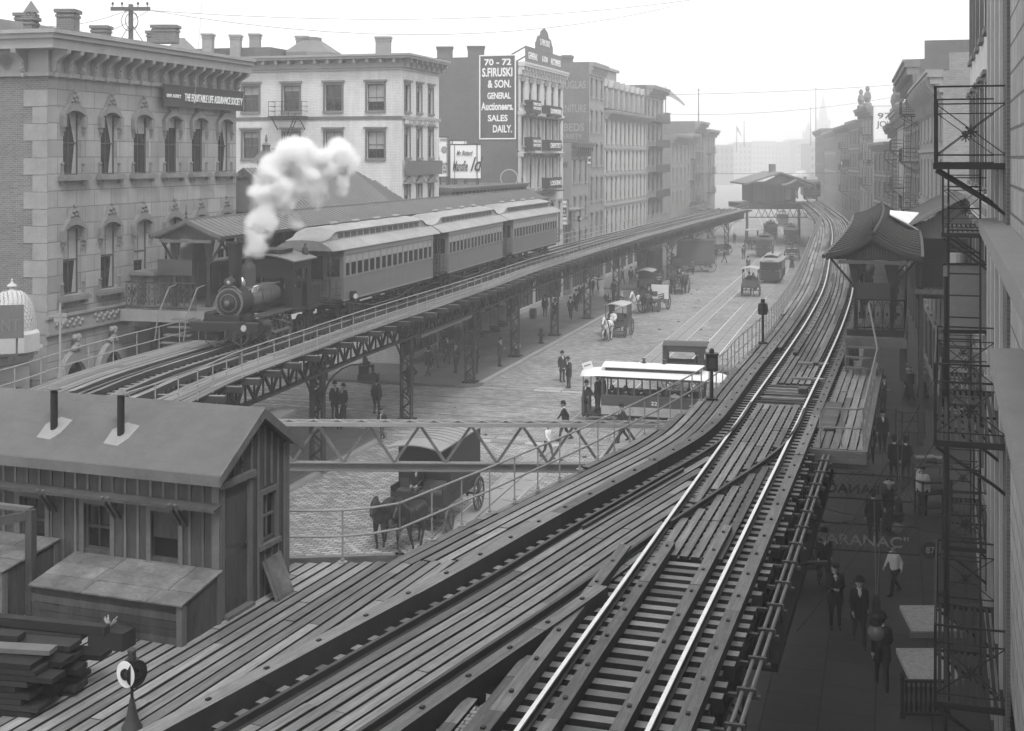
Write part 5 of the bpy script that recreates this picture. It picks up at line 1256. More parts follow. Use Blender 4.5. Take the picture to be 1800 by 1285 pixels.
# street stairs, dark under the shelter
st = thing('station_stairs', 'dark covered iron stair falling from the station building to the shaded pavement', 'stairs', (18, 52, 0)); mb = MB()
sp = Path([(15.2+.3*(Y-40), Y) for Y in (36, 44, 52, 60)])
for i in range(26): d = 2+i*.6; mb.bar(sp.p(d, -.7, .4+i*.26), sp.p(d, .9, .4+i*.26), .34, .05)
mb.build('treads', MT['iron_mid'], st, world=True)
for l in (-.75, .95): mb = MB(); mb.bar(sp.p(1.8, l, .2), sp.p(17.4, l, 7.0), .06, .3); mb.bar(sp.p(1.8, l, 1.2), sp.p(17.4, l, 8.0), .05); mb.build('string', MT['iron'], st, world=True)
# far station across the avenue
fs = thing('station', 'distant station with broad low pitched roof spanning the avenue between both railways', 'station', (40, 200, 0))
p = lambda px, z, Y=200: V(((px+14-900)*Y/2300, Y, z))
def rb(n, a, b, m, dy=0): k = MB(); k.bb(a, b); return k.build(n, MT[m], fs, world=True)
xl, xr = p(1297, 0).x, p(1388, 0).x
rb('walls', (xl+1, 199, 6.2), (xr-.5, 209, 9.2), 'bead_board'); rb('deck_girder', (xl-1, 197.5, 5.2), (xr+3, 210, 6.0), 'iron')
k = MB(); ax = p(1352, 0).x; lx, rx = p(1290, 0).x, p(1412, 0).x
for a, b in ((V((lx, 197, 8.9)), V((ax, 197, 10.6))), (V((ax, 197, 10.6)), V((rx, 197, 8.9)))): k.prism([a, b, b+V((0, 14, 0)), a+V((0, 14, 0))], (0, 0, .25))
k.build('roof', MT['tin_roof'], fs, world=True); k = MB(); k.prism([(lx+2, 197.6, 8.9), (rx-2, 197.6, 8.9), (ax, 197.6, 10.5)], (0, .2, 0)); k.build('gable', MT['bead_board'], fs, world=True)
k = MB(); k.bb((ax-.5, 203, 10.4), (ax+.4, 204, 12.0)); k.build('chimney', MT['brick'], fs, world=True)
k = MB(); k.bb((p(1362,0).x, 198.9, 6.6), (p(1374,0).x, 198.98, 8.7)); k.build('poster', MT['sign_white'], fs, world=True)
for i in range(5): k = MB(); x = xl+1+(xr-xl-2)*i/4; k.bar((x, 197.7, 6), (x, 197.7, 8.9), .2); k.build('post', MT['iron_mid'], fs, world=True)
k = MB()
for i in range(9): x = xl+1+i*.95; k.bar((x, 197.4, 4.0), (x+.47, 197.4, 5.2), .08); k.bar((x+.47, 197.4, 5.2), (x+.95, 197.4, 4.0), .08)
k.bar((xl, 197.4, 4.0), (xr+1, 197.4, 4.0), .15); k.build('truss', MT['iron_mid'], fs, world=True)
for x in (xl, xr): 
    k = MB(); k.bar((x, 199, 0), (x, 199, 5.3), .35); k.build('column', MT['iron'], fs, world=True)
FP = M.shift(-2.9, M.sY(180), M.L); fc = canopy('station_canopy', 'small hazy platform roof beside the oncoming far train', FP, FP.sY(188), FP.sY(206), 2.0, 9.8, 9.0, 7.1, lat_posts=(0,), roofm='tin_roof', seams=3)
# ---------------------------------------------------------------- train
def wheel_me(r, w, n=20, spokes=10, m='iron_mid', hub=.09):
    k = MB(); Rx_ = Matrix.Rotation(R(90), 3, 'X')
    for i in range(n):
        t0, t1 = 2*math.pi*i/n, 2*math.pi*(i+1)/n
        for (ra, rb_, ya, yb) in ((r, r-.07, -w/2, w/2),):
            q = [(ra*math.cos(t0), ya, ra*math.sin(t0)), (ra*math.cos(t1), ya, ra*math.sin(t1)), (rb_*math.cos(t1), ya, rb_*math.sin(t1)), (rb_*math.cos(t0), ya, rb_*math.sin(t0))]
            k.prism(q, (0, w, 0))
    for i in range(spokes): t = 2*math.pi*i/spokes; k.bar((0, 0, 0), ((r-.05)*math.cos(t), 0, (r-.05)*math.sin(t)), w*.35, .05, up=V((0,1,0)))
    k.tube((0, -w*.7, 0), (0, w*.7, 0), hub, n=10); return k.build('wheel', MT[m], link=False)
WH = wheel_me(.53, .12, 24, 12, 'iron_light'); WS = wheel_me(.38, .12, 18, 8, 'iron_mid')
lo_s = LT.sY(46.55); loco_len = 6.7
def on_track(s_): p = LT.p(s_, 0, RZ); return p, LT.ang(s_)
p, a = on_track(lo_s+3.3); a += math.pi; p0 = LT.p(lo_s, 0, RZ)
LM = thing('steam_locomotive', 'small dark tank locomotive blowing white steam at the head of the train', 'locomotive', (p0.x, p0.y, RZ), a)
# local frame: x=0 at the front beam, x negative towards the cab; y=+ is the locomotive's left side (street side is +y)
k = MB(); prof = [(.5, 0), (.5, 3.2)]
k.lathe([(.47, 0), (.47, 2.9)], (-4.0, 0, 1.68), 28, M=Matrix.Rotation(R(90), 3, 'Y')); 
for x in (-1.5, -2.4, -3.2): k.lathe([(.48, 0), (.49, .01), (.49, .06), (.48, .07)], (x, 0, 1.68), 28, M=Matrix.Rotation(R(90), 3, 'Y'), m=1)
k.build('boiler', [MT['boiler'], MT['iron_mid']], LM, smooth=True)
k = MB(); k.lathe([(.53, 0), (.53, .95), (.5, 1.0), (.42, 1.02), (.42, 1.05), (.3, 1.07), (.27, 1.12), (.17, 1.16), (.13, 1.2), (.02, 1.21)], (-1.45, 0, 1.68), 28, M=Matrix.Rotation(R(90), 3, 'Y'))
for i in range(20): t = 2*math.pi*i/20; k.sphere((-.44, .46*math.cos(t), 1.68+.46*math.sin(t)), .02, 4)
k.build('smokebox', MT['iron'], LM)
k = MB(); k.M = Matrix.Translation((0,0,1.68)) @ Matrix.Rotation(R(90), 4, 'Y')
for r0, r1, x in ((.51, .54, -.47), (.31, .33, -.4), (.17, .2, -.37)): k.lathe([(r0, x-.0), (r1, x), (r1, x+.03), (r0, x+.03)], n=28)
k.sphere((0, 0, -.3), .13, 10, sc=(1, 1, .7)); k.build('smokebox_door_ring', MT['cornice_dark'], LM, smooth=True)
k = MB(); k.pipe([(-.5, -.46, 2.05), (-.44, -.2, 2.28), (-.44, .2, 2.28), (-.5, .46, 2.05)], .02, 6); k.build('handrail', MT['iron_light'], LM)
k = MB(); k.lathe([(.2, 2.1), (.2, 2.2), (.22, 2.25), (.26, 3.75), (.3, 3.76), (.3, 3.84), (.24, 3.84), (.2, 3.3)], (-.95, 0, 0), 18); k.build('chimney', MT['iron'], LM, smooth=True)
k = MB(); k.lathe([(.3, 2.05), (.27, 2.15), (.27, 2.75), (.24, 2.9), (.14, 3.0), (.12, 3.15), (.1, 3.25), (.02, 3.26)], (-2.1, 0, 0), 18); k.build('steam_dome', MT['iron_mid'], LM, smooth=True)
k = MB(); k.lathe([(.15, -.14), (.17, .1), (.17, .16), (.14, .17)], (-.55, 0, 2.42), 14, M=Matrix.Rotation(R(90), 3, 'Y')); k.lathe([(.08, 0), (.05, .08), (.09, .12)], (-.62, 0, 2.57), 8); k.box((-.6, 0, 2.22), (.25, .2, .1)); k.build('headlamp', MT['iron_mid'], LM, smooth=True)
k = MB(); k.lathe([(.12, 0), (.02, .02)], (-.39, 0, 2.42), 14, M=Matrix.Rotation(R(90), 3, 'Y')); k.build('lamp_glass', MT['brass'], LM)
k = MB(); k.lathe([(.02, 2.15), (.12, 2.2), (.13, 2.3), (.08, 2.42), (.03, 2.5)], (-1.55, 0, 0), 10); k.build('bell', MT['brass'], LM, smooth=True)
k = MB(); k.box((-1.75, .42, 2.05), (.45, .06, .28), M=Matrix.Rotation(R(-25), 3, 'X')); k.build('number_plate', MT['sign_white'], LM)
text('7', .2, 'letter_dark', LM, (-1.75, .46, 1.98), R(180))
k = MB(); k.bb((-.12, -1.25, .72), (.1, 1.25, 1.0)); k.bb((-.14, -1.3, 1.0), (.12, 1.3, 1.05), 1); k.build('buffer_beam', [MT['iron'], MT['iron_mid']], LM)
k = MB(); k.bb((-1.1, -.55, .85), (-.1, .55, 1.25)); k.bb((-.7, -.9, 1.05), (-.3, -.5, 1.3)); k.bb((-.7, .5, 1.05), (-.35, .85, 1.25)); k.build('frame_saddle', MT['iron'], LM)
k = MB(); k.pipe([(.15, -.6, .7), (.15, -.6, .35), (.15, -.2, .2), (.15, .1, .35), (.15, .15, .8)], .035, 6); k.pipe([(.15, .5, .7), (.15, .45, .4), (.15, .75, .25), (.15, 1.0, .45), (.15, 1.0, .7)], .025, 6); k.build('brake_hose', MT['iron_mid'], LM)
k = MB(); k.bb((-4.0, -1.15, 1.12), (-.9, -.55, 1.17)); k.bb((-4.0, .55, 1.12), (-.9, 1.15, 1.17)); k.build('running_board', MT['iron_mid'], LM)
k = MB(); k.bb((-6.6, -1.15, .95), (-3.5, 1.15, 1.05)); k.bb((-3.75, -1.1, 1.05), (-3.7, -.75, 3.0)); k.bb((-3.75, .75, 1.05), (-3.7, 1.1, 3.0)); k.bb((-3.75, -.75, 2.3), (-3.7, .75, 3.05))
for sy in (-1, 1):
    y0, y1 = (sy*1.06, sy*1.1)
    k.bb((-4.55, y0, 1.05), (-3.75, y1, 1.85)); k.bb((-5.5, y0, 1.05), (-5.1, y1, 2.9)); k.bb((-5.1, y0, 2.6), (-3.75, y1, 2.95)); k.bb((-4.6, y0, 1.85), (-4.5, y1, 2.6)); k.bb((-4.1, y0, 1.85), (-4.04, y1, 2.6)); k.bb((-3.8, y0, 1.85), (-3.75, y1, 2.6))
k.bb((-5.5, -1.06, 1.05), (-5.45, 1.06, 1.9)); k.bb((-5.5, -1.06, 2.55), (-5.45, 1.06, 2.95))
for i in range(9): 
    for sy in (-1, 1): k.sphere((-5.3, sy*1.11, 1.15+i*.2), .015, 4)
k.build('cab', MT['iron'], LM)
k = MB(); N = 8; arc = [(-1.25+2.5*i/N, 2.97+.24*math.sin(math.pi*i/N)) for i in range(N+1)]
k.prism([(-3.45, y, z) for y, z in arc] + [(-3.45, y, z-.05) for y, z in arc[::-1]], (-2.3, 0, 0)); k.build('cab_roof', MT['iron_light'], LM, smooth=True)
k = MB(); k.bb((-5.2, -.45, 3.2), (-3.9, -.3, 3.32)); k.bb((-5.2, .3, 3.2), (-3.9, .45, 3.32)); k.bb((-5.2, -.5, 3.32), (-3.9, .5, 3.36)); k.build('roof_vent', MT['iron_mid'], LM)
k = MB(); k.lathe([(.12, 3.15), (.12, 3.4), (.08, 3.45), (.05, 3.5), (.06, 3.56), (.02, 3.6)], (-5.5, .85, -.08), 10); k.build('marker_lamp', MT['iron_mid'], LM, smooth=True)
k = MB(); k.bb((-6.6, -1.05, 1.05), (-5.5, 1.05, 1.75)); k.bb((-6.6, -1.1, 1.75), (-5.5, 1.1, 1.85)); k.bb((-6.4, -.8, 1.85), (-5.6, .8, 2.0)); k.build('coal_bunker', MT['iron'], LM)
for sy in (-1, 1):
    for x, me in ((-2.35, WH), (-3.75, WH), (-5.2, WS), (-6.2, WS)): put('driving_wheel' if me is WH else 'truck_wheel', me, LM, (x, sy*.75, .53 if me is WH else .38))
    k = MB(); k.lathe([(.3, 0), (.32, .04), (.32, .62), (.3, .66), (.05, .67)], (-1.35, sy*.95, .78), 18, M=Matrix.Rotation(R(90), 3, 'Y')); k.build('cylinder', MT['iron'], LM, smooth=True)
    k = MB(); k.bar((-3.75, sy*.9, .42), (-2.35, sy*.9, .42), .04, .1); k.bar((-2.35, sy*.95, .42), (-1.3, sy*.95, .78), .04, .09); k.bar((-2.2, sy*.95, .9), (-1.3, sy*.95, .9), .05, .05); k.bar((-3.75, sy*.95, .6), (-2.0, sy*.95, 1.0), .04, .05); k.build('side_rod', MT['iron_light'], LM)
k = MB(); k.pipe([(-3.7, .55, 2.15), (-2.2, .5, 2.2), (-1.0, .5, 2.1)], .02, 6); k.build('handrail', MT['iron_light'], LM)
# cars
def section(c):
    return [(-1.42, 3.08), (-1.3, 3.2), (-1.05, 3.34), (-.8, 3.44), (-.78, 3.46+.3*c), (-.86, 3.46+.34*c), (-.5, 3.5+.44*c), (0, 3.52+.48*c), (.5, 3.5+.44*c), (.86, 3.46+.34*c), (.78, 3.46+.3*c), (.8, 3.44), (1.05, 3.34), (1.3, 3.2), (1.42, 3.08)]
def make_car(label):
    t = thing('passenger_car', label, 'railway car', (0,0,0), 0, 'cars of the steam train'); BLn = 11.2; hb = BLn/2; HB = hb+1.15
    k = MB()
    for sy in (-1, 1):
        k.bb((-hb, sy*1.3, .95), (hb, sy*1.33, 1.92)); k.bb((-hb, sy*1.3, 2.82), (hb, sy*1.33, 3.08))
    k.build('side_panel', MT['car_side'], t)
    k = MB()
    for sy in (-1, 1): k.bb((-hb-.01, sy*1.28, 2.86), (hb+.01, sy*1.36, 3.06)); k.bb((-hb-.01, sy*1.3, 1.9), (hb+.01, sy*1.35, 1.95)); k.bb((-hb-.01, sy*1.3, .93), (hb+.01, sy*1.35, .99))
    k.build('moulding', MT['car_paint'], t)
    n = 16; pw = BLn/n; fr = MB(); fr.bb((-pw/2, -.03, 0), (-pw/2+.07, .03, .9)); fr.bb((pw/2-.07, -.03, 0), (pw/2, .03, .9)); fr.bb((-pw/2+.07, -.02, .56), (pw/2-.07, .02, .6)); fr.bb((-pw/2+.07, -.04, 0), (pw/2-.07, .04, .04), 2)
    fr.quad((-pw/2+.07, 0, .04), (pw/2-.07, 0, .04), (pw/2-.07, 0, .9), (-pw/2+.07, 0, .9), 1); fr.quad((-pw/2+.07, -.012, .6), (pw/2-.07, -.012, .6), (pw/2-.07, -.012, .9), (-pw/2+.07, -.012, .9), 3)
    wm = fr.build('window', [MT['car_paint'], MT['glass'], MT['iron_light'], MT['car_roof']], link=False)
    for i in range(n):
        put('window', wm, t, (-hb+pw*(i+.5), -1.31, 1.93)); put('window', wm, t, (-hb+pw*(i+.5), 1.31, 1.93), math.pi)
    k = MB(); k.bb((-.09, -.0225, 0), (.09, .0225, 1.0)); pme = k.build('pilaster', MT['car_paint'], link=False)
    for sy in (-1, 1):
        for x in (-hb+.1, -hb+BLn*.375, -hb+BLn*.625, hb-.1): put('pilaster', pme, t, (x, sy*1.3245, 1.9))
    for sx in (-1, 1): k = MB(); k.bb((sx*hb-.03, -1.3, .95), (sx*hb+.03, -.4, 3.08)); k.bb((sx*hb-.03, .4, .95), (sx*hb+.03, 1.3, 3.08)); k.bb((sx*hb-.03, -.4, 2.8), (sx*hb+.03, .4, 3.08)); k.bb((sx*(hb-.0)-.02, -.4, 1.0), (sx*hb+.02, .4, 1.8)); k.build('end_wall', MT['car_side'], t)
    for sx in (-1, 1): k = MB(); k.bb((sx*hb-.01, -.38, 1.8), (sx*hb+.01, .38, 2.8)); k.bb((sx*(hb+.035)-.01, -1.15, 1.95), (sx*(hb+.035)+.01, -.6, 2.7)); k.bb((sx*(hb+.035)-.01, .6, 1.95), (sx*(hb+.035)+.01, 1.15, 2.7)); k.build('end_glass', MT['glass'], t)
    xs = [(-HB, 0), (-HB+.25, .05), (-hb-.3, .35), (-hb, .8), (-hb+.3, 1), (hb-.3, 1), (hb, .8), (hb+.3, .35), (HB-.25, .05), (HB, 0)]
    k = MB(); vs = []; K = 15
    for x, c in xs: vs += [(x, y*(.93 if abs(x) > hb+.9 else 1), z) for y, z in section(c)]
    k.add(vs, [(i*K+j, i*K+j+1, (i+1)*K+j+1, (i+1)*K+j) for i in range(len(xs)-1) for j in range(K-1)] + [tuple(range(K)), tuple(range((len(xs)-1)*K, len(xs)*K))[::-1], tuple(q for i in range(len(xs)) for q in (i*K,)) + tuple((i*K+K-1) for i in range(len(xs)-1, -1, -1))])
    k.build('roof', MT['car_roof'], t, smooth=True)
    for sy in (-1, 1):
        k = MB()
        for i in range(14): x = -hb+.9+i*(BLn-1.8)/13; k.bb((x-.3, sy*.785, 3.5), (x+.3, sy*.80, 3.72))
        k.build('clerestory_light', MT['trim_dark'], t)
    for i in range(4): k = MB(); x = -hb+1.8+i*2.5; k.lathe([(.1, 3.95), (.06, 4.02), (.14, 4.06), (.12, 4.12), (.02, 4.14)], (x, 0, 0), 8); k.lathe([(.1, 3.95), (.06, 4.02), (.14, 4.06), (.12, 4.12), (.02, 4.14)], (x+.35, 0, 0), 8); k.build('roof_ventilator', MT['car_roof'], t)
    k = MB(); k.bb((-hb, -1.25, .8), (hb, 1.25, .95))
    for sx in (-1, 1): k.bb((sx*hb, -1.25, .95), (sx*HB, 1.25, 1.03))
    k.build('underframe', MT['iron'], t)
    for sy in (-1, 1): k = MB(); k.pipe([(-hb+.8, sy*1.0, .8), (-1.6, sy*1.0, .35), (1.6, sy*1.0, .35), (hb-.8, sy*1.0, .8)], .025, 6); k.bar((-1.6, sy*1.0, .35), (-1.6, sy*1.0, .8), .06); k.bar((1.6, sy*1.0, .35), (1.6, sy*1.0, .8), .06); k.build('truss_rod', MT['iron_light'], t)
    for sx in (-1, 1):
        for sy in (-1, 1):
            k = MB()
            for j in range(6): k.bar((sx*(HB-.05), sy*(.45+.14*j), 1.03), (sx*(HB-.05), sy*(.45+.14*j), 1.85), .02)
            for z in (1.2, 1.5, 1.87): k.bar((sx*(HB-.05), sy*.42, z), (sx*(HB-.05), sy*1.2, z), .03); k.bar((sx*(HB-.05), sy*1.2, z), (sx*hb, sy*1.2, z), .03)
            k.bar((sx*(HB-.05), sy*1.2, 1.03), (sx*(HB-.05), sy*1.2, 3.1), .05); k.bar((sx*(hb+.5), sy*1.2, 1.03), (sx*(hb+.5), sy*1.2, 1.85), .025)
            k.build('platform_gate', MT['iron_mid'], t)
        bg_ = MB(); x = sx*(hb-1.6)
        for sy in (-1, 1): bg_.bb((x-1.0, sy*.85, .35), (x+1.0, sy*.9, .5)); bg_.bb((x-.25, sy*.8, .25), (x+.25, sy*.92, .8))
        bg_.bb((x-.15, -.8, .4), (x+.15, .8, .6)); bo = bg_.build('bogie', MT['iron'], t)
        for dx in (-.75, .75):
            for sy in (-1, 1): put('wheel', WS, bo, (x+dx, sy*.72, .38))
    return t
car0 = make_car('first passenger car, coupled directly behind the small locomotive')
cs = LT.sY(54.7)+5.6
for i, lb in enumerate(('first passenger car, coupled directly behind the small locomotive', 'middle passenger car of the three behind the locomotive', 'last passenger car of the steam train, farthest from the locomotive')):
    s_ = cs+i*13.75; q0, q1 = LT.p(s_-4), LT.p(s_+4); c = (q0+q1)/2; a = math.atan2(q1.y-q0.y, q1.x-q0.x)
    if i == 0: car0.location = (c.x, c.y, RZ); car0.rotation_euler = (0, 0, a)
    else: dup(car0, (c.x, c.y, RZ), a, lb)
s_ = M.sY(207); q0, q1 = M.p(s_-3), M.p(s_); a = math.atan2(q1.y-q0.y, q1.x-q0.x); c = M.p(s_+4, 0, RZ)
dup(car0, (c.x, c.y, RZ), a, 'lone hazy train car standing at the far station on the near railway', group='distant train')
# steam
def puffs(name, label, blobs, dens, scale, mat_name):
    import mathutils
    rn = random.Random(5); bm = bmesh.new()
    for (c, r) in blobs:
        for j in range(9):
            d = V((rn.gauss(0, 1), rn.gauss(0, 1), rn.gauss(0, 1))).normalized()*r*rn.uniform(.2, 1.0); rr_ = r*rn.uniform(.4, .8)
            bmesh.ops.create_icosphere(bm, subdivisions=2, radius=rr_, matrix=Matrix.Translation(V(c)+d))
    me = bpy.data.meshes.new(name); bm.to_mesh(me); bm.free(); o = bpy.data.objects.new(name, me); COL.objects.link(o)
    m = o.modifiers.new('r', 'REMESH'); m.mode = 'VOXEL'; m.voxel_size = .12 if blobs[0][1] < 2 else .5
    bpy.context.view_layer.update(); me2 = bpy.data.meshes.new_from_object(o.evaluated_get(bpy.context.evaluated_depsgraph_get())); o.modifiers.clear(); o.data = me2
    from mathutils import noise
    for v in me2.vertices: v.co += V(noise.noise_vector(v.co*1.4))*.25 + V(noise.noise_vector(v.co*4.5))*.07
    Mv = bpy.data.materials.new(mat_name); Mv.use_nodes = True; N = Mv.node_tree.nodes; Lk = Mv.node_tree.links; N.remove(N['Principled BSDF'])
    pv = N.new('ShaderNodeVolumePrincipled'); pv.inputs['Color'].default_value = (1, 1, 1, 1); pv.inputs['Anisotropy'].default_value = .0; pv.inputs['Density Attribute'].default_value = ''
    at = N.new('ShaderNodeAttribute'); at.attribute_name = 'density'
    tc = N.new('ShaderNodeTexCoord'); nz = N.new('ShaderNodeTexNoise'); nz.inputs['Scale'].default_value = scale; nz.inputs['Detail'].default_value = 5
    mr = N.new('ShaderNodeMapRange'); mr.inputs[1].default_value = .38; mr.inputs[2].default_value = .6; mr.inputs[3].default_value = .06; mr.inputs[4].default_value = 1
    mu = N.new('ShaderNodeMath'); mu.operation = 'MULTIPLY'; m2 = N.new('ShaderNodeMath'); m2.operation = 'MULTIPLY'; m2.inputs[1].default_value = dens
    Lk.new(tc.outputs['Object'], nz.inputs[0]); Lk.new(nz.outputs[0], mr.inputs[0]); Lk.new(mr.outputs[0], mu.inputs[0]); Lk.new(at.outputs['Fac'], mu.inputs[1]); Lk.new(mu.outputs[0], m2.inputs[0]); Lk.new(m2.outputs[0], pv.inputs['Density']); Lk.new(pv.outputs[0], N['Material Output'].inputs['Volume'])
    me2.materials.clear(); me2.materials.append(Mv)
    ng = bpy.data.node_groups.new(name, 'GeometryNodeTree'); ng.interface.new_socket('Geometry', in_out='INPUT', socket_type='NodeSocketGeometry'); ng.interface.new_socket('Geometry', in_out='OUTPUT', socket_type='NodeSocketGeometry')
    gi = ng.nodes.new('NodeGroupInput'); go = ng.nodes.new('NodeGroupOutput'); mv = ng.nodes.new('GeometryNodeMeshToVolume'); sm = ng.nodes.new('GeometryNodeSetMaterial'); sm.inputs['Material'].default_value = Mv
    mv.resolution_mode = 'VOXEL_SIZE'; mv.inputs['Voxel Size'].default_value = .07; mv.inputs['Density'].default_value = 1; mv.inputs['Interior Band Width'].default_value = .45
    ng.links.new(gi.outputs[0], mv.inputs['Mesh']); ng.links.new(mv.outputs[0], sm.inputs[0]); ng.links.new(sm.outputs[0], go.inputs[0])
    md = o.modifiers.new('volume', 'NODES'); md.node_group = ng
    return tag(o, label, 'steam', None, 'stuff')
# ---------------------------------------------------------------- people
def fused(name, caps, voxel, mats, extra=None, smooth=True):
    "one continuous body grown from tapered limbs; each face takes the material of the nearest limb"
    bm = bmesh.new()
    for p, q, r1, r2, m in caps:
        p, q = V(p), V(q)
        bmesh.ops.create_icosphere(bm, subdivisions=2, radius=r1, matrix=Matrix.Translation(p))
        if (q-p).length > 1e-4:
            bmesh.ops.create_icosphere(bm, subdivisions=2, radius=r2, matrix=Matrix.Translation(q))
            d = q-p; M_ = Matrix.Translation((p+q)/2) @ d.to_track_quat('Z', 'Y').to_matrix().to_4x4()
            bmesh.ops.create_cone(bm, cap_ends=True, segments=14, radius1=r1, radius2=r2, depth=d.length, matrix=M_)
    me = bpy.data.meshes.new(name); bm.to_mesh(me); bm.free(); o = bpy.data.objects.new(name, me); COL.objects.link(o)
    m = o.modifiers.new('r', 'REMESH'); m.mode = 'VOXEL'; m.voxel_size = voxel
    s = o.modifiers.new('s', 'SMOOTH'); s.iterations = 3; s.factor = .5
    bpy.context.view_layer.update(); me2 = bpy.data.meshes.new_from_object(o.evaluated_get(bpy.context.evaluated_depsgraph_get()))
    bpy.data.objects.remove(o); bpy.data.meshes.remove(me); me2.name = name
    n = len(me2.polygons); C = np.zeros(n*3); me2.polygons.foreach_get('center', C); C = C.reshape(-1, 3)
    best = np.full(n, 1e9); mi = np.zeros(n, dtype=np.int32)
    for p, q, r1, r2, m in caps:
        p = np.array(p, float); q = np.array(q, float); d = q-p; L2 = max(d @ d, 1e-9); t = np.clip(((C-p) @ d)/L2, 0, 1)
        D = np.linalg.norm(C-(p+t[:, None]*d), axis=1) - (r1+(r2-r1)*t); k = D < best; best[k] = D[k]; mi[k] = m
    if extra:
        bm = bmesh.new(); bm.from_mesh(me2)
        n0 = len(bm.faces)
        for p, q, r, m in extra:
            p, q = V(p), V(q); d = q-p; M_ = Matrix.Translation((p+q)/2) @ d.to_track_quat('Z', 'Y').to_matrix().to_4x4()
            bmesh.ops.create_cone(bm, cap_ends=True, segments=6, radius1=r, radius2=r*.75, depth=d.length, matrix=M_)
            bmesh.ops.create_icosphere(bm, subdivisions=1, radius=r*.75, matrix=Matrix.Translation(q))
        bm.to_mesh(me2); n1 = len(bm.faces); bm.free(); mi = np.r_[mi, np.full(n1-n0, extra[0][3], dtype=np.int32)]
    for m in mats: me2.materials.append(m)
    me2.polygons.foreach_set('material_index', mi.astype(np.int32)); me2.polygons.foreach_set('use_smooth', [True]*len(me2.polygons)); me2.update()
    return me2
def figure(pose, kind='man'):
    "faces +x; joints laid out per pose"
    hp = .9; k = 1.0
    P = dict(pelvis=(0,0,.93), chest=(0,0,1.32), neck=(0,0,1.48), head=(.015,0,1.62))
    hipL, hipR = V((0,.09,.9)), V((0,-.09,.9)); shL, shR = V((0,.17,1.4)), V((0,-.17,1.4))
    kL, kR, fL, fR = V((.02,.1,.48)), V((.02,-.1,.48)), V((0,.11,.08)), V((0,-.11,.08))
    eL, eR, wL, wR = V((-.03,.24,1.13)), V((-.03,-.24,1.13)), V((.04,.25,.88)), V((.04,-.25,.88)); lean = V((0,0,0))
    if pose == 'walk':
        kL, fL = V((.2,.09,.5)), V((.28,.1,.09)); kR, fR = V((-.08,-.09,.47)), V((-.34,-.1,.14)); eL, wL = V((-.14,.22,1.16)), V((-.12,.22,.92)); eR, wR = V((.1,-.23,1.15)), V((.26,-.2,.97)); lean = V((.04,0,0))
    if pose == 'bent':   # reading, hands together before the chest
        eL, eR, wL, wR = V((.02,.22,1.13)), V((.02,-.22,1.13)), V((.27,.06,1.13)), V((.27,-.06,1.13)); P['head'] = (.07,0,1.6)
    if pose == 'hips':
        eL, eR, wL, wR = V((-.05,.36,1.15)), V((-.03,-.24,1.13)), V((.05,.19,1.02)), V((.04,-.25,.88)); fL = V((.08,.15,.08)); kL = V((.05,.12,.48))
    if pose == 'sit':
        dz = V((0,0,-.44)); hipL += dz; hipR += dz; shL += dz; shR += dz; P = {a: tuple(V(b)+dz) for a, b in P.items()}
        kL, kR, fL, fR = V((.44,.12,.5)), V((.44,-.12,.5)), V((.46,.12,.08)), V((.46,-.12,.08)); eL, eR, wL, wR = V((.02,.23,.72)), V((.02,-.23,.72)), V((.3,.12,.62)), V((.3,-.12,.62))
    T = 1; S = 0
    caps = []
    sh = [V(P[n_]) for n_ in ('pelvis', 'chest', 'neck', 'head')]; sh[1] += lean; sh[2] += lean*1.2; sh[3] += lean*1.5; shL += lean; shR += lean
    pel, ch, nk, hd = sh
    for y in (-.06, .06): caps.append((pel+V((0,y,0)), ch+V((0,y*1.35,0)), .125, .13, 0))
    caps.append((shL+V((0,-.03,0)), shR+V((0,.03,0)), .08, .08, 0))
    caps.append((nk+V((0,0,-.05)), nk+V((.005,0,.06)), .06, .052, 3 if kind != 'boy' else 2))
    caps += [(hd+V((0,0,.04)), hd+V((.005,0,.0)), .095, .09, 2), (hd+V((.03,0,-.06)), hd+V((.03,0,-.04)), .062, .07, 2), (hd+V((.095,0,-.005)), hd+V((.11,0,-.025)), .016, .018, 2), (hd+V((.0,.095,-.01)), hd+V((0,.095,.02)), .016, .02, 2), (hd+V((.0,-.095,-.01)), hd+V((0,-.095,.02)), .016, .02, 2),
             (hd+V((-.03,0,.05)), hd+V((-.03,0,.0)), .098, .085, 4)]
    if kind == 'woman':
        caps.append((pel+V((0,0,.02)), pel+V((-.02,0,-.55)), .15, .3, 1)); caps.append((pel+V((-.02,0,-.55)), pel+V((-.03,0,-.76)), .3, .33-.18, 1))
        for a in range(10):
            t = 2*math.pi*a/10; caps.append((pel+V((0,0,-.1)), V((pel.x-.03+.3*math.cos(t), .3*math.sin(t), .07)), .13, .05, 1))
        caps.append((shL+V((0,.03,-.03)), shL+V((0,.05,-.14)), .1, .08, 0)); caps.append((shR+V((0,-.03,-.03)), shR+V((0,-.05,-.14)), .1, .08, 0))
    else:
        for h_, kn, ft in ((hipL, kL, fL), (hipR, kR, fR)):
            caps += [(h_, kn, .105, .07, 1), (kn, ft, .068, .05, 1), (ft+V((-.04,0,-.03)), ft+V((.15,0,-.045)), .045, .04, 4)]
    if kind == 'man' and pose != 'sit':
        for y in (-.07, .07): caps.append((pel+V((0,y,.05)), pel+V((.01,y*1.5,-.2)), .135, .12, 0))
    if kind != 'woman': caps.append((ch+V((.1,0,.1)), ch+V((.108,0,.0 if kind == 'man' else -.2)), .04, .02, 3))
    extra = []
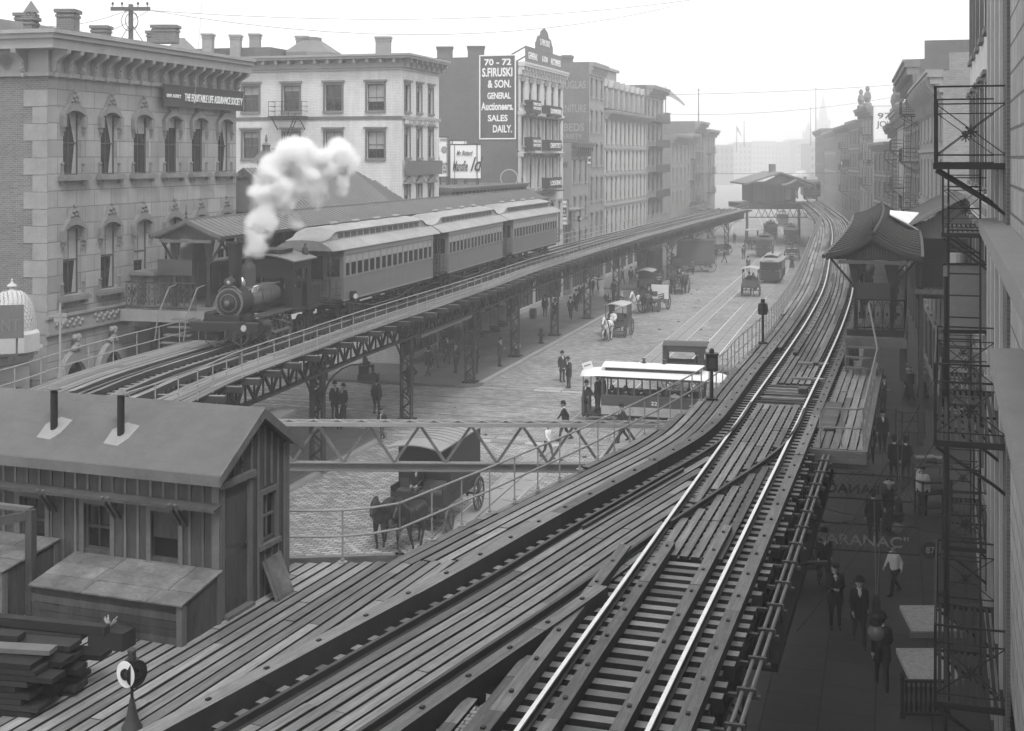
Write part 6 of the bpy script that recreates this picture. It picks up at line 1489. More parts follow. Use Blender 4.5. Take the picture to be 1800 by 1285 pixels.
    for s_, e, w_ in ((shL, eL, wL), (shR, eR, wR)):
        caps += [(s_, e+lean*.6, .066, .05, 0), (e+lean*.6, w_+lean*.5, .05, .038, 0)]
        d = ((w_+lean*.5)-(e+lean*.6)).normalized(); hw = w_+lean*.5; caps.append((hw+d*.03, hw+d*.08, .034, .036, 2))
        side = V((1,0,0)) if abs(d.x) < .7 else V((0,1,0)); side = (side-d*side.dot(d)).normalized(); inn = V((0, -1 if w_.y > 0 else 1, 0))
        for f_, (o_, ln) in enumerate(((-.03, .058), (-.01, .07), (.01, .066), (.029, .05))):
            b = hw+d*.1+side*o_; m_ = b+d*ln*.55; extra += [(b, m_, .0095, 2), (m_, m_+d*ln*.4+inn*ln*.3, .0088, 2)]
        b = hw+d*.05+side*.036; extra += [(b, b+side*.022+d*.03, .0105, 2), (b+side*.022+d*.03, b+side*.024+d*.058+inn*.01, .0095, 2)]
    return caps, extra, hd
HATS = {}
def hat_me(kind):
    if kind in HATS: return HATS[kind]
    k = MB()
    if kind == 'derby': k.lathe([(.155, .01), (.15, 0), (.105, .0), (.105, .06), (.09, .115), (.05, .14), (.01, .145)], n=16); m = 'suit_black'
    if kind == 'boater': k.lathe([(.17, .012), (.17, 0), (.1, .0), (.1, .085), (.01, .09)], n=16); k.lathe([(.102, .0), (.102, .035)], n=16, m=1); m = 'straw'
    if kind == 'cap': k.lathe([(.1, .0), (.115, .05), (.1, .08), (.01, .09)], n=14); k.box((.11, 0, .01), (.09, .13, .015)); m = 'suit_dark'
    if kind == 'bonnet': k.lathe([(.2, .03), (.19, 0), (.09, .0), (.1, .07), (.05, .1), (.01, .1)], n=16); k.sphere((.04, .05, .1), .06, 6, 1); k.sphere((-.04, -.03, .12), .05, 6, 1); m = 'straw'
    HATS[kind] = k.build('hat', [MT[m], MT['suit_black']], link=False, smooth=True); return HATS[kind]
BODY = {}
def body(pose, kind):
    if (pose, kind) not in BODY:
        c, e, hd = figure(pose, kind); BODY[(pose, kind)] = (fused('person', c, .024, [MT['suit_black'], MT['suit_dark'], MT['skin'], MT['shirt'], MT['hair']], e), hd)
    return BODY[(pose, kind)]
def person(p, label, heading, pose='stand', kind='man', hat='derby', coat='suit_black', leg='suit_dark', scale=1.0, group=None, z=None):
    "heading in degrees: 0 faces +x, -100 faces the camera, 74 walks up the avenue"
    me, hd = body(pose, kind); o = bpy.data.objects.new('person', me); COL.objects.link(o)
    o.location = p if z is None else (p[0], p[1], z); o.rotation_euler = (0, 0, R(heading)); o.scale = (scale,)*3
    for i, m in ((0, coat), (1, leg)): o.material_slots[i].link = 'OBJECT'; o.material_slots[i].material = MT[m]
    if kind == 'boy' and coat == 'shirt': pass
    tag(o, label, 'person', group or 'people in the street')
    if hat: h = put('hat', hat_me(hat), o, (hd.x, hd.y, hd.z+.06)); 
    return o
# ---------------------------------------------------------------- horses
def horse_caps(ph):
    c = [((-.62,0,1.2), (.0,0,1.17), .3, .29, 0), ((0,0,1.17), (.5,0,1.2), .29, .29, 0), ((-.72,0,1.22), (-.5,0,1.2), .27, .3, 0), ((.55,0,1.25), (.95,0,1.72), .22, .13, 0), ((.62,0,1.12), (.6,0,1.3), .2, .22, 0),
         ((.95,0,1.75), (1.12,0,1.72), .12, .11, 0), ((1.1,0,1.72), (1.38,0,1.42), .1, .065, 0), ((1.36,0,1.43), (1.4,0,1.4), .07, .06, 0), ((.93,.06,1.85), (.93,.08,1.97), .035, .015, 0), ((.93,-.06,1.85), (.93,-.08,1.97), .035, .015, 0)]
    for i, (x, y) in enumerate(((.5,.16), (.5,-.16))):
        f = ph*(1 if i else -1); kn = (x+.1+f*.14, y, .6 + (.06 if f > 0 else 0)); hf = (x+f*.3-(.12 if f > 0 else 0), y, .12+(.14 if f > 0 else 0))
        c += [((x, y*.8, 1.05), kn, .13, .065, 0), (kn, hf, .06, .042, 0), (hf, (hf[0]+.05, y, hf[2]-.06), .05, .055, 1)]
    for i, (x, y) in enumerate(((-.68,.16), (-.68,-.16))):
        f = ph*(-1 if i else 1); st = (x+.14+f*.08, y, .78); hk = (x-.14+f*.2, y, .52); hf = (x-.04+f*.28, y, .12)
        c += [((x, y*.8, 1.12), st, .19, .12, 0), (st, hk, .11, .06, 0), (hk, hf, .052, .042, 0), (hf, (hf[0]+.05, y, hf[2]-.06), .05, .055, 1)]
    return c
HO = {}
def horse(p, label, heading, col='horse_dark', ph=1.0, scale=1.0):
    if ph not in HO: HO[ph] = fused('horse', horse_caps(ph), .032, [MT['horse_dark'], MT['hair']])
    o = bpy.data.objects.new('horse', HO[ph]); COL.objects.link(o); o.location = p; o.rotation_euler = (0, 0, R(heading)); o.scale = (scale,)*3
    o.material_slots[0].link = 'OBJECT'; o.material_slots[0].material = MT[col]; tag(o, label, 'horse', 'draught horses')
    if 'k' not in HO:
        k = MB(); pts = [(.62+.1*math.cos(t)*0+.06*math.sin(t), .26*math.cos(t), 1.28+.34*math.sin(t)) for t in np.linspace(0, 2*math.pi, 15)]; k.pipe(pts, .045, 6)
        k.pipe([(.58, .27, 1.2), (0, .31, 1.1), (-.75, .3, 1.05), (-1.1, .3, .9)], .02, 5); k.pipe([(.58, -.27, 1.2), (0, -.31, 1.1), (-.75, -.3, 1.05), (-1.1, -.3, .9)], .02, 5)
        k.pipe([(.1, .3*math.cos(t), 1.17+.31*math.sin(t)) for t in np.linspace(0, 2*math.pi, 13)], .02, 5); k.pipe([(1.2, .09*math.cos(t), 1.6+.11*math.sin(t)) for t in np.linspace(0, 2*math.pi, 9)], .014, 5); k.pipe([(1.05, .12, 1.75), (1.3, .08, 1.48)], .014, 5); k.pipe([(1.05, -.12, 1.75), (1.3, -.08, 1.48)], .014, 5)
        HO['k'] = k.build('harness', MT['leather'], link=False)
        k = MB()
        for i in range(7): t = i/6; k.sphere((.5+.42*t, 0, 1.48+.36*t), .07, 6, sc=(1, .5, 1.4))
        HO['m'] = k.build('mane', MT['hair'], link=False, smooth=True)
        k = MB(); k.pipe([(-.95, 0, 1.3), (-1.06, 0, 1.2), (-1.1, 0, .9), (-1.06, 0, .55)], .055, 7); HO['t'] = k.build('tail', MT['hair'], link=False, smooth=True)
    put('harness', HO['k'], o); mn = put('mane', HO['m'], o); tl_ = put('tail', HO['t'], o)
    if col == 'horse_white':
        for q in (mn, tl_): q.material_slots[0].link = 'OBJECT'; q.material_slots[0].material = MT['horse_white']
    return o
# ---------------------------------------------------------------- wagons
WW = {r: wheel_me(r, .06, 22, 12, 'wood_mid', .09) for r in (.45, .62)}
def wagon(p, label, heading, kind='box', L=3.0, W=1.5, hgt=1.7, col='wood_dark', rf='canvas_dark', cat='wagon', floor=.85, scale=1.0):
    t = thing('wagon', label, cat, p, R(heading), 'wagons in the street'); t.scale = (scale,)*3
    k = MB(); k.bb((-L/2, -W/2, floor), (L/2, W/2, floor+.08)); k.bar((-L/2, 0, floor-.2), (L/2+.2, 0, floor-.2), .12); 
    for x in (-L/2+.45, L/2-.35): k.bar((x, -W/2-.12, .62 if x < 0 else .45), (x, W/2+.12, .62 if x < 0 else .45), .07); k.bar((x, -W/3, floor), (x, -W/3, .5), .08); k.bar((x, W/3, floor), (x, W/3, .5), .08)
    k.build('undercarriage', MT['wood_mid'], t)
    for x, r in ((-L/2+.45, .62), (L/2-.35, .45)):
        for y in (-1, 1): put('wheel', WW[r], t, (x, y*(W/2+.12), r))
    top = floor+hgt
    k = MB()
    if kind == 'box':
        for y in (-1, 1): k.bb((-L/2, y*W/2-.03, floor+.08), (L/2-.75, y*W/2+.03, top)); k.bb((L/2-.75, y*W/2-.03, floor+.08), (L/2, y*W/2+.03, floor+.7)); k.bb((-L/2+.1, y*(W/2+.035)-.01, floor+.3), (L/2-.9, y*(W/2+.035)+.01, floor+.36))
        k.bb((-L/2, -W/2+.03, floor+.08), (-L/2+.05, W/2-.03, top)); k.bb((L/2-.8, -W/2+.03, floor+.08), (L/2-.75, W/2-.03, top)); k.bb((L/2-.05, -W/2+.03, floor+.08), (L/2, W/2-.03, floor+.5))
    elif kind == 'open':
        for y in (-1, 1):
            for z in (.15, .32, .5): k.bb((-L/2, y*W/2-.02, floor+z), (L/2-.5, y*W/2+.02, floor+z+.1))
        k.bb((-L/2, -W/2, floor+.08), (-L/2+.04, W/2, floor+.6))
    elif kind == 'canopy':
        for y in (-1, 1): k.bb((-L/2, y*W/2-.02, floor+.08), (L/2-.4, y*W/2+.02, floor+.5)); k.bb((-L/2, y*W/2-.015, floor+.5), (0, y*W/2+.015, top))
        for x in (-L/2+.05, L/2-.3):
            for y in (-1, 1): k.bar((x, y*(W/2-.03), floor+.5), (x, y*(W/2-.03), top), .05)
        k.bb((-L/2, -W/2, floor+.08), (-L/2+.04, W/2, floor+.7))
    elif kind == 'frame':
        for x in (-L/2+.04, L/2-.3):
            for y in (-1, 1): k.bb((x-.12, y*(W/2)-.03, floor), (x+.12, y*(W/2)+.03, top))
        for y in (-1, 1): k.bb((-L/2, y*W/2-.03, floor), (L/2, y*W/2+.03, floor+.75)); k.bb((-L/2, y*W/2-.03, top-.35), (L/2, y*W/2+.03, top))
        k.bb((-L/2, -W/2, floor), (-L/2+.04, W/2, floor+.75))
    k.build('body', MT[col], t)
    if kind != 'open':
        k = MB(); N = 8; x0, x1 = -L/2-.08, L/2+(.35 if kind == 'box' else .1)
        arc = [(-W/2-.06+(W+.12)*i/N, top+.16*math.sin(math.pi*i/N)) for i in range(N+1)]
        k.prism([(x0, y, z) for y, z in arc] + [(x0, y, z-.05) for y, z in arc[::-1]], (x1-x0, 0, 0)); k.build('roof', MT[rf], t, smooth=True)
    k = MB(); k.bb((L/2-.6, -W/2+.1, floor+.45), (L/2-.25, W/2-.1, floor+.52)); k.bb((L/2-.64, -W/2+.1, floor+.5), (L/2-.6, W/2-.1, floor+.85)); k.build('seat', MT['wood_mid'], t)
    k = MB(); k.bar((L/2, -.0, .6), (L/2+2.5, 0, .85), .06); k.bar((L/2+.15, -.5, .62), (L/2+.15, .5, .62), .06); k.build('shaft', MT['wood_mid'], t)
    return t
def along(p, deg, d, lat=0): a = R(deg); return V((p[0]+math.cos(a)*d+math.sin(a)*lat, p[1]+math.sin(a)*d-math.cos(a)*lat, 0))
DN, UP_ = -106.0, 74.0                                   # towards the camera / up the avenue
# covered truck with the dark pair
c = V((-2.05, 47.9, 0)); c = G(768, 912, 0); hdg = -107
w1 = wagon(c, 'large dark covered truck drawn by two dark horses, under the cross truss', hdg, 'box', 4.0, 1.9, 2.1, 'wood_dark', 'patch', floor=.9)
k = MB()
for i in range(9): k.pipe([(-1.98+i*.39, y, 3.01+.17*math.sin(math.pi*(y+1.0)/2.0)) for y in np.linspace(-1.0, 1.0, 7)], .02, 5)
k.build('roof_hoop', MT['patch'], w1)
horse(along(c, hdg, 3.65, -.45), 'near side dark horse with white blaze pulling the covered truck', hdg-3, 'horse_dark', 1.0); horse(along(c, hdg, 3.65, .5), 'dark horse with lowered head on the far side of the covered truck pair', hdg+4, 'horse_dark', -.6)
person(along(c, hdg, 1.45, .2), 'driver with reins sitting on the covered truck', hdg, 'sit', 'man', 'derby', 'suit_dark', 'suit_grey', z=1.0)
# buggy with the white horse
c = G(1085, 592, 0); w2 = wagon(c+V((.1,.6,0)), 'small open sided delivery cart with pale canopy behind a single white horse', -112, 'canopy', 2.4, 1.35, 1.5, 'wood_mid', 'canvas', floor=.8)
horse(along(c, -112, 2.3, 0), 'white horse trotting alone before the pale canopied cart', -110, 'horse_white', 1.0, .95); person(along(c, -112, .9, 0), 'driver in a light shirt on the pale canopied cart', -112, 'sit', 'man', 'derby', 'shirt', 'suit_grey', z=.75)
# wagon with white load and two horses
c = G(1150, 545, 0); wagon(c, 'open wagon loaded with a tall white panel behind a white and a dark horse', -118, 'open', 3.0, 1.5, 1.0, 'wood_mid', floor=.85)
k = thing('white_screen', 'tall white panel standing in the open wagon behind the white and dark pair', 'panel', c+V((.5,.1,.95)), R(-20)); mb = MB(); mb.box((0, 0, .6), (1.5, .06, 1.2)); mb.build('sheet', MT['white_paint'], k); mb = MB(); mb.box((-.3, .3, .3), (.9, .5, .6)); mb.build('crate', MT['canvas'], k)
horse(along(c, -118, 2.9, .42), 'white horse of the pair drawing the wagon with the white panel', -118, 'horse_white', 1.0); horse(along(c, -118, 2.9, -.45), 'dark horse beside the white one, drawing the wagon with the white panel', -118, 'horse_dark', -1.0); person(along(c, -118, 1.1, 0), 'driver seated on the wagon with the white panel', -118, 'sit', 'man', 'derby', 'suit_dark', 'suit_grey', z=.9)
c = G(1195, 512, 0); wagon(c, 'wagon stacked with pale sacks behind two dark horses, centre of the left lane', -100, 'open', 3.2, 1.6, 1.0, 'wood_dark', floor=.9)
for i, (dx, dy, dz) in enumerate(((0,0,0), (.55,.1,0), (.25,.05,.42))): k = thing('sack', ('lower left', 'lower right', 'topmost')[i]+' pale bulky sack on the wagon of the centre left lane', 'sack', c+V((dx-.2, dy+.6, 1.0+dz))); mb = MB(); mb.sphere((0,0,.24), .36, 8, sc=(1, 1.2, .66)); mb.build('cloth', MT['canvas'], k, smooth=True)
horse(along(c, -100, 3.0, .5), 'left dark horse of the pair before the sack wagon', -100, 'horse_dark', 1.0); horse(along(c, -100, 3.0, -.5), 'right dark horse of the pair before the sack wagon', -100, 'horse_dark', -1.0); person(along(c, -100, 1.2, 0), 'driver perched high on the sack wagon', -100, 'sit', 'man', 'derby', 'suit_black', 'suit_dark', z=1.1)
c = G(1205, 482, 0); wagon(c+V((1.2, 3, 0)), 'big closed box truck standing across the left lane behind the sack wagon', -170, 'box', 4.6, 2.0, 2.6, 'wood_mid', 'wood_mid', floor=1.0)
c = G(1150, 500, 0); wagon(c+V((-.3, 2.5, 0)), 'tall dark canopied coach with drooping canvas left of the box truck', -112, 'box', 3.6, 1.9, 2.5, 'wood_dark', 'canvas_dark', floor=.9); horse(along(c, -112, .9, .2), 'dark horse harnessed to the tall canopied coach', -112, 'horse_dark', 1.0)
c = G(1137, 520, 0); wagon(c, 'small closed van with pale roof between the iron columns and the white horse', -105, 'box', 2.4, 1.4, 1.6, 'wood_dark', 'canvas', floor=.8); horse(along(c, -105, 2.4, 0), 'brown horse half hidden before the small closed van', -105, 'horse_dark', -1.0)
c = G(1320, 520, 0); wagon(c, 'small grey delivery wagon seen from behind, driving up the car track', 76, 'frame', 2.4, 1.4, 1.75, 'wood_mid', 'canvas', floor=.85); horse(along(c, 76, 2.5, 0), 'dark horse hidden before the small delivery wagon', 76, 'horse_dark', 1.0); person(along(c, 76, .6, -.2), 'driver inside the small delivery wagon', 76, 'sit', 'man', 'derby', 'suit_black', 'suit_dark', z=.85)
c = V((9.75, 73.4, 0)); wagon(c, 'boxy grey canopied wagon just behind the cross street car', -12, 'frame', 2.3, 1.5, 1.7, 'iron_mid', 'iron_mid', floor=.85); horse(along(c, -12, 2.7, 0), 'white and grey horse beyond the railing, before the boxy canopied wagon', -12, 'horse_grey', 1.0); person(along(c, -12, .6, 0), 'driver leaning in the boxy canopied wagon', -12, 'sit', 'man', 'derby', 'suit_black', 'suit_dark', z=.85)
c = G(1392, 455, 0); wagon(c, 'goods wagon with heaped bundles on the far right lane', 80, 'open', 2.8, 1.6, 1.0, 'wood_dark', floor=.8); horse(along(c, 80, 2.8, 0), 'dark horse before the heaped goods wagon', 80, 'horse_dark')
for i, (dx, dz) in enumerate(((-.4, 0), (.4, 0))): k = thing('bundle', ('left', 'right')[i]+' pale bundle on the heaped goods wagon', 'bundle', c+V((dx, 0, .9))); mb = MB(); mb.sphere((0,0,.25), .38, 8, sc=(1, 1.2, .7)); mb.build('cloth', MT['canvas'], k, smooth=True)
person(c+V((.1, 1.0, 0)), 'driver sitting on the heaped goods wagon', 80, 'sit', 'man', 'derby', 'suit_black', 'suit_dark', z=1.0)
c = G(1412, 452, 0); horse(c+V((1.2,0,0)), 'left white horse near the far end of the right railing', -100, 'horse_white', 1); horse(c+V((2.4,-.5,0)), 'right white horse near the far end of the right railing', -100, 'horse_white', -1); wagon(c+V((2.6, 4.5, 0)), 'hazy covered cart behind the two white horses', -100, 'canopy', 3, 1.6, 1.6, 'wood_dark', 'canvas')
c = G(1322, 437, 0); wagon(c, 'hazy carriage with figures near the far station, left lane', -95, 'canopy', 3.0, 1.7, 1.8, 'wood_dark', 'canvas'); horse(along(c, -95, 2.9, .5), 'left hazy horse of the far carriage', -95, 'horse_dark'); horse(along(c, -95, 2.9, -.5), 'right hazy horse of the far carriage', -95, 'horse_grey')
c = G(1262, 447, 0); wagon(c, 'empty cart tilted at the kerb beyond the second cross street', 200, 'open', 3.0, 1.6, .9, 'wood_mid', floor=.7)
# ---------------------------------------------------------------- street cars
def streetcar(name, label, p, heading, L=4.8, W=2.1, plat=1.0, roof='white_paint', waist='trim_dark', low='canvas', glazed=False, lettering=None, dash='iron_mid', zr=2.95, group='street cars'):
    t = thing(name, label, 'street car', p, R(heading), group); hb = L/2; HB = hb+plat
    k = MB(); k.bb((-hb, -W/2, .45), (hb, W/2, .52)); k.bb((-HB, -W/2+.1, .38), (-hb, W/2-.1, .46)); k.bb((hb, -W/2+.1, .38), (HB, W/2-.1, .46)); k.bb((-hb+.6, -.6, .3), (hb-.6, .6, .45)); k.build('floor', MT['iron'], t)
    k = MB()
    for y in (-1, 1): k.bb((-hb, y*W/2-.03, .52), (hb, y*W/2+.03, .95))
    k.build('lower_panel', MT[low], t)
    k = MB()
    for y in (-1, 1): k.bb((-hb-.01, y*(W/2)-.04, .95), (hb+.01, y*(W/2)+.04, 1.42))
    for x in (-1, 1): k.bb((x*HB-.03, -W/2+.15, .46), (x*HB+.03, W/2-.15, 1.3))
    k.build('waist_panel', MT[waist], t)
    k = MB()
    for y in (-1, 1):
        k.bb((-hb, y*W/2-.05, 1.42), (hb, y*W/2+.05, 1.47)); k.bb((-hb, y*W/2-.03, 2.25), (hb, y*W/2+.03, 2.38))
        for i in range(7): x = -hb+.04+(L-.08)*i/6; k.bb((x-.035, y*W/2-.03, 1.47), (x+.035, y*W/2+.03, 2.25))
    for x in (-1, 1):
        for y in (-1, 1): k.bb((x*hb-.03, y*.45-.03, .52), (x*hb+.03, y*.45+.03, 2.38)); k.bar((x*(HB-.05), y*(W/2-.2), .46), (x*(HB-.05), y*(W/2-.2), 2.3), .04)
        k.bb((x*hb-.02, -W/2+.03, .52), (x*hb+.02, -.48, 1.42)); k.bb((x*hb-.02, .48, .52), (x*hb+.02, W/2-.03, 1.42))
    k.build('body_frame', MT['wood_mid' if not glazed else 'car_paint'], t)
    if glazed:
        k = MB()
        for y in (-1, 1): k.quad((-hb, y*W/2, 1.47), (hb, y*W/2, 1.47), (hb, y*W/2, 2.25), (-hb, y*W/2, 2.25))
        for x in (-1, 1): k.quad((x*hb, -W/2, 1.42), (x*hb, W/2, 1.42), (x*hb, W/2, 2.3), (x*hb, -W/2, 2.3)); k.quad((x*HB, -W/2+.2, 1.4), (x*HB, W/2-.2, 1.4), (x*HB, W/2-.2, 2.2), (x*HB, -W/2+.2, 2.2))
        k.build('glazing', MT['glass'], t)
    k = MB(); K = 9
    def sec(f, zl): return [(-(W/2+.12)*f, zl), (-(W/2+.02)*f, zl+.06), (-W*.3*f, zl+.2), (-W*.18*f, zl+.23), (0, zl+.24), (W*.18*f, zl+.23), (W*.3*f, zl+.2), ((W/2+.02)*f, zl+.06), ((W/2+.12)*f, zl)]
    vs = []; xs = [(-HB-.15, .55, 2.22), (-HB+.1, .85, 2.3), (-hb, 1, 2.38), (hb, 1, 2.38), (HB-.1, .85, 2.3), (HB+.15, .55, 2.22)]
    for x, f, zl in xs: vs += [(x, y, z) for y, z in sec(f, zl)]
    k.add(vs, [(i*K+j, i*K+j+1, (i+1)*K+j+1, (i+1)*K+j) for i in range(5) for j in range(K-1)] + [tuple(range(K)), tuple(range(5*K, 6*K))[::-1]] + [(i*K, i*K+K-1, (i+1)*K+K-1, (i+1)*K) for i in range(5)])
    k.build('roof', MT[roof], t, smooth=True)
    k = MB(); k.bb((-hb+.1, -W*.3, 2.58), (hb-.1, W*.3, zr-.17)); k.build('clerestory', MT['trim_dark'], t)
    k = MB(); N = 8; arc = [(-W*.34+W*.68*i/N, zr-.17+.14*math.sin(math.pi*i/N)) for i in range(N+1)]; k.prism([(-hb-.05, y, z) for y, z in arc] + [(-hb-.05, y, z-.04) for y, z in arc[::-1]], (L+.1, 0, 0)); k.build('upper_roof', MT[roof], t, smooth=True)
    for x in (-.5, .5): k = MB(); k.lathe([(.1, zr-.06), (.12, zr+.02), (.06, zr+.05), (.06, zr+.14), (.11, zr+.16), (.1, zr+.2)], (x, 0, 0), 10); k.build('roof_vent', MT['iron_mid'], t)
    for x in (-hb+1.1, hb-1.1):
        for y in (-1, 1): put('wheel', WS, t, (x, y*.7, .36))
    if lettering: text(lettering, .3, 'letter_faded', t, (0, -W/2-.035, .64), width=L*.8); text('22', .24, 'letter_white', t, (.2, -W/2-.05, 1.08), width=.3)
    k = MB()
    for y in (-1, 1): k.bb((-hb+.1, y*(W/2-.42), .9), (hb-.1, y*(W/2-.1), .96))
    k.build('bench', MT['wood_mid'], t)
    return t
gc = V((6.95, 64.05, 0)); gdeg = math.degrees(math.atan2(-.28, .96))
T1 = streetcar('street_car', 'open windowed white roofed street car crowded with riders, crossing the avenue', gc, gdeg, 4.8, lettering='GRAND   CORTLANDT ST', low='canvas')
k = MB(); k.box((0, 0, .18), (.5, .02, .36)); s_ = thing('flag_board', 'small tilted lettered board on the roof edge of the crossing street car', 'sign', along(gc, gdeg, -3.2, .3)+V((0,0,2.55)), R(gdeg)); s_.rotation_euler = (0, R(-20), R(gdeg)); k.build('board', MT['sign_white'], s_); mb = MB(); mb.box((0, -.02, .2), (.36, .01, .08)); mb.build('lettering', MT['letter_faded'], s_)
for i, (dx, dy, ht, ct) in enumerate(((-2.0, .45, 'derby', 'suit_black'), (-1.3, .5, 'derby', 'suit_dark'), (-.55, .45, 'boater', 'suit_black'), (.35, .5, 'derby', 'suit_grey'), (1.1, .45, 'boater', 'shirt'), (1.8, .5, 'derby', 'suit_dark'))):
    person(along(gc, gdeg, dx, dy), ('%s rider from the open platform, seated in the crossing street car' % ('first', 'second', 'third', 'fourth', 'fifth', 'sixth')[i]), gdeg+90, 'sit', 'man', ht, ct, 'suit_dark', z=.48, group='riders seated in the street car')
person(along(gc, gdeg, -3.25, .55)+V((0,0,.25)), 'man with white shirt front standing on the step of the street car', gdeg-115, 'hips', 'man', 'derby', 'suit_dark', 'suit_grey')
person(along(gc, gdeg, -2.8, .1)+V((0,0,.46)), 'conductor in a peaked cap on the street car platform', gdeg+160, 'stand', 'man', 'cap', 'suit_black', 'suit_black'); person(along(gc, gdeg, -2.75, -.5)+V((0,0,.46)), 'man in dark coat crowding the street car platform behind the conductor', gdeg-60, 'stand', 'man', 'derby', 'suit_black', 'suit_dark')
def tcar(px, py, lb, off, **kw):
    P = tc1.shift(off, step=4); g = G(px, py, 0); s_, _ = P.proj(g); q = P.p(s_+2.5); a = math.degrees(P.ang(s_+2.5)); return streetcar('street_car', lb, (q.x, q.y, 0), a, glazed=True, **kw)
tcar(1345, 497, 'nearest street car running up the avenue, dull roof and dark front', 3.05, roof='car_roof', low='wood_dark', waist='wood_dark', L=5.2, W=2.2)
tcar(1336, 452, 'dark street car on the left track next behind the nearest one', 0, roof='iron_mid', low='wood_dark', waist='wood_dark', L=5.0)
tcar(1352, 423, 'hazy street car on the left track, third from the railing curve', 0, roof='car_roof', low='wood_mid', waist='wood_dark', L=5.0)
tcar(1385, 430, 'hazy street car with round dash on the right track', 3.05, roof='car_roof', low='wood_mid', waist='wood_dark', L=5.0)
tcar(1375, 397, 'farthest street car, just below the distant station girder', 3.05, roof='car_roof', low='wood_mid', waist='wood_mid', L=5.0)
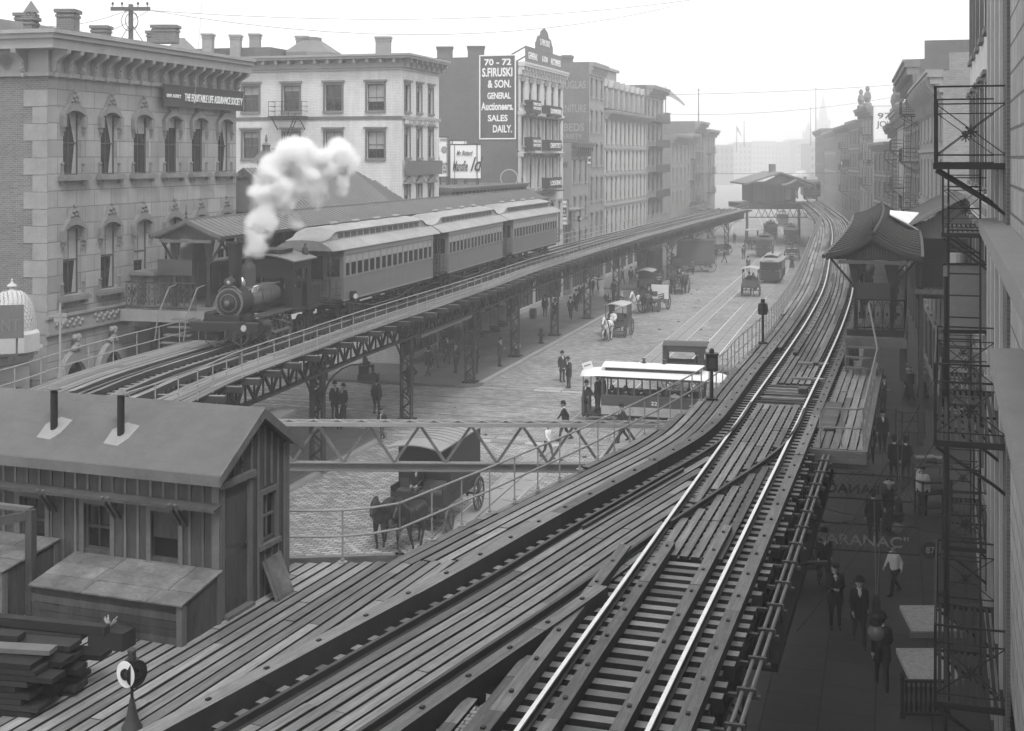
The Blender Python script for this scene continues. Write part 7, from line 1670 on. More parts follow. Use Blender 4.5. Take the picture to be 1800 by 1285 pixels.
# ---------------------------------------------------------------- pedestrians (photo feet position on the pavement)
PPL = [
 (555,738,'man with a pale parcel at his back under the near end of the left railway',95,'stand','man','derby','suit_black','suit_dark',1.03,.0),
 (588,735,'man in dark suit, left of the close pair under the left railway',-60,'stand','man','derby','suit_black','suit_dark',1.03,.0),
 (604,737,'man in dark suit, right of the close pair under the left railway',-130,'stand','man','derby','suit_dark','suit_dark',1.0,.0),
 (597,760,'boy holding papers before the close pair of men',-95,'stand','boy','cap','suit_dark','suit_dark',.8,.0),
 (662,728,'man leaning beside the nearest lit iron column',80,'stand','man','derby','suit_black','suit_black',1.03,.0),
 (672,775,'boy striding past the foot of the nearest iron column',-120,'walk','boy','cap','suit_dark','suit_grey',.85,.15),
 (721,692,'stout man in open jacket alone on the roadway by the kerb corner',-95,'hips','man','derby','suit_black','suit_black',1.02,.0),
 (752,662,'man walking away on the corner pavement, left of the trio',60,'walk','man','derby','suit_black','suit_dark',1,.15),
 (763,648,'man in grey striding behind the corner pavement walkers',20,'walk','man','cap','suit_grey','suit_grey',1,.15),
 (786,640,'man facing the shops on the corner pavement',-70,'walk','man','derby','suit_dark','suit_dark',1,.15),
 (802,655,'man with hands on hips left of the twin column',-140,'hips','man','derby','suit_dark','suit_dark',1,.15),
 (835,657,'man with white collar waiting right of the twin column',-90,'stand','man','derby','suit_dark','suit_dark',1,.15),
 (806,600,'woman in a pale blouse standing by the framed doorway',-90,'stand','woman','bonnet','canvas','suit_grey',1,.15),
 (878,644,'man reading with bowed head at the kerb',-20,'bent','man','derby','suit_dark','suit_dark',1,.15),
 (909,625,'child in a white blouse crouching at the iron column foot',-90,'sit','boy',None,'shirt','suit_dark',.8,.15),
 (895,571,'dark coated man behind the poster stands',-90,'stand','man','derby','suit_black','suit_dark',1,.15),
 (958,557,'man in the roadside group, left of the walking man',-90,'stand','man','derby','suit_dark','suit_dark',1,.15),
 (975,565,'man half behind the second iron column',-80,'walk','man','derby','suit_black','suit_dark',1,.15),
 (1003,561,'man walking down the pavement between two columns',-100,'walk','man','derby','suit_black','suit_dark',1,.15),
 (1013,548,'tall man just behind the man between two columns',-100,'walk','man','derby','suit_dark','suit_dark',1.05,.15),
 (1021,533,'man farther back on the shaded pavement',-100,'walk','man','derby','suit_dark','suit_grey',1,.15),
 (1057,521,'woman in a long white dress seen from behind',80,'stand','woman','bonnet','shirt','shirt',1,.15),
 (1046,519,'woman in white holding a child by the long white dress',-60,'stand','woman','bonnet','canvas','shirt',.97,.15),
 (1048,516,'small girl in white between the two women',-80,'stand','woman',None,'shirt','shirt',.7,.15),
 (1040,520,'dark dressed man beside the women in white',-90,'stand','man','derby','suit_black','suit_dark',1,.15),
 (1092,530,'boy in a white shirt sitting on a chair by the iron column',-150,'sit','boy',None,'shirt','suit_dark',.9,.15),
 (1066,537,'man sitting at the kerb behind the pale canopied cart',-60,'sit','man',None,'suit_black','suit_dark',.95,.15),
 (988,671,'left man of the pair talking in the roadway',-60,'stand','man','derby','suit_dark','suit_dark',1,.0),
 (1000,682,'right man of the pair in the roadway, holding a newspaper',-150,'bent','man','derby','suit_dark','suit_grey',1,.0),
 (993,775,'man in dark suit striding left behind the cross truss',-170,'walk','man','derby','suit_black','suit_dark',1.03,.0),
 (962,806,'boy in a white shirt running beside the covered truck',-40,'walk','boy','cap','shirt','suit_grey',.85,.0),
 (1095,778,'stooping man under the railing behind the cross truss',-160,'walk','man','derby','suit_dark','suit_dark',1,.0),
 (1273,462,'man with long stride crossing the open roadway',-10,'walk','man','derby','suit_dark','suit_grey',1,.0),
 (1307,456,'man standing in the roadway, farther of two near the car track',-90,'stand','man','derby','suit_dark','suit_grey',1,.0),
 (1315,478,'man walking toward the camera just left of the nearest street car',-95,'walk','man','derby','suit_grey','suit_dark',1,.0),
 (1392,471,'woman in a full dark skirt walking up the right lane',80,'stand','woman','bonnet','suit_dark','suit_dark',1,.0),
 (1250,448,'man in a white shirt seated by the tilted cart',-90,'sit','boy','boater','shirt','suit_grey',1,.15),
 (1237,452,'man beside the column near the tilted cart',-90,'stand','man','derby','suit_dark','suit_grey',1,.15),
 (1222,455,'hazy figure under the far columns, left of the cart',-90,'walk','man','derby','suit_grey','suit_dark',1,.15),
 (1190,470,'woman with a white parasol hat by the far columns',-90,'stand','woman','bonnet','shirt','suit_grey',1,.15),
 (1109,500,'man among the columns behind the small closed van',-90,'stand','man','derby','suit_dark','suit_dark',1,.15),
 (1130,492,'man waiting behind the tall canopied coach',-90,'stand','man','derby','suit_black','suit_dark',1,.15),
 (1341,432,'hazy figure between the two far street cars',-90,'stand','man','derby','suit_grey','suit_grey',1,.0),
 (1365,405,'faint figure in white under the far station',-90,'stand','woman','bonnet','shirt','shirt',1,.0),
 # right pavement in deep shade
 (1448,1035,'man in derby walking ahead of the reader on the dark pavement',-96,'walk','man','derby','suit_black','suit_black',1.03,.15),
 (1468,1105,'man reading a white paper on the dark right pavement',-96,'bent','man','cap','suit_black','suit_black',1.03,.15),
 (1510,1135,'man in derby with white collar walking centre of the dark pavement',-97,'walk','man','derby','suit_black','suit_black',1.03,.15),
 (1550,1212,'big man seen from behind below the hanging lamp globe',78,'walk','man','derby','suit_black','suit_black',1.03,.15),
 (1535,955,'man in dark coat between the two hanging wire signs',78,'stand','man','derby','suit_black','suit_black',1.0,.15),
 (1573,1045,'boy in a pale shirt and braces walking at the wall side',-150,'walk','boy','cap','shirt','suit_black',.85,.15),
 (1562,935,'woman with a plumed hat by the far wire sign',-60,'stand','woman','bonnet','suit_dark','suit_black',1,.15),
 (1518,828,'man in white shirt sleeves stooping in the stall crowd',-140,'walk','man','cap','shirt','suit_dark',1,.15),
 (1530,815,'dark figure behind the shirt sleeved man in the crowd',-90,'stand','man','derby','suit_black','suit_black',1,.15),
 (1572,848,'left man of the two walking away by the fruit stall',80,'walk','man','derby','suit_black','suit_black',1.03,.15),
 (1592,850,'right man of the two walking away by the fruit stall',76,'walk','man','derby','suit_black','suit_dark',1.03,.15),
 (1551,795,'tall man in the crowd under the shelter steps',-90,'stand','man','derby','suit_black','suit_black',1.03,.15),
 (1598,705,'woman with a white collar sitting at the stair foot',-90,'stand','woman','bonnet','suit_dark','suit_dark',1,.15),
 (1622,700,'woman in a light blouse at the stair foot',-120,'stand','woman','bonnet','canvas','suit_dark',1,.15),
 (1552,722,'man bending over goods under the shelter',-60,'bent','man','derby','suit_dark','suit_black',1,.15),
 (1458,845,'man half hidden below the plank walkway end',-90,'stand','man','derby','suit_black','suit_black',1,.15),
 (1622,905,'stallholder in a white shirt by the round sign',-120,'stand','boy','cap','shirt','suit_dark',1,.15),
]
for (px, py, lb, hd_, ps, kd, ht, ct, lg, sc, z) in PPL:
    q = G(px, py, z); person(q, lb, hd_, ps, kd, ht, ct, lg, sc)
NTH = 'fifth sixth seventh eighth ninth tenth eleventh twelfth'.split(); rp = random.Random(21)
for i, nth in enumerate(NTH):
    Y = 118+i*10.5
    for j, (dl, wd) in enumerate(((-1.6, 'building side'), (-3.9, 'shop side'), (1.3, 'kerb side'))):
        if (i+j) % 3 == 2 and i > 3: continue
        p = AV.p(AV.sY(Y+j*3.1), dl+rp.uniform(-.3, .3), .15 if dl < 0 else 0); wm = rp.random() < .22
        person(p, 'hazy walker on the %s of the %s iron column of the left row' % (wd, nth), rp.choice((-104, 76, -60, -140)), rp.choice(('walk', 'stand', 'walk')), 'woman' if wm else 'man', 'bonnet' if wm else rp.choice(('derby', 'derby', 'boater')), rp.choice(('suit_black', 'suit_dark', 'suit_grey', 'shirt' if wm else 'suit_dark')), 'suit_dark', rp.uniform(.95, 1.04))
lm = WM[LM.name]
q = lm @ V((-4.3, .72, 1.2)); person(q, 'engineer in shirt sleeves leaning from the locomotive cab', math.degrees(lm.to_euler().z)+30, 'stand', 'man', 'cap', 'suit_grey', 'canvas', .9)
lit = MB(); dg = MB(); rl = random.Random(11)
for i in range(150):
    Y = rl.uniform(42, 170); l = rl.uniform(.3, 19); p = AV.p(AV.sY(Y), l, .012); s_ = rl.uniform(.03, .1)
    if i % 3 == 0: lit.box((p.x, p.y, .02), (s_*2, s_*1.5, .015), rl.uniform(0, 3))
    else: dg.sphere((p.x, p.y, .02), s_, 5, sc=(1.4, 1, .45))
lit.build('litter', MT['cornice_paint'], None, kind='stuff', label='scraps of paper scattered over the paving stones'); dg.build('dung', MT['iron_mid'], None, kind='stuff', label='dark horse droppings scattered over the paving stones')
# chairs and kerbside furniture
def simple(name, label, cat, loc, parts, rz=0, group=None):
    t = thing(name, label, cat, loc, rz, group)
    for n, m, fn in parts: k = MB(); fn(k); k.build(n, MT[m], t)
    return t
q = G(1092, 530, .15)
simple('chair', 'kitchen chair under the boy in white by the column', 'chair', q, [('seat', 'wood_mid', lambda k: k.bb((-.2,-.2,.4), (.2,.2,.43)))] + [('leg', 'wood_mid', (lambda a, b: lambda k: k.bar((a,b,0), (a,b,.4), .04))(a, b)) for a in (-.17,.17) for b in (-.17,.17)] + [('backrest', 'wood_mid', lambda k: (k.bar((-.18,-.18,.43), (-.18,-.18,.9), .04), k.bar((-.18,.18,.43), (-.18,.18,.9), .04), k.bar((-.18,-.18,.85), (-.18,.18,.85), .05)))])
q = G(645, 668, .15)
simple('bootblack_stand', 'dark bootblack stand with seated customer under the left railway', 'stand', q, [('platform', 'wood_dark', lambda k: k.bb((-.5,-.4,0), (.7,.4,.35))), ('seat', 'wood_dark', lambda k: k.bb((-.45,-.3,.35), (.1,.3,.85)))]); person(q+V((-.1,0,.35)), 'customer sitting high on the bootblack stand', -10, 'sit', 'man', 'derby', 'suit_black', 'suit_dark')
q = G(951, 603, .15)
simple('fire_hydrant', 'dark iron hydrant on the pavement between two columns', 'hydrant', q, [('barrel', 'iron', lambda k: k.lathe([(.24, 0), (.24, .05), (.14, .08), (.12, .5), (.16, .55), (.12, .6), (.12, .85), (.16, .9), (.14, .98), (.05, 1.05), (.02, 1.08)], n=12)), ('nozzle', 'iron', lambda k: (k.tube((-.25,0,.55), (.25,0,.55), .06), k.tube((0,-.1,.7), (0,-.25,.7), .06)))])
for i, (px, py) in enumerate(((854,592), (869,583), (884,574))):
    q = G(px, py, .15); lb = ('nearest', 'middle', 'farthest')[i]+' of three illustrated poster stands on the left pavement'
    t = thing('poster_stand', lb, 'poster stand', q, R(-10), 'poster stands'); k = MB(); k.lathe([(.42, 0), (.42, .3), (.36, .34)], n=10); k.build('base', MT['trim_dark'], t); k = MB(); k.bb((-.32,-.04,.34), (.32,.04,2.0)); k.build('panel', MT['trim_dark'], t); k = MB(); k.bb((-.27,-.06,.45), (.27,-.04,1.9)); k.sphere((0, -.06, 1.3), .2, 8, 1, (1, .1, 2)); k.build('poster', [MT['canvas'], MT['letter_faded']], t)
q = G(937, 560, .15); simple('barrel', 'pale ash barrel by the second iron column', 'barrel', q, [('tub', 'wood_mid', lambda k: k.lathe([(.26, 0), (.3, .4), (.27, .8), (.24, .8), (.26, .4), (.2, .1)], n=12)), ('hoop', 'iron', lambda k: (k.lathe([(.3, .25), (.31, .27), (.3, .3)], n=12)))])
q = G(567, 742, 0); simple('lamp_post', 'short dark post with a box top under the left railway', 'post', q, [('post', 'iron', lambda k: k.tube((0,0,0), (0,0,2.6), .06)), ('box', 'iron', lambda k: k.bb((-.2,-.12,2.1), (.25,.12,2.5)))])
q = G(940, 535, .15); simple('shop_kiosk', 'white doored shop porch with a step, behind the columns', 'kiosk', q+V((0,.8,0)), [('step', 'stone', lambda k: k.bb((-1.0,-.5,0), (2.6,.4,.35))), ('door', 'white_paint', lambda k: (k.bb((-.9,.0,.35), (-.2,.06,2.7)), k.bb((.2,.0,.35), (.9,.06,2.7)))), ('glazing', 'glass', lambda k: (k.bb((-.7,-.02,1.5), (-.4,.0,2.4)), k.bb((1.0,.0,.5), (2.4,.05,2.6))))], R(16))
# ---------------------------------------------------------------- signal shanty at lower left
rs = math.atan2(-.35, .937); SH = thing('shanty', 'weathered board and batten shanty with felt roof and two stovepipes on the railway deck', 'shed', (-4.42, 19.7, DZ), rs)
X0, D_, EV, RI = -5.2, 2.05, 2.33, 3.0
wins = [(-.95, .5), (-2.2, .5), (-3.45, .5), (-4.6, .5)]
k = MB(); ops = [(x-X0-.25, x-X0+.25, .86, 1.58) for x, _ in wins]
wall_grid(k, (X0, 0, 0), (1,0,0), (0,1,0), -X0, 0, EV, ops, .1); k.build('front_wall', MT['shed_wood'], SH)
k = MB(); wall_grid(k, (0, 0, 0), (0,1,0), (-1,0,0), D_, 0, EV-.05, [(.12, .8, .06, 1.95), (1.22, 1.62, .9, 1.62)], .08); k.add([(0,0,EV-.05), (0,D_,EV-.05), (0,D_/2,RI-.05)], [(0,1,2)]); k.quad((X0,D_,0), (0,D_,0), (0,D_,EV), (X0,D_,EV)); k.build('gable_wall', MT['shed_wood'], SH)
k = MB(); rr = random.Random(4)
x = X0
while x < -.05:
    if not any(abs(x-wx) < .3 for wx, _ in wins): k.bb((x-.02, -.02, 0), (x+.02, 0, EV-.02), t=rr.uniform(-1, 1))
    else: k.bb((x-.02, -.02, 1.75), (x+.02, 0, EV-.02), t=rr.uniform(-1, 1)); k.bb((x-.02, -.02, 0), (x+.02, 0, .78), t=rr.uniform(-1, 1))
    x += .235
y = .92
while y < D_:
    if not 1.14 < y < 1.7: k.bb((0, y-.018, 0), (.02, y+.018, EV+.67*(1-abs(y-1.02)/1.02)-.1), t=rr.uniform(-1, 1))
    else: k.bb((0, y-.018, 1.75), (.02, y+.018, EV+.67*(1-abs(y-1.02)/1.02)-.1), t=rr.uniform(-1, 1)); k.bb((0, y-.018, 0), (.02, y+.018, .8), t=rr.uniform(-1, 1))
    y += .2
for y in (.2, .42, .64): k.bb((0, y-.018, 2.08), (.02, y+.018, EV+.67*(1-abs(y-1.02)/1.02)-.1))
k.build('batten', MT['shed_trim'], SH)
k = MB(); k.bb((-.1, -.03, 0), (.03, -.0, EV)); k.bb((0, 0, 0), (.03, .1, EV)); k.build('corner_board', MT['shed_trim'], SH); k = MB(); k.bb((0, D_-.1, 0), (.03, D_, EV)); k.build('corner_board', MT['shed_trim'], SH)
k = MB(); ov = .2
for s_ in (0, 1):
    ye, yi = (-ov, D_/2) if s_ == 0 else (D_+ov, D_/2); ze_ = EV-ov*.66; 
    a = [(X0-.1, ye, ze_+.03), (.16, ye, ze_+.03), (.16, yi, RI+.03), (X0-.1, yi, RI+.03)]; k.prism(a if s_ else a[::-1], (0, 0, .035))
k.build('felt_roof', MT['tar_paper'], SH)
k = MB()
for i in range(5): f = (i+.6)/5.2; y = -ov+f*(D_/2+ov); z = EV-ov*.66+f*(RI-EV+ov*.66)+.068; k.add([(X0, y, z), (.15, y, z), (.15, y+.006, z+.005), (X0, y+.006, z+.005)], [(0,1,2,3)])
k.build('felt_seam', MT['cornice_dark'], SH)
k = MB(); ze_ = EV-ov*.66
k.bb((X0-.1, -ov-.02, ze_-.1), (.18, -ov, ze_+.06)); k.prism([(.16, -ov-.02, ze_-.08), (.16, D_/2, RI-.1), (.16, D_/2, RI+.06), (.16, -ov-.02, ze_+.07)], (.03, 0, 0)); k.prism([(.16, D_+ov+.02, ze_-.08), (.16, D_/2, RI-.1), (.16, D_/2, RI+.06), (.16, D_+ov+.02, ze_+.07)], (.03, 0, 0))
k.build('fascia', MT['shed_trim'], SH)
for i, (wx, w_) in enumerate(wins):
    k = MB(); 
    for a_, b_ in (((-.33, -.03, -.08), (-.25, 0, .8)), ((.25, -.03, -.08), (.33, 0, .8)), ((-.25, -.03, .72), (.25, 0, .8)), ((-.36, -.06, -.14), (.36, 0, -.06))): k.bb(a_, b_)
    fo = k.build('window_frame', MT['shed_trim'], SH); fo.location = (wx, 0, .86)
    k = MB()
    if i == 0: k.bb((-.25, .05, .3), (.25, .07, .72)); k.quad((-.25, .09, 0), (.25, .09, 0), (.25, .09, .3), (-.25, .09, .3), 1)
    else:
        k.quad((-.25, .06, 0), (.25, .06, 0), (.25, .06, .72), (-.25, .06, .72), 1)
        for a_, b_ in (((-.25, .03, .0), (-.2, .06, .72)), ((.2, .03, 0), (.25, .06, .72)), ((-.2, .03, .34), (.2, .06, .38)), ((-.2, .03, 0), (.2, .06, .04)), ((-.2, .03, .68), (.2, .06, .72)), ((-.01, .035, .04), (.01, .06, .34)), ((-.01, .035, .38), (.01, .06, .68))): k.bb(a_, b_)
    s2 = k.build('sash', [MT['shed_wood'], MT['glass' if i else 'hole']], fo)
k = MB(); k.bb((-.03, .12, .06), (-.01, .8, 1.95)); k.bb((-.01, .2, .2), (.0, .72, .9)); k.bb((-.01, .2, 1.05), (.0, .72, 1.8)); k.sphere((.02, .75, 1.0), .025, 6, 1); k.build('door', [MT['shed_wood'], MT['iron_mid']], SH)
k = MB(); k.bb((0, .02, 0), (.04, .12, 2.0)); k.bb((0, .8, 0), (.04, .9, 2.0)); k.prism([(0, 0, 2.0), (0, .95, 2.0), (0, .95, 2.1), (0, 0, 2.1)], (.08, 0, 0)); k.bb((0, .1, -.02), (.12, .85, .06)); k.build('door_frame', MT['shed_trim'], SH)
k = MB()
for a_, b_ in (((0, 1.14, .82), (.04, 1.22, 1.7)), ((0, 1.62, .82), (.04, 1.7, 1.7)), ((0, 1.22, 1.62), (.04, 1.62, 1.7)), ((0, 1.1, .76), (.07, 1.74, .84)), ((-.05, 1.22, 1.24), (-.02, 1.62, 1.28)), ((-.05, 1.41, .9), (-.02, 1.43, 1.62))): k.bb(a_, b_)
k.quad((-.06, 1.22, .9), (-.06, 1.62, .9), (-.06, 1.62, 1.62), (-.06, 1.22, 1.62), 1); k.build('window_frame', [MT['shed_trim'], MT['glass']], SH)
text('9', .16, 'letter_dark', SH, (.03, .62, 2.2), R(90))
k = MB(); k.prism([(X0, -.05, 1.8), (X0, -.26, 1.76), (X0, -.26, 1.73), (X0, -.05, 1.77)], (-X0+.1, 0, 0)); k.bb((X0, -.275, 1.72), (.1, -.26, 1.77)); k.build('drip_shelf', MT['shed_wood'], SH)
for x in (-3.1, -3.0, -1.88, -1.78, -.66, -.56): k = MB(); k.bar((x, 0, 1.4), (x, -.25, 1.7), .04, .05); k.tube((x, -.24, 1.69), (x, -.31, 1.8), .022, n=8, m=1); k.build('bracket', [MT['shed_wood'], MT['shed_trim']], SH)
for x, y in ((-2.03, .35), (-3.33, .35)):
    k = MB(); z = EV+y/1.02*.67; k.tube((x, y, z-.05), (x, y, 3.22), .058, n=16); k.build('stovepipe', MT['black'], SH, smooth=True)
    k = MB(); k.lathe([(.12, 3.25), (.125, 3.26), (.01, 3.34)], (x, y, 0), 16); [k.bar((x+dx, y, 3.2), (x+dx, y, 3.27), .01) for dx in (-.05, .05)]; k.build('pipe_cap', MT['tin_roof'], SH)
    k = MB(); s_ = .67/1.02; pts = [(-.18,-.2), (.1,-.22), (.2,-.08), (.24,.16), (-.02,.2), (-.2,.05)]; k.prism([(x+a_, y+b_, z+b_*s_+.06) for a_, b_ in pts], (0, 0, .012)); k.build('flashing', MT['patch'], SH)
def bin_(label, x0, x1, d, hb_, hf, zs=0):
    Mx = WM[SH.name]; t = thing('tool_bin', label, 'storage bin', Mx @ V((x0, 0, 0)), rs, 'slope lidded bins'); L = x1-x0; rr = random.Random(int(L*10)); k = MB(); nn = 5
    for i in range(nn):
        z0, z1 = hf*i/nn, hf*(i+1)/nn-.008; k.bb((0, -d, z0), (L, -d+.03, z1), t=rr.uniform(-1, 1))
        hh = hb_*i/nn; 
    k.build('front_board', MT['shed_wood'], t)
    for xe in (0, L-.03): k = MB(); k.prism([(xe, -d, 0), (xe, 0, 0), (xe, 0, hb_-.03), (xe, -d, hf-.03)], (.03, 0, 0)); k.build('end_board', MT['shed_wood'], t)
    k = MB()
    for i in range(3):
        f0, f1 = i/3, (i+1)/3-.01; y0, y1 = -d-.06+(d+.06)*f0, -d-.06+(d+.06)*f1; z0, z1 = hf+(hb_-hf)*f0, hf+(hb_-hf)*f1
        cut = [0, L*rr.uniform(.25, .4), L*rr.uniform(.6, .85), L+.05]
        for a_, b_ in zip(cut, cut[1:]): k.prism([(a_, y0, z0), (b_-.01, y0, z0), (b_-.01, y1, z1), (a_, y1, z1)], (0, 0, .025+.004*(i % 2)), t=rr.uniform(-1, 1))
    k.build('lid', MT['weathered_board'], t)
    k = MB(); k.bb((L-.07, -d-.025, 0), (L+.02, -d, hf-.02)); k.bb((L, -d, 0), (L+.025, -d+.09, hf-.02)); k.build('corner_post', MT['shed_trim'], t); k = MB(); k.bb((L, -.12, 0), (L+.025, -.03, hb_-.05)); k.build('corner_post', MT['shed_trim'], t)
    return t
bin_('slope lidded tool bin against the front of the shanty, nearer the door', -2.62, .05, 1.02, .78, .58); bin_('slope lidded tool bin at the far left of the shanty front', -5.2, -2.95, 1.25, .95, .8)
Mx = WM[SH.name]
simple('timber_frame', 'rough open timber frame standing before the left window of the shanty', 'frame', Mx @ V((-2.85, -.75, 0)), [('post', 'shed_wood', lambda k: k.bb((-.06, -.06, 0), (.06, .06, 1.62))), ('rail', 'shed_trim', lambda k: k.bar((0, .02, 1.62), (-2.2, -.1, 1.66), .1, .07)), ('brace', 'shed_wood', lambda k: k.bar((.05, 0, 1.55), (-1.6, -.9, 1.25), .06, .13))], rs)
simple('leaning_board', 'loose sheet board leaning on the shanty wall below its side window', 'board', Mx @ V((.05, 1.15, 0)), [('batten', 'shed_trim', lambda k: k.prism([(.31, .0, 0), (.31, .06, 0), (.06, .06, .6), (.06, .0, .6)], (.02, 0, .01))), ('sheet', 'weathered_board', lambda k: k.prism([(.28, -.05, 0), (.28, .5, 0), (.03, .5, .62), (.03, -.05, .6)], (.02, 0, .01)))], rs)
simple('wooden_box', 'small dark box with a dried flower bunch beside the tool bin', 'box', Mx @ V((-.9, -1.35, 0)), [('box', 'wood_dark', lambda k: k.bb((-.3, -.15, 0), (.3, .15, .26))), ('flower_bunch', 'canvas', lambda k: [k.bar((-.05, 0, .26), (-.05+.1*math.cos(a_*2.4), .08*math.sin(a_*1.7), .38+.03*math.sin(a_)), .012) for a_ in range(14)])], rs)
simple('rope_coil', 'flat coil of pale rope lying by the lumber stack', 'rope', Mx @ V((-1.75, -1.3, 0)), [('coil', 'canvas', lambda k: [k.pipe([(r_*math.cos(t), r_*math.sin(t), .02+.01*math.sin(3*t+r_*20)) for t in np.linspace(0, 2*math.pi, 20)], .014, 5) for r_ in (.1, .15, .2)])], rs)
LS = thing('lumber_stack', 'dark stack of short heavy boards at the lower left, one pale board on top', 'lumber stack', G(60, 1225, DZ), R(-12)); rr = random.Random(9)
for lv in range(9):
    for j in range(4):
        k = MB(); L = rr.uniform(1.2, 1.75); x = rr.uniform(-.25, .15); z = lv*.075; y = -.6+j*.33; k.bb((-L/2+x-.3, y, z), (L/2+x-.3, y+.3, z+.065), t=rr.uniform(-1, 1)); k.build('board', MT['lumber'], LS)
k = MB(); k.box((-.35, -.25, .71), (1.5, .22, .06), R(4)); k.build('pale_board', MT['shed_trim'], LS); k = MB(); k.box((-.2, .55, .74), (1.9, .14, .12), R(-2)); k.build('board', MT['lumber'], LS); k = MB(); k.box((-.7, .1, .72), (.9, .2, .08), R(2)); k.build('board', MT['lumber'], LS)
# switch lamp
SL = thing('switch_lamp', 'small switch lamp with one white and one dark target disc on a conical stand', 'switch lamp', G(232, 1279, DZ), R(0))
k = MB(); k.lathe([(.13, 0), (.12, .03), (.09, .08), (.07, .15), (.035, .32), (.03, .36)], n=14); k.build('stand', MT['iron_mid'], SL, smooth=True); k = MB(); k.tube((0,0,.34), (0,0,.54), .02); k.box((0,0,.53), (.16,.1,.05)); k.build('stem', MT['iron'], SL)
k = MB(); k.lathe([(.085, .54), (.09, .56), (.09, .82), (.085, .84)], n=16); k.build('lamp_body', MT['iron'], SL, smooth=True)
k = MB(); k.lathe([(.05, .84), (.05, .93), (.06, .935), (.055, .96), (.02, .985)], n=12); k.build('chimney', MT['iron_mid'], SL)
for a_, m, nm in ((-118, 'white_paint', 'white_disc'), (-42, 'iron', 'dark_disc')):
    k = MB(); N = 28; Rm = Matrix.Rotation(R(a_), 3, 'Z')
    for i in range(N):
        t0, t1 = 2*math.pi*i/N, 2*math.pi*(i+1)/N; q = [(.105, ri*math.cos(t), .69+ri*1.12*math.sin(t)) for ri, t in ((.145, t0), (.145, t1), (.065, t1), (.065, t0))]; k.prism([Rm @ V(p) for p in q], Rm @ V((.006, 0, 0)))
    d_ = k.build(nm, MT[m], SL); k = MB(); k.M = Matrix.Translation((0,0,.69)) @ Rm.to_4x4() @ Matrix.Rotation(R(90), 4, 'Y'); k.lathe([(.068, .08), (.068, .13), (.055, .13), (.05, .1)], n=16); k.lathe([(.05, .1), (.04, .115), (.01, .12)], n=14, m=1); k.build('lens', [MT['iron'], MT['glass']], d_, smooth=True)
# signal boxes and posts on the walkway edge
for px, py, lb, hh, rd in ((1251, 703, 'dark signal lamp box on a post, nearer of two on the walkway edge', 1.35, 0), (1341, 604, 'dark round signal lamp on a post, farther along the walkway edge', 1.55, 1)):
    p = G(px, py, DZ); t = thing('signal_lamp', lb, 'signal lamp', p); k = MB(); k.bb((-.16,-.12,0), (.16,.12,.06)); k.tube((0,0,.05), (0,0,hh-.45), .05); k.build('post', MT['iron'], t); k = MB()
    if rd: k.lathe([(.17, hh-.45), (.2, hh-.25), (.17, hh-.05), (.08, hh), (.08, hh+.12), (.02, hh+.14)], n=14)
    else: k.bb((-.16,-.14,hh-.5), (.16,.14,hh-.05)); k.bb((-.19,-.17,hh-.05), (.19,.17,hh)); k.lathe([(.07, hh), (.07, hh+.1), (.03, hh+.14)], n=10)
    k.build('lamp_box', MT['iron'], t); k = MB(); k.bb((-.11,-.155,hh-.42), (.11,-.14,hh-.12)); k.build('door', MT['iron_mid'], t)
for px, py, lb in ((461, 640, 'small marker disc signal by the locomotive front'), (665, 572, 'small marker disc signal beside the first passenger car'), (1046, 443, 'white disc signal on a thin post, far along the left railway')):
    p = G(px, py, DZ); s_, _ = LT.proj(p); p = LT.p(s_, 1.5, DZ); hh = 1.35 if px < 1000 else 2.6; t = thing('disc_signal', lb, 'signal', p, R(-16)); k = MB(); k.lathe([(.12, 0), (.05, .3), (.03, .35)], n=8); k.tube((0,0,.3), (0,0,hh-.2), .03); k.build('post', MT['iron_mid'], t); k = MB(); k.box((0,0,hh-.15), (.22,.2,.4)); k.build('lamp_body', MT['iron'], t)
    k = MB(); k.M = Matrix.Translation((.13,-.08,hh-.15)) @ Matrix.Rotation(R(60), 4, 'Z') @ Matrix.Rotation(R(90), 4, 'X'); k.lathe([(.11, 0), (.11, .01)], n=18); k.build('disc', MT['stone_pale'], t)
PW = [('stay wire slanting from the iron pole to the railway deck edge', [Q(1655, 640, 27), Q(1440, 1010, 24)]), ('lower stay wire from the iron pole across the dark pavement', [Q(1655, 760, 27), Q(1400, 1110, 24)]), ('lamp wire running from the fire escape to the near arc lamp', [Q(1700, 940, 27), Q(1548, 905, 27), Q(1420, 880, 27)]), ('thin wire over the dark pavement above the near wire sign', [Q(1660, 905, 28), Q(1560, 890, 29), Q(1400, 930, 30)])]
# telegraph pole and line wires
tp = thing('telegraph_pole', 'telegraph pole with one crossarm and wire loops behind the stone office building', 'telegraph pole', (Q(230, 0, 70).x, 70, 0)); k = MB(); k.tube((0,0,0), (0,0,21.2), .2, .13, 8); k.build('pole', MT['wood_mid'], tp); k = MB(); k.bb((-1.05,-.14,20.85), (1.05,-.0,21.05)); k.build('crossarm', MT['wood_mid'], tp)
for x in (-.95, -.45, .4, .9): k = MB(); k.lathe([(.02, 21.05), (.02, 21.15), (.06, 21.17), (.07, 21.25), (.03, 21.32)], (x, -.07, 0), 8); k.build('insulator', MT['iron_mid'], tp)
k = MB()
for r_, dx in ((.55, 0), (.42, .1)): k.pipe([(dx+r_*math.cos(t)*.8, -.2, 20.3+r_*math.sin(t)) for t in np.linspace(0, 2*math.pi, 20)], .02, 5)
for dx in (-1.6, 1.7): k.pipe([(0, 0, 20.2), (dx, 0, 17.6)], .02, 5)
k.build('wire_loop', MT['iron'], tp)
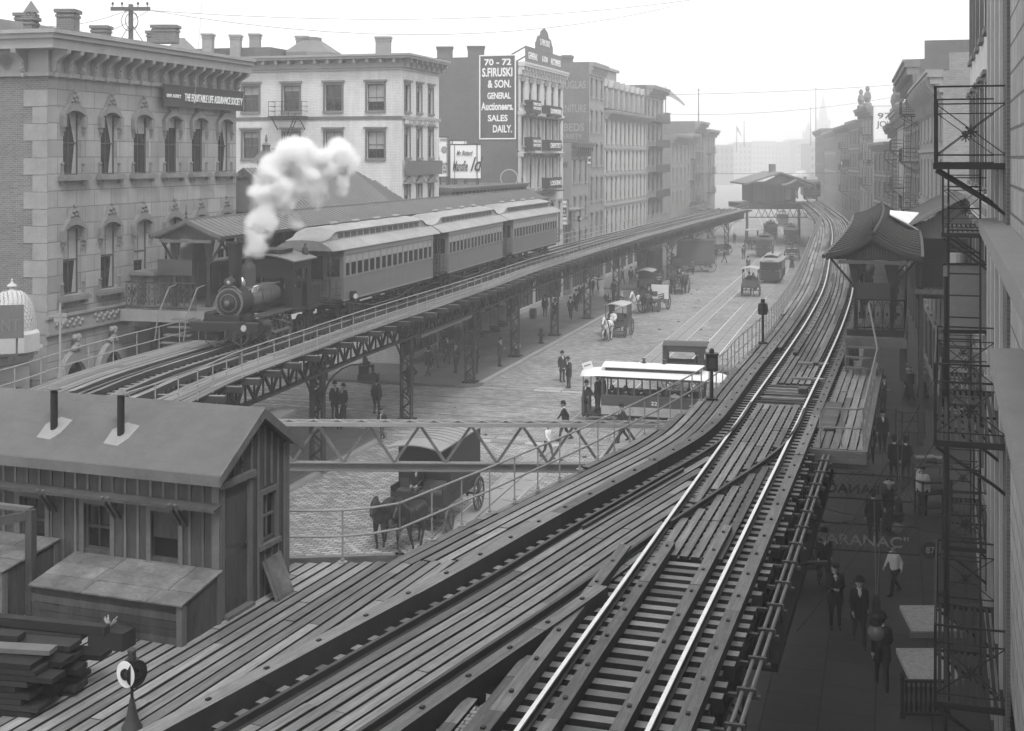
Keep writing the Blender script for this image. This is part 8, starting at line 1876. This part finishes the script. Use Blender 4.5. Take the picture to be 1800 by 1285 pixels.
def wire(label, pts, r=.02, sag=.8):
    n = 14; out = []
    for a_, b_ in zip(pts, pts[1:]):
        a_, b_ = V(a_), V(b_)
        for i in range(n): t = i/n; out.append(a_.lerp(b_, t)-V((0,0,sag*4*t*(1-t))))
    out.append(V(pts[-1])); k = MB(); k.pipe(out, r, 5); o = k.build('wire', MT['iron'], None); tag(o, label, 'wire', 'overhead wires')
wire('upper wire strung from the telegraph pole across the sky', [Q(-60, 18, 70), Q(230, 16, 70), Q(1215, 0, 90)], .014, .9)
wire('second wire just below the upper one across the sky', [Q(-60, 25, 71), Q(262, 18, 70), Q(1180, 12, 90)], .014, 1.6)
wire('long thin wire crossing over the distant avenue to the right roofs', [Q(770, 160, 150), Q(1590, 148, 150)], .02, .8)
wire('lower thin wire crossing over the distant avenue', [Q(1160, 200, 180), Q(1600, 165, 180)], .022, 1.0)
wire('drooping wire above the distant station', [Q(1180, 305, 210), Q(1560, 303, 210)], .035, .1)
for lb, pt_ in PW: wire(lb, pt_, .008, .12)
# ---------------------------------------------------------------- near right building and its surroundings
WX = lambda Y: 1.2+.33*Y
nb, L, a = building('stone_fronted_building', 'nearest building at the far right with fluted pale pilasters and rough stone piers', (WX(-12), -12), (WX(33), 33), 14, 27, [14.0, 18.6], [(13.8, 16.6), (8.8, 11.2), (4.2, 6.6)], 1.2, 'cap', 'rough_stone', right=True, corn=None, shop=True)
Mx = WM[nb.name]; Lx = L
def yx(Y): return (33-Y)*math.hypot(1, .33)
for i in range(4): k = MB(); x = yx(32.7)+i*2.5; k.bb((x, -.12, -.1), (x+.5, -.06, 27)); k.build('pilaster', MT['stone_pale'], nb)
k = MB(); k.bb((yx(33), -.06, -.1), (yx(23.6), -.0, 27)); k.build('pier_wall', MT['brick_dark'], nb)
def ledge(label, Y0, Y1, z, lo, th=.26):
    k = MB(); f = lambda Y, c: (c+.33*Y, Y, z); k.prism([f(Y0, lo), f(Y1, lo), f(Y1, 1.19), f(Y0, 1.19)][::-1], (0, 0, -th)); o = k.build('sill_ledge', MT['sill_slab'], nb, world=True); return o
ledge('', 26.4, 3, 11.78, .7); ledge('', 19.9, 3, 10.1, .7, .3)
b2, L, a = building('light_brick_building', 'tall pale brick building with dark moulded window caps beyond the fluted pilasters', (WX(33)+.02, 33.1), (16.8, 48), 14, 27, 5, [(20.6, 23.2), (16.4, 19.2), (12.2, 15.0), (8.2, 10.8), (4.4, 6.8)], 1.3, 'cap', 'brick_painted', right=True, corn=None, strings=(11.6, 7.6), shop=True)
def big_escape(label, Y0, Y1, zs, dpt=1.28):
    t = thing('fire_escape', label, 'fire escape', (WX((Y0+Y1)/2), (Y0+Y1)/2, 0), math.atan2(1, .33)); Lb = (Y1-Y0)*math.hypot(1, .33)
    # local x runs up the avenue, +y towards the roadway
    for i, z in enumerate(zs):
        k = MB(); n = int(dpt/.125)
        for j in range(n): y = .06+j*.125; k.bb((-Lb/2, y, z), (Lb/2, y+.07, z+.03))
        k.bb((-Lb/2-.03, dpt, z-.07), (Lb/2+.03, dpt+.05, z+.05)); k.bb((-Lb/2-.05, 0, z-.07), (-Lb/2, dpt, z+.05)); k.bb((Lb/2, 0, z-.07), (Lb/2+.05, dpt, z+.05)); k.bb((-.03, 0, z-.05), (.03, dpt, z)); k.build('balcony', MT['iron'], t)
        h_ = 1.48; ends = []
        for nm, a_, b_ in (('outer_railing', V((-Lb/2, dpt+.02, z)), V((Lb/2, dpt+.02, z))), ('end_railing', V((-Lb/2-.02, .05, z)), V((-Lb/2-.02, dpt, z))), ('end_railing', V((Lb/2+.02, .05, z)), V((Lb/2+.02, dpt, z)))):
            k = MB(); 
            for zz, w_ in ((h_, .035), (h_*.78, .025), (.2, .025)): k.bar(a_+V((0,0,zz)), b_+V((0,0,zz)), w_)
            nn = 1 if nm == 'end_railing' else 4
            for j in range(nn+1): q = a_.lerp(b_, j/nn); k.bar(q, q+V((0,0,h_)), .035)
            for j in range(nn):
                p0, p1 = a_.lerp(b_, j/nn), a_.lerp(b_, (j+1)/nn); k.bar(p0+V((0,0,.2)), p1+V((0,0,h_*.78)), .02); k.bar(p1+V((0,0,.2)), p0+V((0,0,h_*.78)), .02); c = (p0+p1)/2+V((0,0,.63))
                u = (p1-p0).normalized()
                for th in range(8): k.bar(c, c+u*(.13*math.cos(th*math.pi/4))+V((0,0,.13*math.sin(th*math.pi/4))), .03)
            k.build(nm, MT['iron'], t)
        for x in (-Lb/2+.05, 0, Lb/2-.05): k = MB(); k.pipe([(x, 0, z-.95), (x, .25, z-.75), (x, dpt, z-.1)], .035, 5); k.build('bracket', MT['iron'], t)
    for z0, z1 in zip(zs[1:], zs):
        k = MB()
        for yy in (.45, 1.05): k.bar((-Lb*.22, yy, z0), (-Lb*.22+.25, yy, z1), .04)
        n = int((z1-z0)/.42)
        for j in range(1, n): f = j/n; k.bar((-Lb*.22+.25*f, .45, z0+(z1-z0)*f), (-Lb*.22+.25*f, 1.05, z0+(z1-z0)*f), .028)
        k.build('ladder', MT['iron'], t)
    return t
big_escape('large dark iron fire escape with star braced railings on the nearest right building', 24.2, 29.6, [12.85, 7.65, 2.75])
big_escape('second dark fire escape just beyond the star braced one, on the pale brick building', 33.6, 38.4, [11.0, 6.6, 2.9], 1.15)
simple('iron_pole', 'tall dark iron pole rising from the shaded pavement before the fire escape', 'pole', G(1662, 1290, .15), [('pole', 'iron', lambda k: (k.tube((0,0,0), (0,0,10.2), .045), k.tube((.12,.3,0), (.12,.3,9.0), .03))), ('insulator_loop', 'rail_paint', lambda k: k.pipe([(-.1, 0, 8.4), (-.16, 0, 7.7), (-.12, 0, 7.0)], .03, 5))])
simple('blank_board', 'large blank weathered board hung beside the fire escape ladder', 'board', Q(1701, 523, 35), [('sheet', 'patch', lambda k: k.box((0,0,0), (1.25, .06, 1.72))), ('rail', 'iron', lambda k: (k.bb((-.68,-.06,.86), (.66,.06,.92)), k.bb((-.68,-.06,-.96), (.66,.06,-.86))))], R(-6))
simple('mission_bell', 'pale turned hanging lamp case beside the blank board', 'lamp case', Q(1683, 465, 35.5), [('case', 'stone_pale', lambda k: k.lathe([(.05, -.25), (.16, -.2), (.1, -.05), (.2, .02), (.2, .3), (.16, .34)], n=12))])
# wire mesh name signs hung over the pavement
def mesh_sign(label, y_px, Y, x0, x1, flip):
    a_, b_ = Q(x0, y_px, Y), Q(x1, y_px+10, Y-.6); z = a_.z; W_ = b_.x-a_.x; t = thing('hanging_sign', label, 'hanging sign', (a_.x, Y, z), math.atan2(b_.y-a_.y, W_), 'wire mesh name signs'); k = MB(); h_ = .62
    for zz in (0, h_): k.bar((0, 0, zz), (W_, 0, zz), .03)
    n = int(W_/.16)
    for i in range(n): x = i*.16; k.bar((x, 0, 0), (min(x+.62, W_), 0, h_), .005); k.bar((x, 0, h_), (min(x+.62, W_), 0, 0), .005)
    for i in range(int(W_/.5)+1): k.bar((i*.5, 0, h_), (i*.5, 0, h_+.05), .03)
    k.build('wire_mesh', MT['iron'], t); text('"SARANAC"', .34, 'patch' if not flip else 'iron_mid', t, (W_/2, -.02, .14), width=W_*.82, flip=flip, bold=.01)
    for x in (.1, W_-.1): k = MB(); k.bar((x, 0, h_), (x, 0, h_+1.2), .02); k.build('hanger', MT['iron'], t)
mesh_sign('nearer of two hanging wire mesh name signs over the dark pavement', 962, 30.5, 1408, 1622, False); mesh_sign('farther hanging wire mesh sign, its name reading backwards', 872, 33.6, 1428, 1610, True)
for px, py, Y, lb in ((1540, 1112, 26, 'large hanging arc lamp globe over the dark pavement, nearest one'), (1580, 928, 31.5, 'hanging arc lamp globe between the two wire mesh signs')):
    p = Q(px, py, Y); t = thing('arc_lamp', lb, 'arc lamp', p, 0, 'arc lamps'); k = MB(); k.sphere((0,0,0), .17, 12); k.build('globe', MT['globe'], t, smooth=True); k = MB(); k.lathe([(.09, .14), (.13, .18), (.12, .3), (.15, .34), (.09, .4), (.09, .62), (.05, .7), (.02, .75)], n=12); k.build('housing', MT['iron'], t)
    k = MB(); k.bar((0,0,.7), (-.04,0,2.6), .012); k.bar((.02,0,.7), (.1,0,2.2), .01); k.build('suspension', MT['iron_light'], t)
# pavement furniture on the right
def cellar(px0, py0, px1, py1, lb):
    a_, b_ = G(px0, py1, .15), G(px1, py0, .15); t = thing('cellar_hatch', lb, 'cellar hatch', a_, 0, 'pale cellar hatches'); k = MB(); k.prism([V((0,0,.01)), V((b_.x-a_.x-.25, .0, .01)), V((b_.x-a_.x, b_.y-a_.y, .01)), V((.25, b_.y-a_.y, .01))], (0,0,.12)); k.build('slab', MT['mottled_slab'], t)
    k = MB(); k.bb((-.1,-.08,.0), (b_.x-a_.x-.1, -.0, .16)); k.build('kerb', MT['stone_dark'], t)
cellar(1606, 1072, 1658, 1120, 'upper mottled pale cellar slab on the dark pavement by the pole'); cellar(1601, 1148, 1658, 1205, 'lower mottled pale cellar slab, partly behind the baluster railing')
t = thing('area_railing', 'dark cast iron baluster railing round the cellar opening at lower right', 'railing', G(1590, 1262, .15)); k = MB()
for zz in (.1, .85): k.bar((0,0,zz), (.95,-.05,zz), .06)
for i in range(9): k.lathe([(.02,.1), (.045,.25), (.02,.45), (.04,.65), (.02,.85)], (.05+i*.11,0,0), 6)
k.build('baluster_panel', MT['iron'], t)
for x in (-.05, 1.0): k = MB(); k.lathe([(.07,0), (.05,.2), (.05,.95), (.08,1.0), (.03,1.1)], (x,0,0), 8); k.build('post', MT['iron'], t)
c = G(1632, 845, .15)
simple('fruit_stall', 'low fruit stall with crates and a small price card against the right wall', 'stall', c, [('counter', 'wood_mid', lambda k: k.bb((-.6,-.4,.6), (.7,.5,.68)))] + [('leg', 'wood_mid', (lambda x, y: lambda k: k.bar((x,y,0), (x,y,.6), .06))(x, y)) for x in (-.5,.6) for y in (-.3,.4)])
for i, (dx, dy) in enumerate(((-.35, 0), (.1, .1), (.45, -.1))): simple('crate', ('left', 'middle', 'right')[i]+' slatted crate on the fruit stall', 'crate', c+V((dx,dy,.68)), [('slats', 'shed_trim', lambda k: [k.bb((-.2,-.2,z), (.2,.2,z+.06)) for z in (.0,.09,.18)]), ('fruit', 'canvas', lambda k: [k.sphere((x,y,.26), .06, 5) for x in (-.12,0,.12) for y in (-.1,.08)])], 0, 'crates on the fruit stall')
s_ = simple('price_card', 'small white price card hung on the front of the fruit stall', 'card', c+V((-.5,-.5,.25)), [('card', 'sign_white', lambda k: k.bb((-.14,0,0), (.14,.02,.34)))]); text('5', .24, 'letter_dark', s_, (0, -.01, .08))
s_ = simple('round_sign', 'round metal sign with a number hanging at the right wall', 'sign', Q(1634, 966, 30), [('disc', 'iron_mid', lambda k: (setattr(k, 'M', Matrix.Rotation(R(90), 4, 'X')), k.lathe([(.2,-.02), (.2,.02), (.17,.03), (.17,.02)], n=20), setattr(k, 'M', None)))]); text('87', .2, 'letter_faded', s_, (0, -.05, -.07))
c = G(1405, 1030, 0)
pcart = simple('pushcart', 'dark two wheeled pushcart with boxes below the plank walkway', 'pushcart', c, [('tray', 'wood_dark', lambda k: (k.bb((-.5,-.8,.75), (.5,.8,.82)), k.bb((-.5,-.8,.82), (-.46,.8,1.1)), k.bb((.46,-.8,.82), (.5,.8,1.1)))), ('box', 'canvas', lambda k: k.bb((-.35,-.6,.82), (.3,-.1,1.15))), ('box', 'canvas', lambda k: k.bb((-.3,.05,.82), (.35,.6,1.05)))], R(-10))
for x in (-.56, .56): put('wheel', WW[.45], pcart, (x, 0, .45), R(90))
# dark goods shelves deep under the stairs
for i, (px, py) in enumerate(((1600, 770), (1640, 905))):
    c = G(px, py, .15); simple('goods_stand', ('shelved street stand in the shade below the station stairs', 'low mesh sided stand beside the round sign')[i], 'stand', c, [('shelf', 'wood_dark', lambda k: [k.bb((-.6,-.35,z), (.6,.35,z+.05)) for z in (.3,.8,1.2)])] + [('upright', 'wood_dark', (lambda x, y: lambda k: k.bar((x,y,0), (x,y,1.3), .06))(x, y)) for x in (-.55,.55) for y in (-.3,.3)], R(10))
STEAM = True
if STEAM:
    bl = [(Q(447, 446, 48.6), .32), (Q(448, 430, 48.6), .38), (Q(451, 410, 48.6), .46), (Q(457, 390, 48.7), .55), (Q(465, 366, 48.8), .66), (Q(474, 345, 49), .7), (Q(485, 318, 49.5), .85), (Q(508, 298, 50), .95), (Q(538, 283, 50.5), 1.0), (Q(568, 274, 51), .85), (Q(594, 264, 51.5), .55), (Q(622, 292, 52), .42), (Q(600, 322, 52), .4), (Q(560, 350, 51.5), .38), (Q(520, 392, 50.5), .34), (Q(548, 320, 51), .6)]
    puffs('steam', 'billowing white steam plume rising over the small locomotive', bl, 13.0, 1.6, 'steam_volume')
puffs('steam', 'small white steam puff over the far train at the distant station', [(Q(1405, 312, 216), 1.0), (Q(1407, 318, 216), .7), (Q(1402, 306, 216), .8)], 5.0, .6, 'far_steam_volume')
# haze: one even body of air
mb = MB(); mb.bb((-402, -32, -1.2), (402, 1252, 66))
hz = mb.build('haze', [], None, kind='stuff')
Mh = bpy.data.materials.new('haze_air'); Mh.use_nodes = True; N = Mh.node_tree.nodes; N.remove(N['Principled BSDF'])
pv = N.new('ShaderNodeVolumePrincipled'); pv.inputs['Color'].default_value = (.97, .97, .97, 1); pv.inputs['Density'].default_value = .0018; pv.inputs['Anisotropy'].default_value = .3
Mh.node_tree.links.new(pv.outputs[0], N['Material Output'].inputs['Volume']); hz.data.materials.append(Mh)
tag(hz, 'pale smoky haze filling the avenue', 'haze')
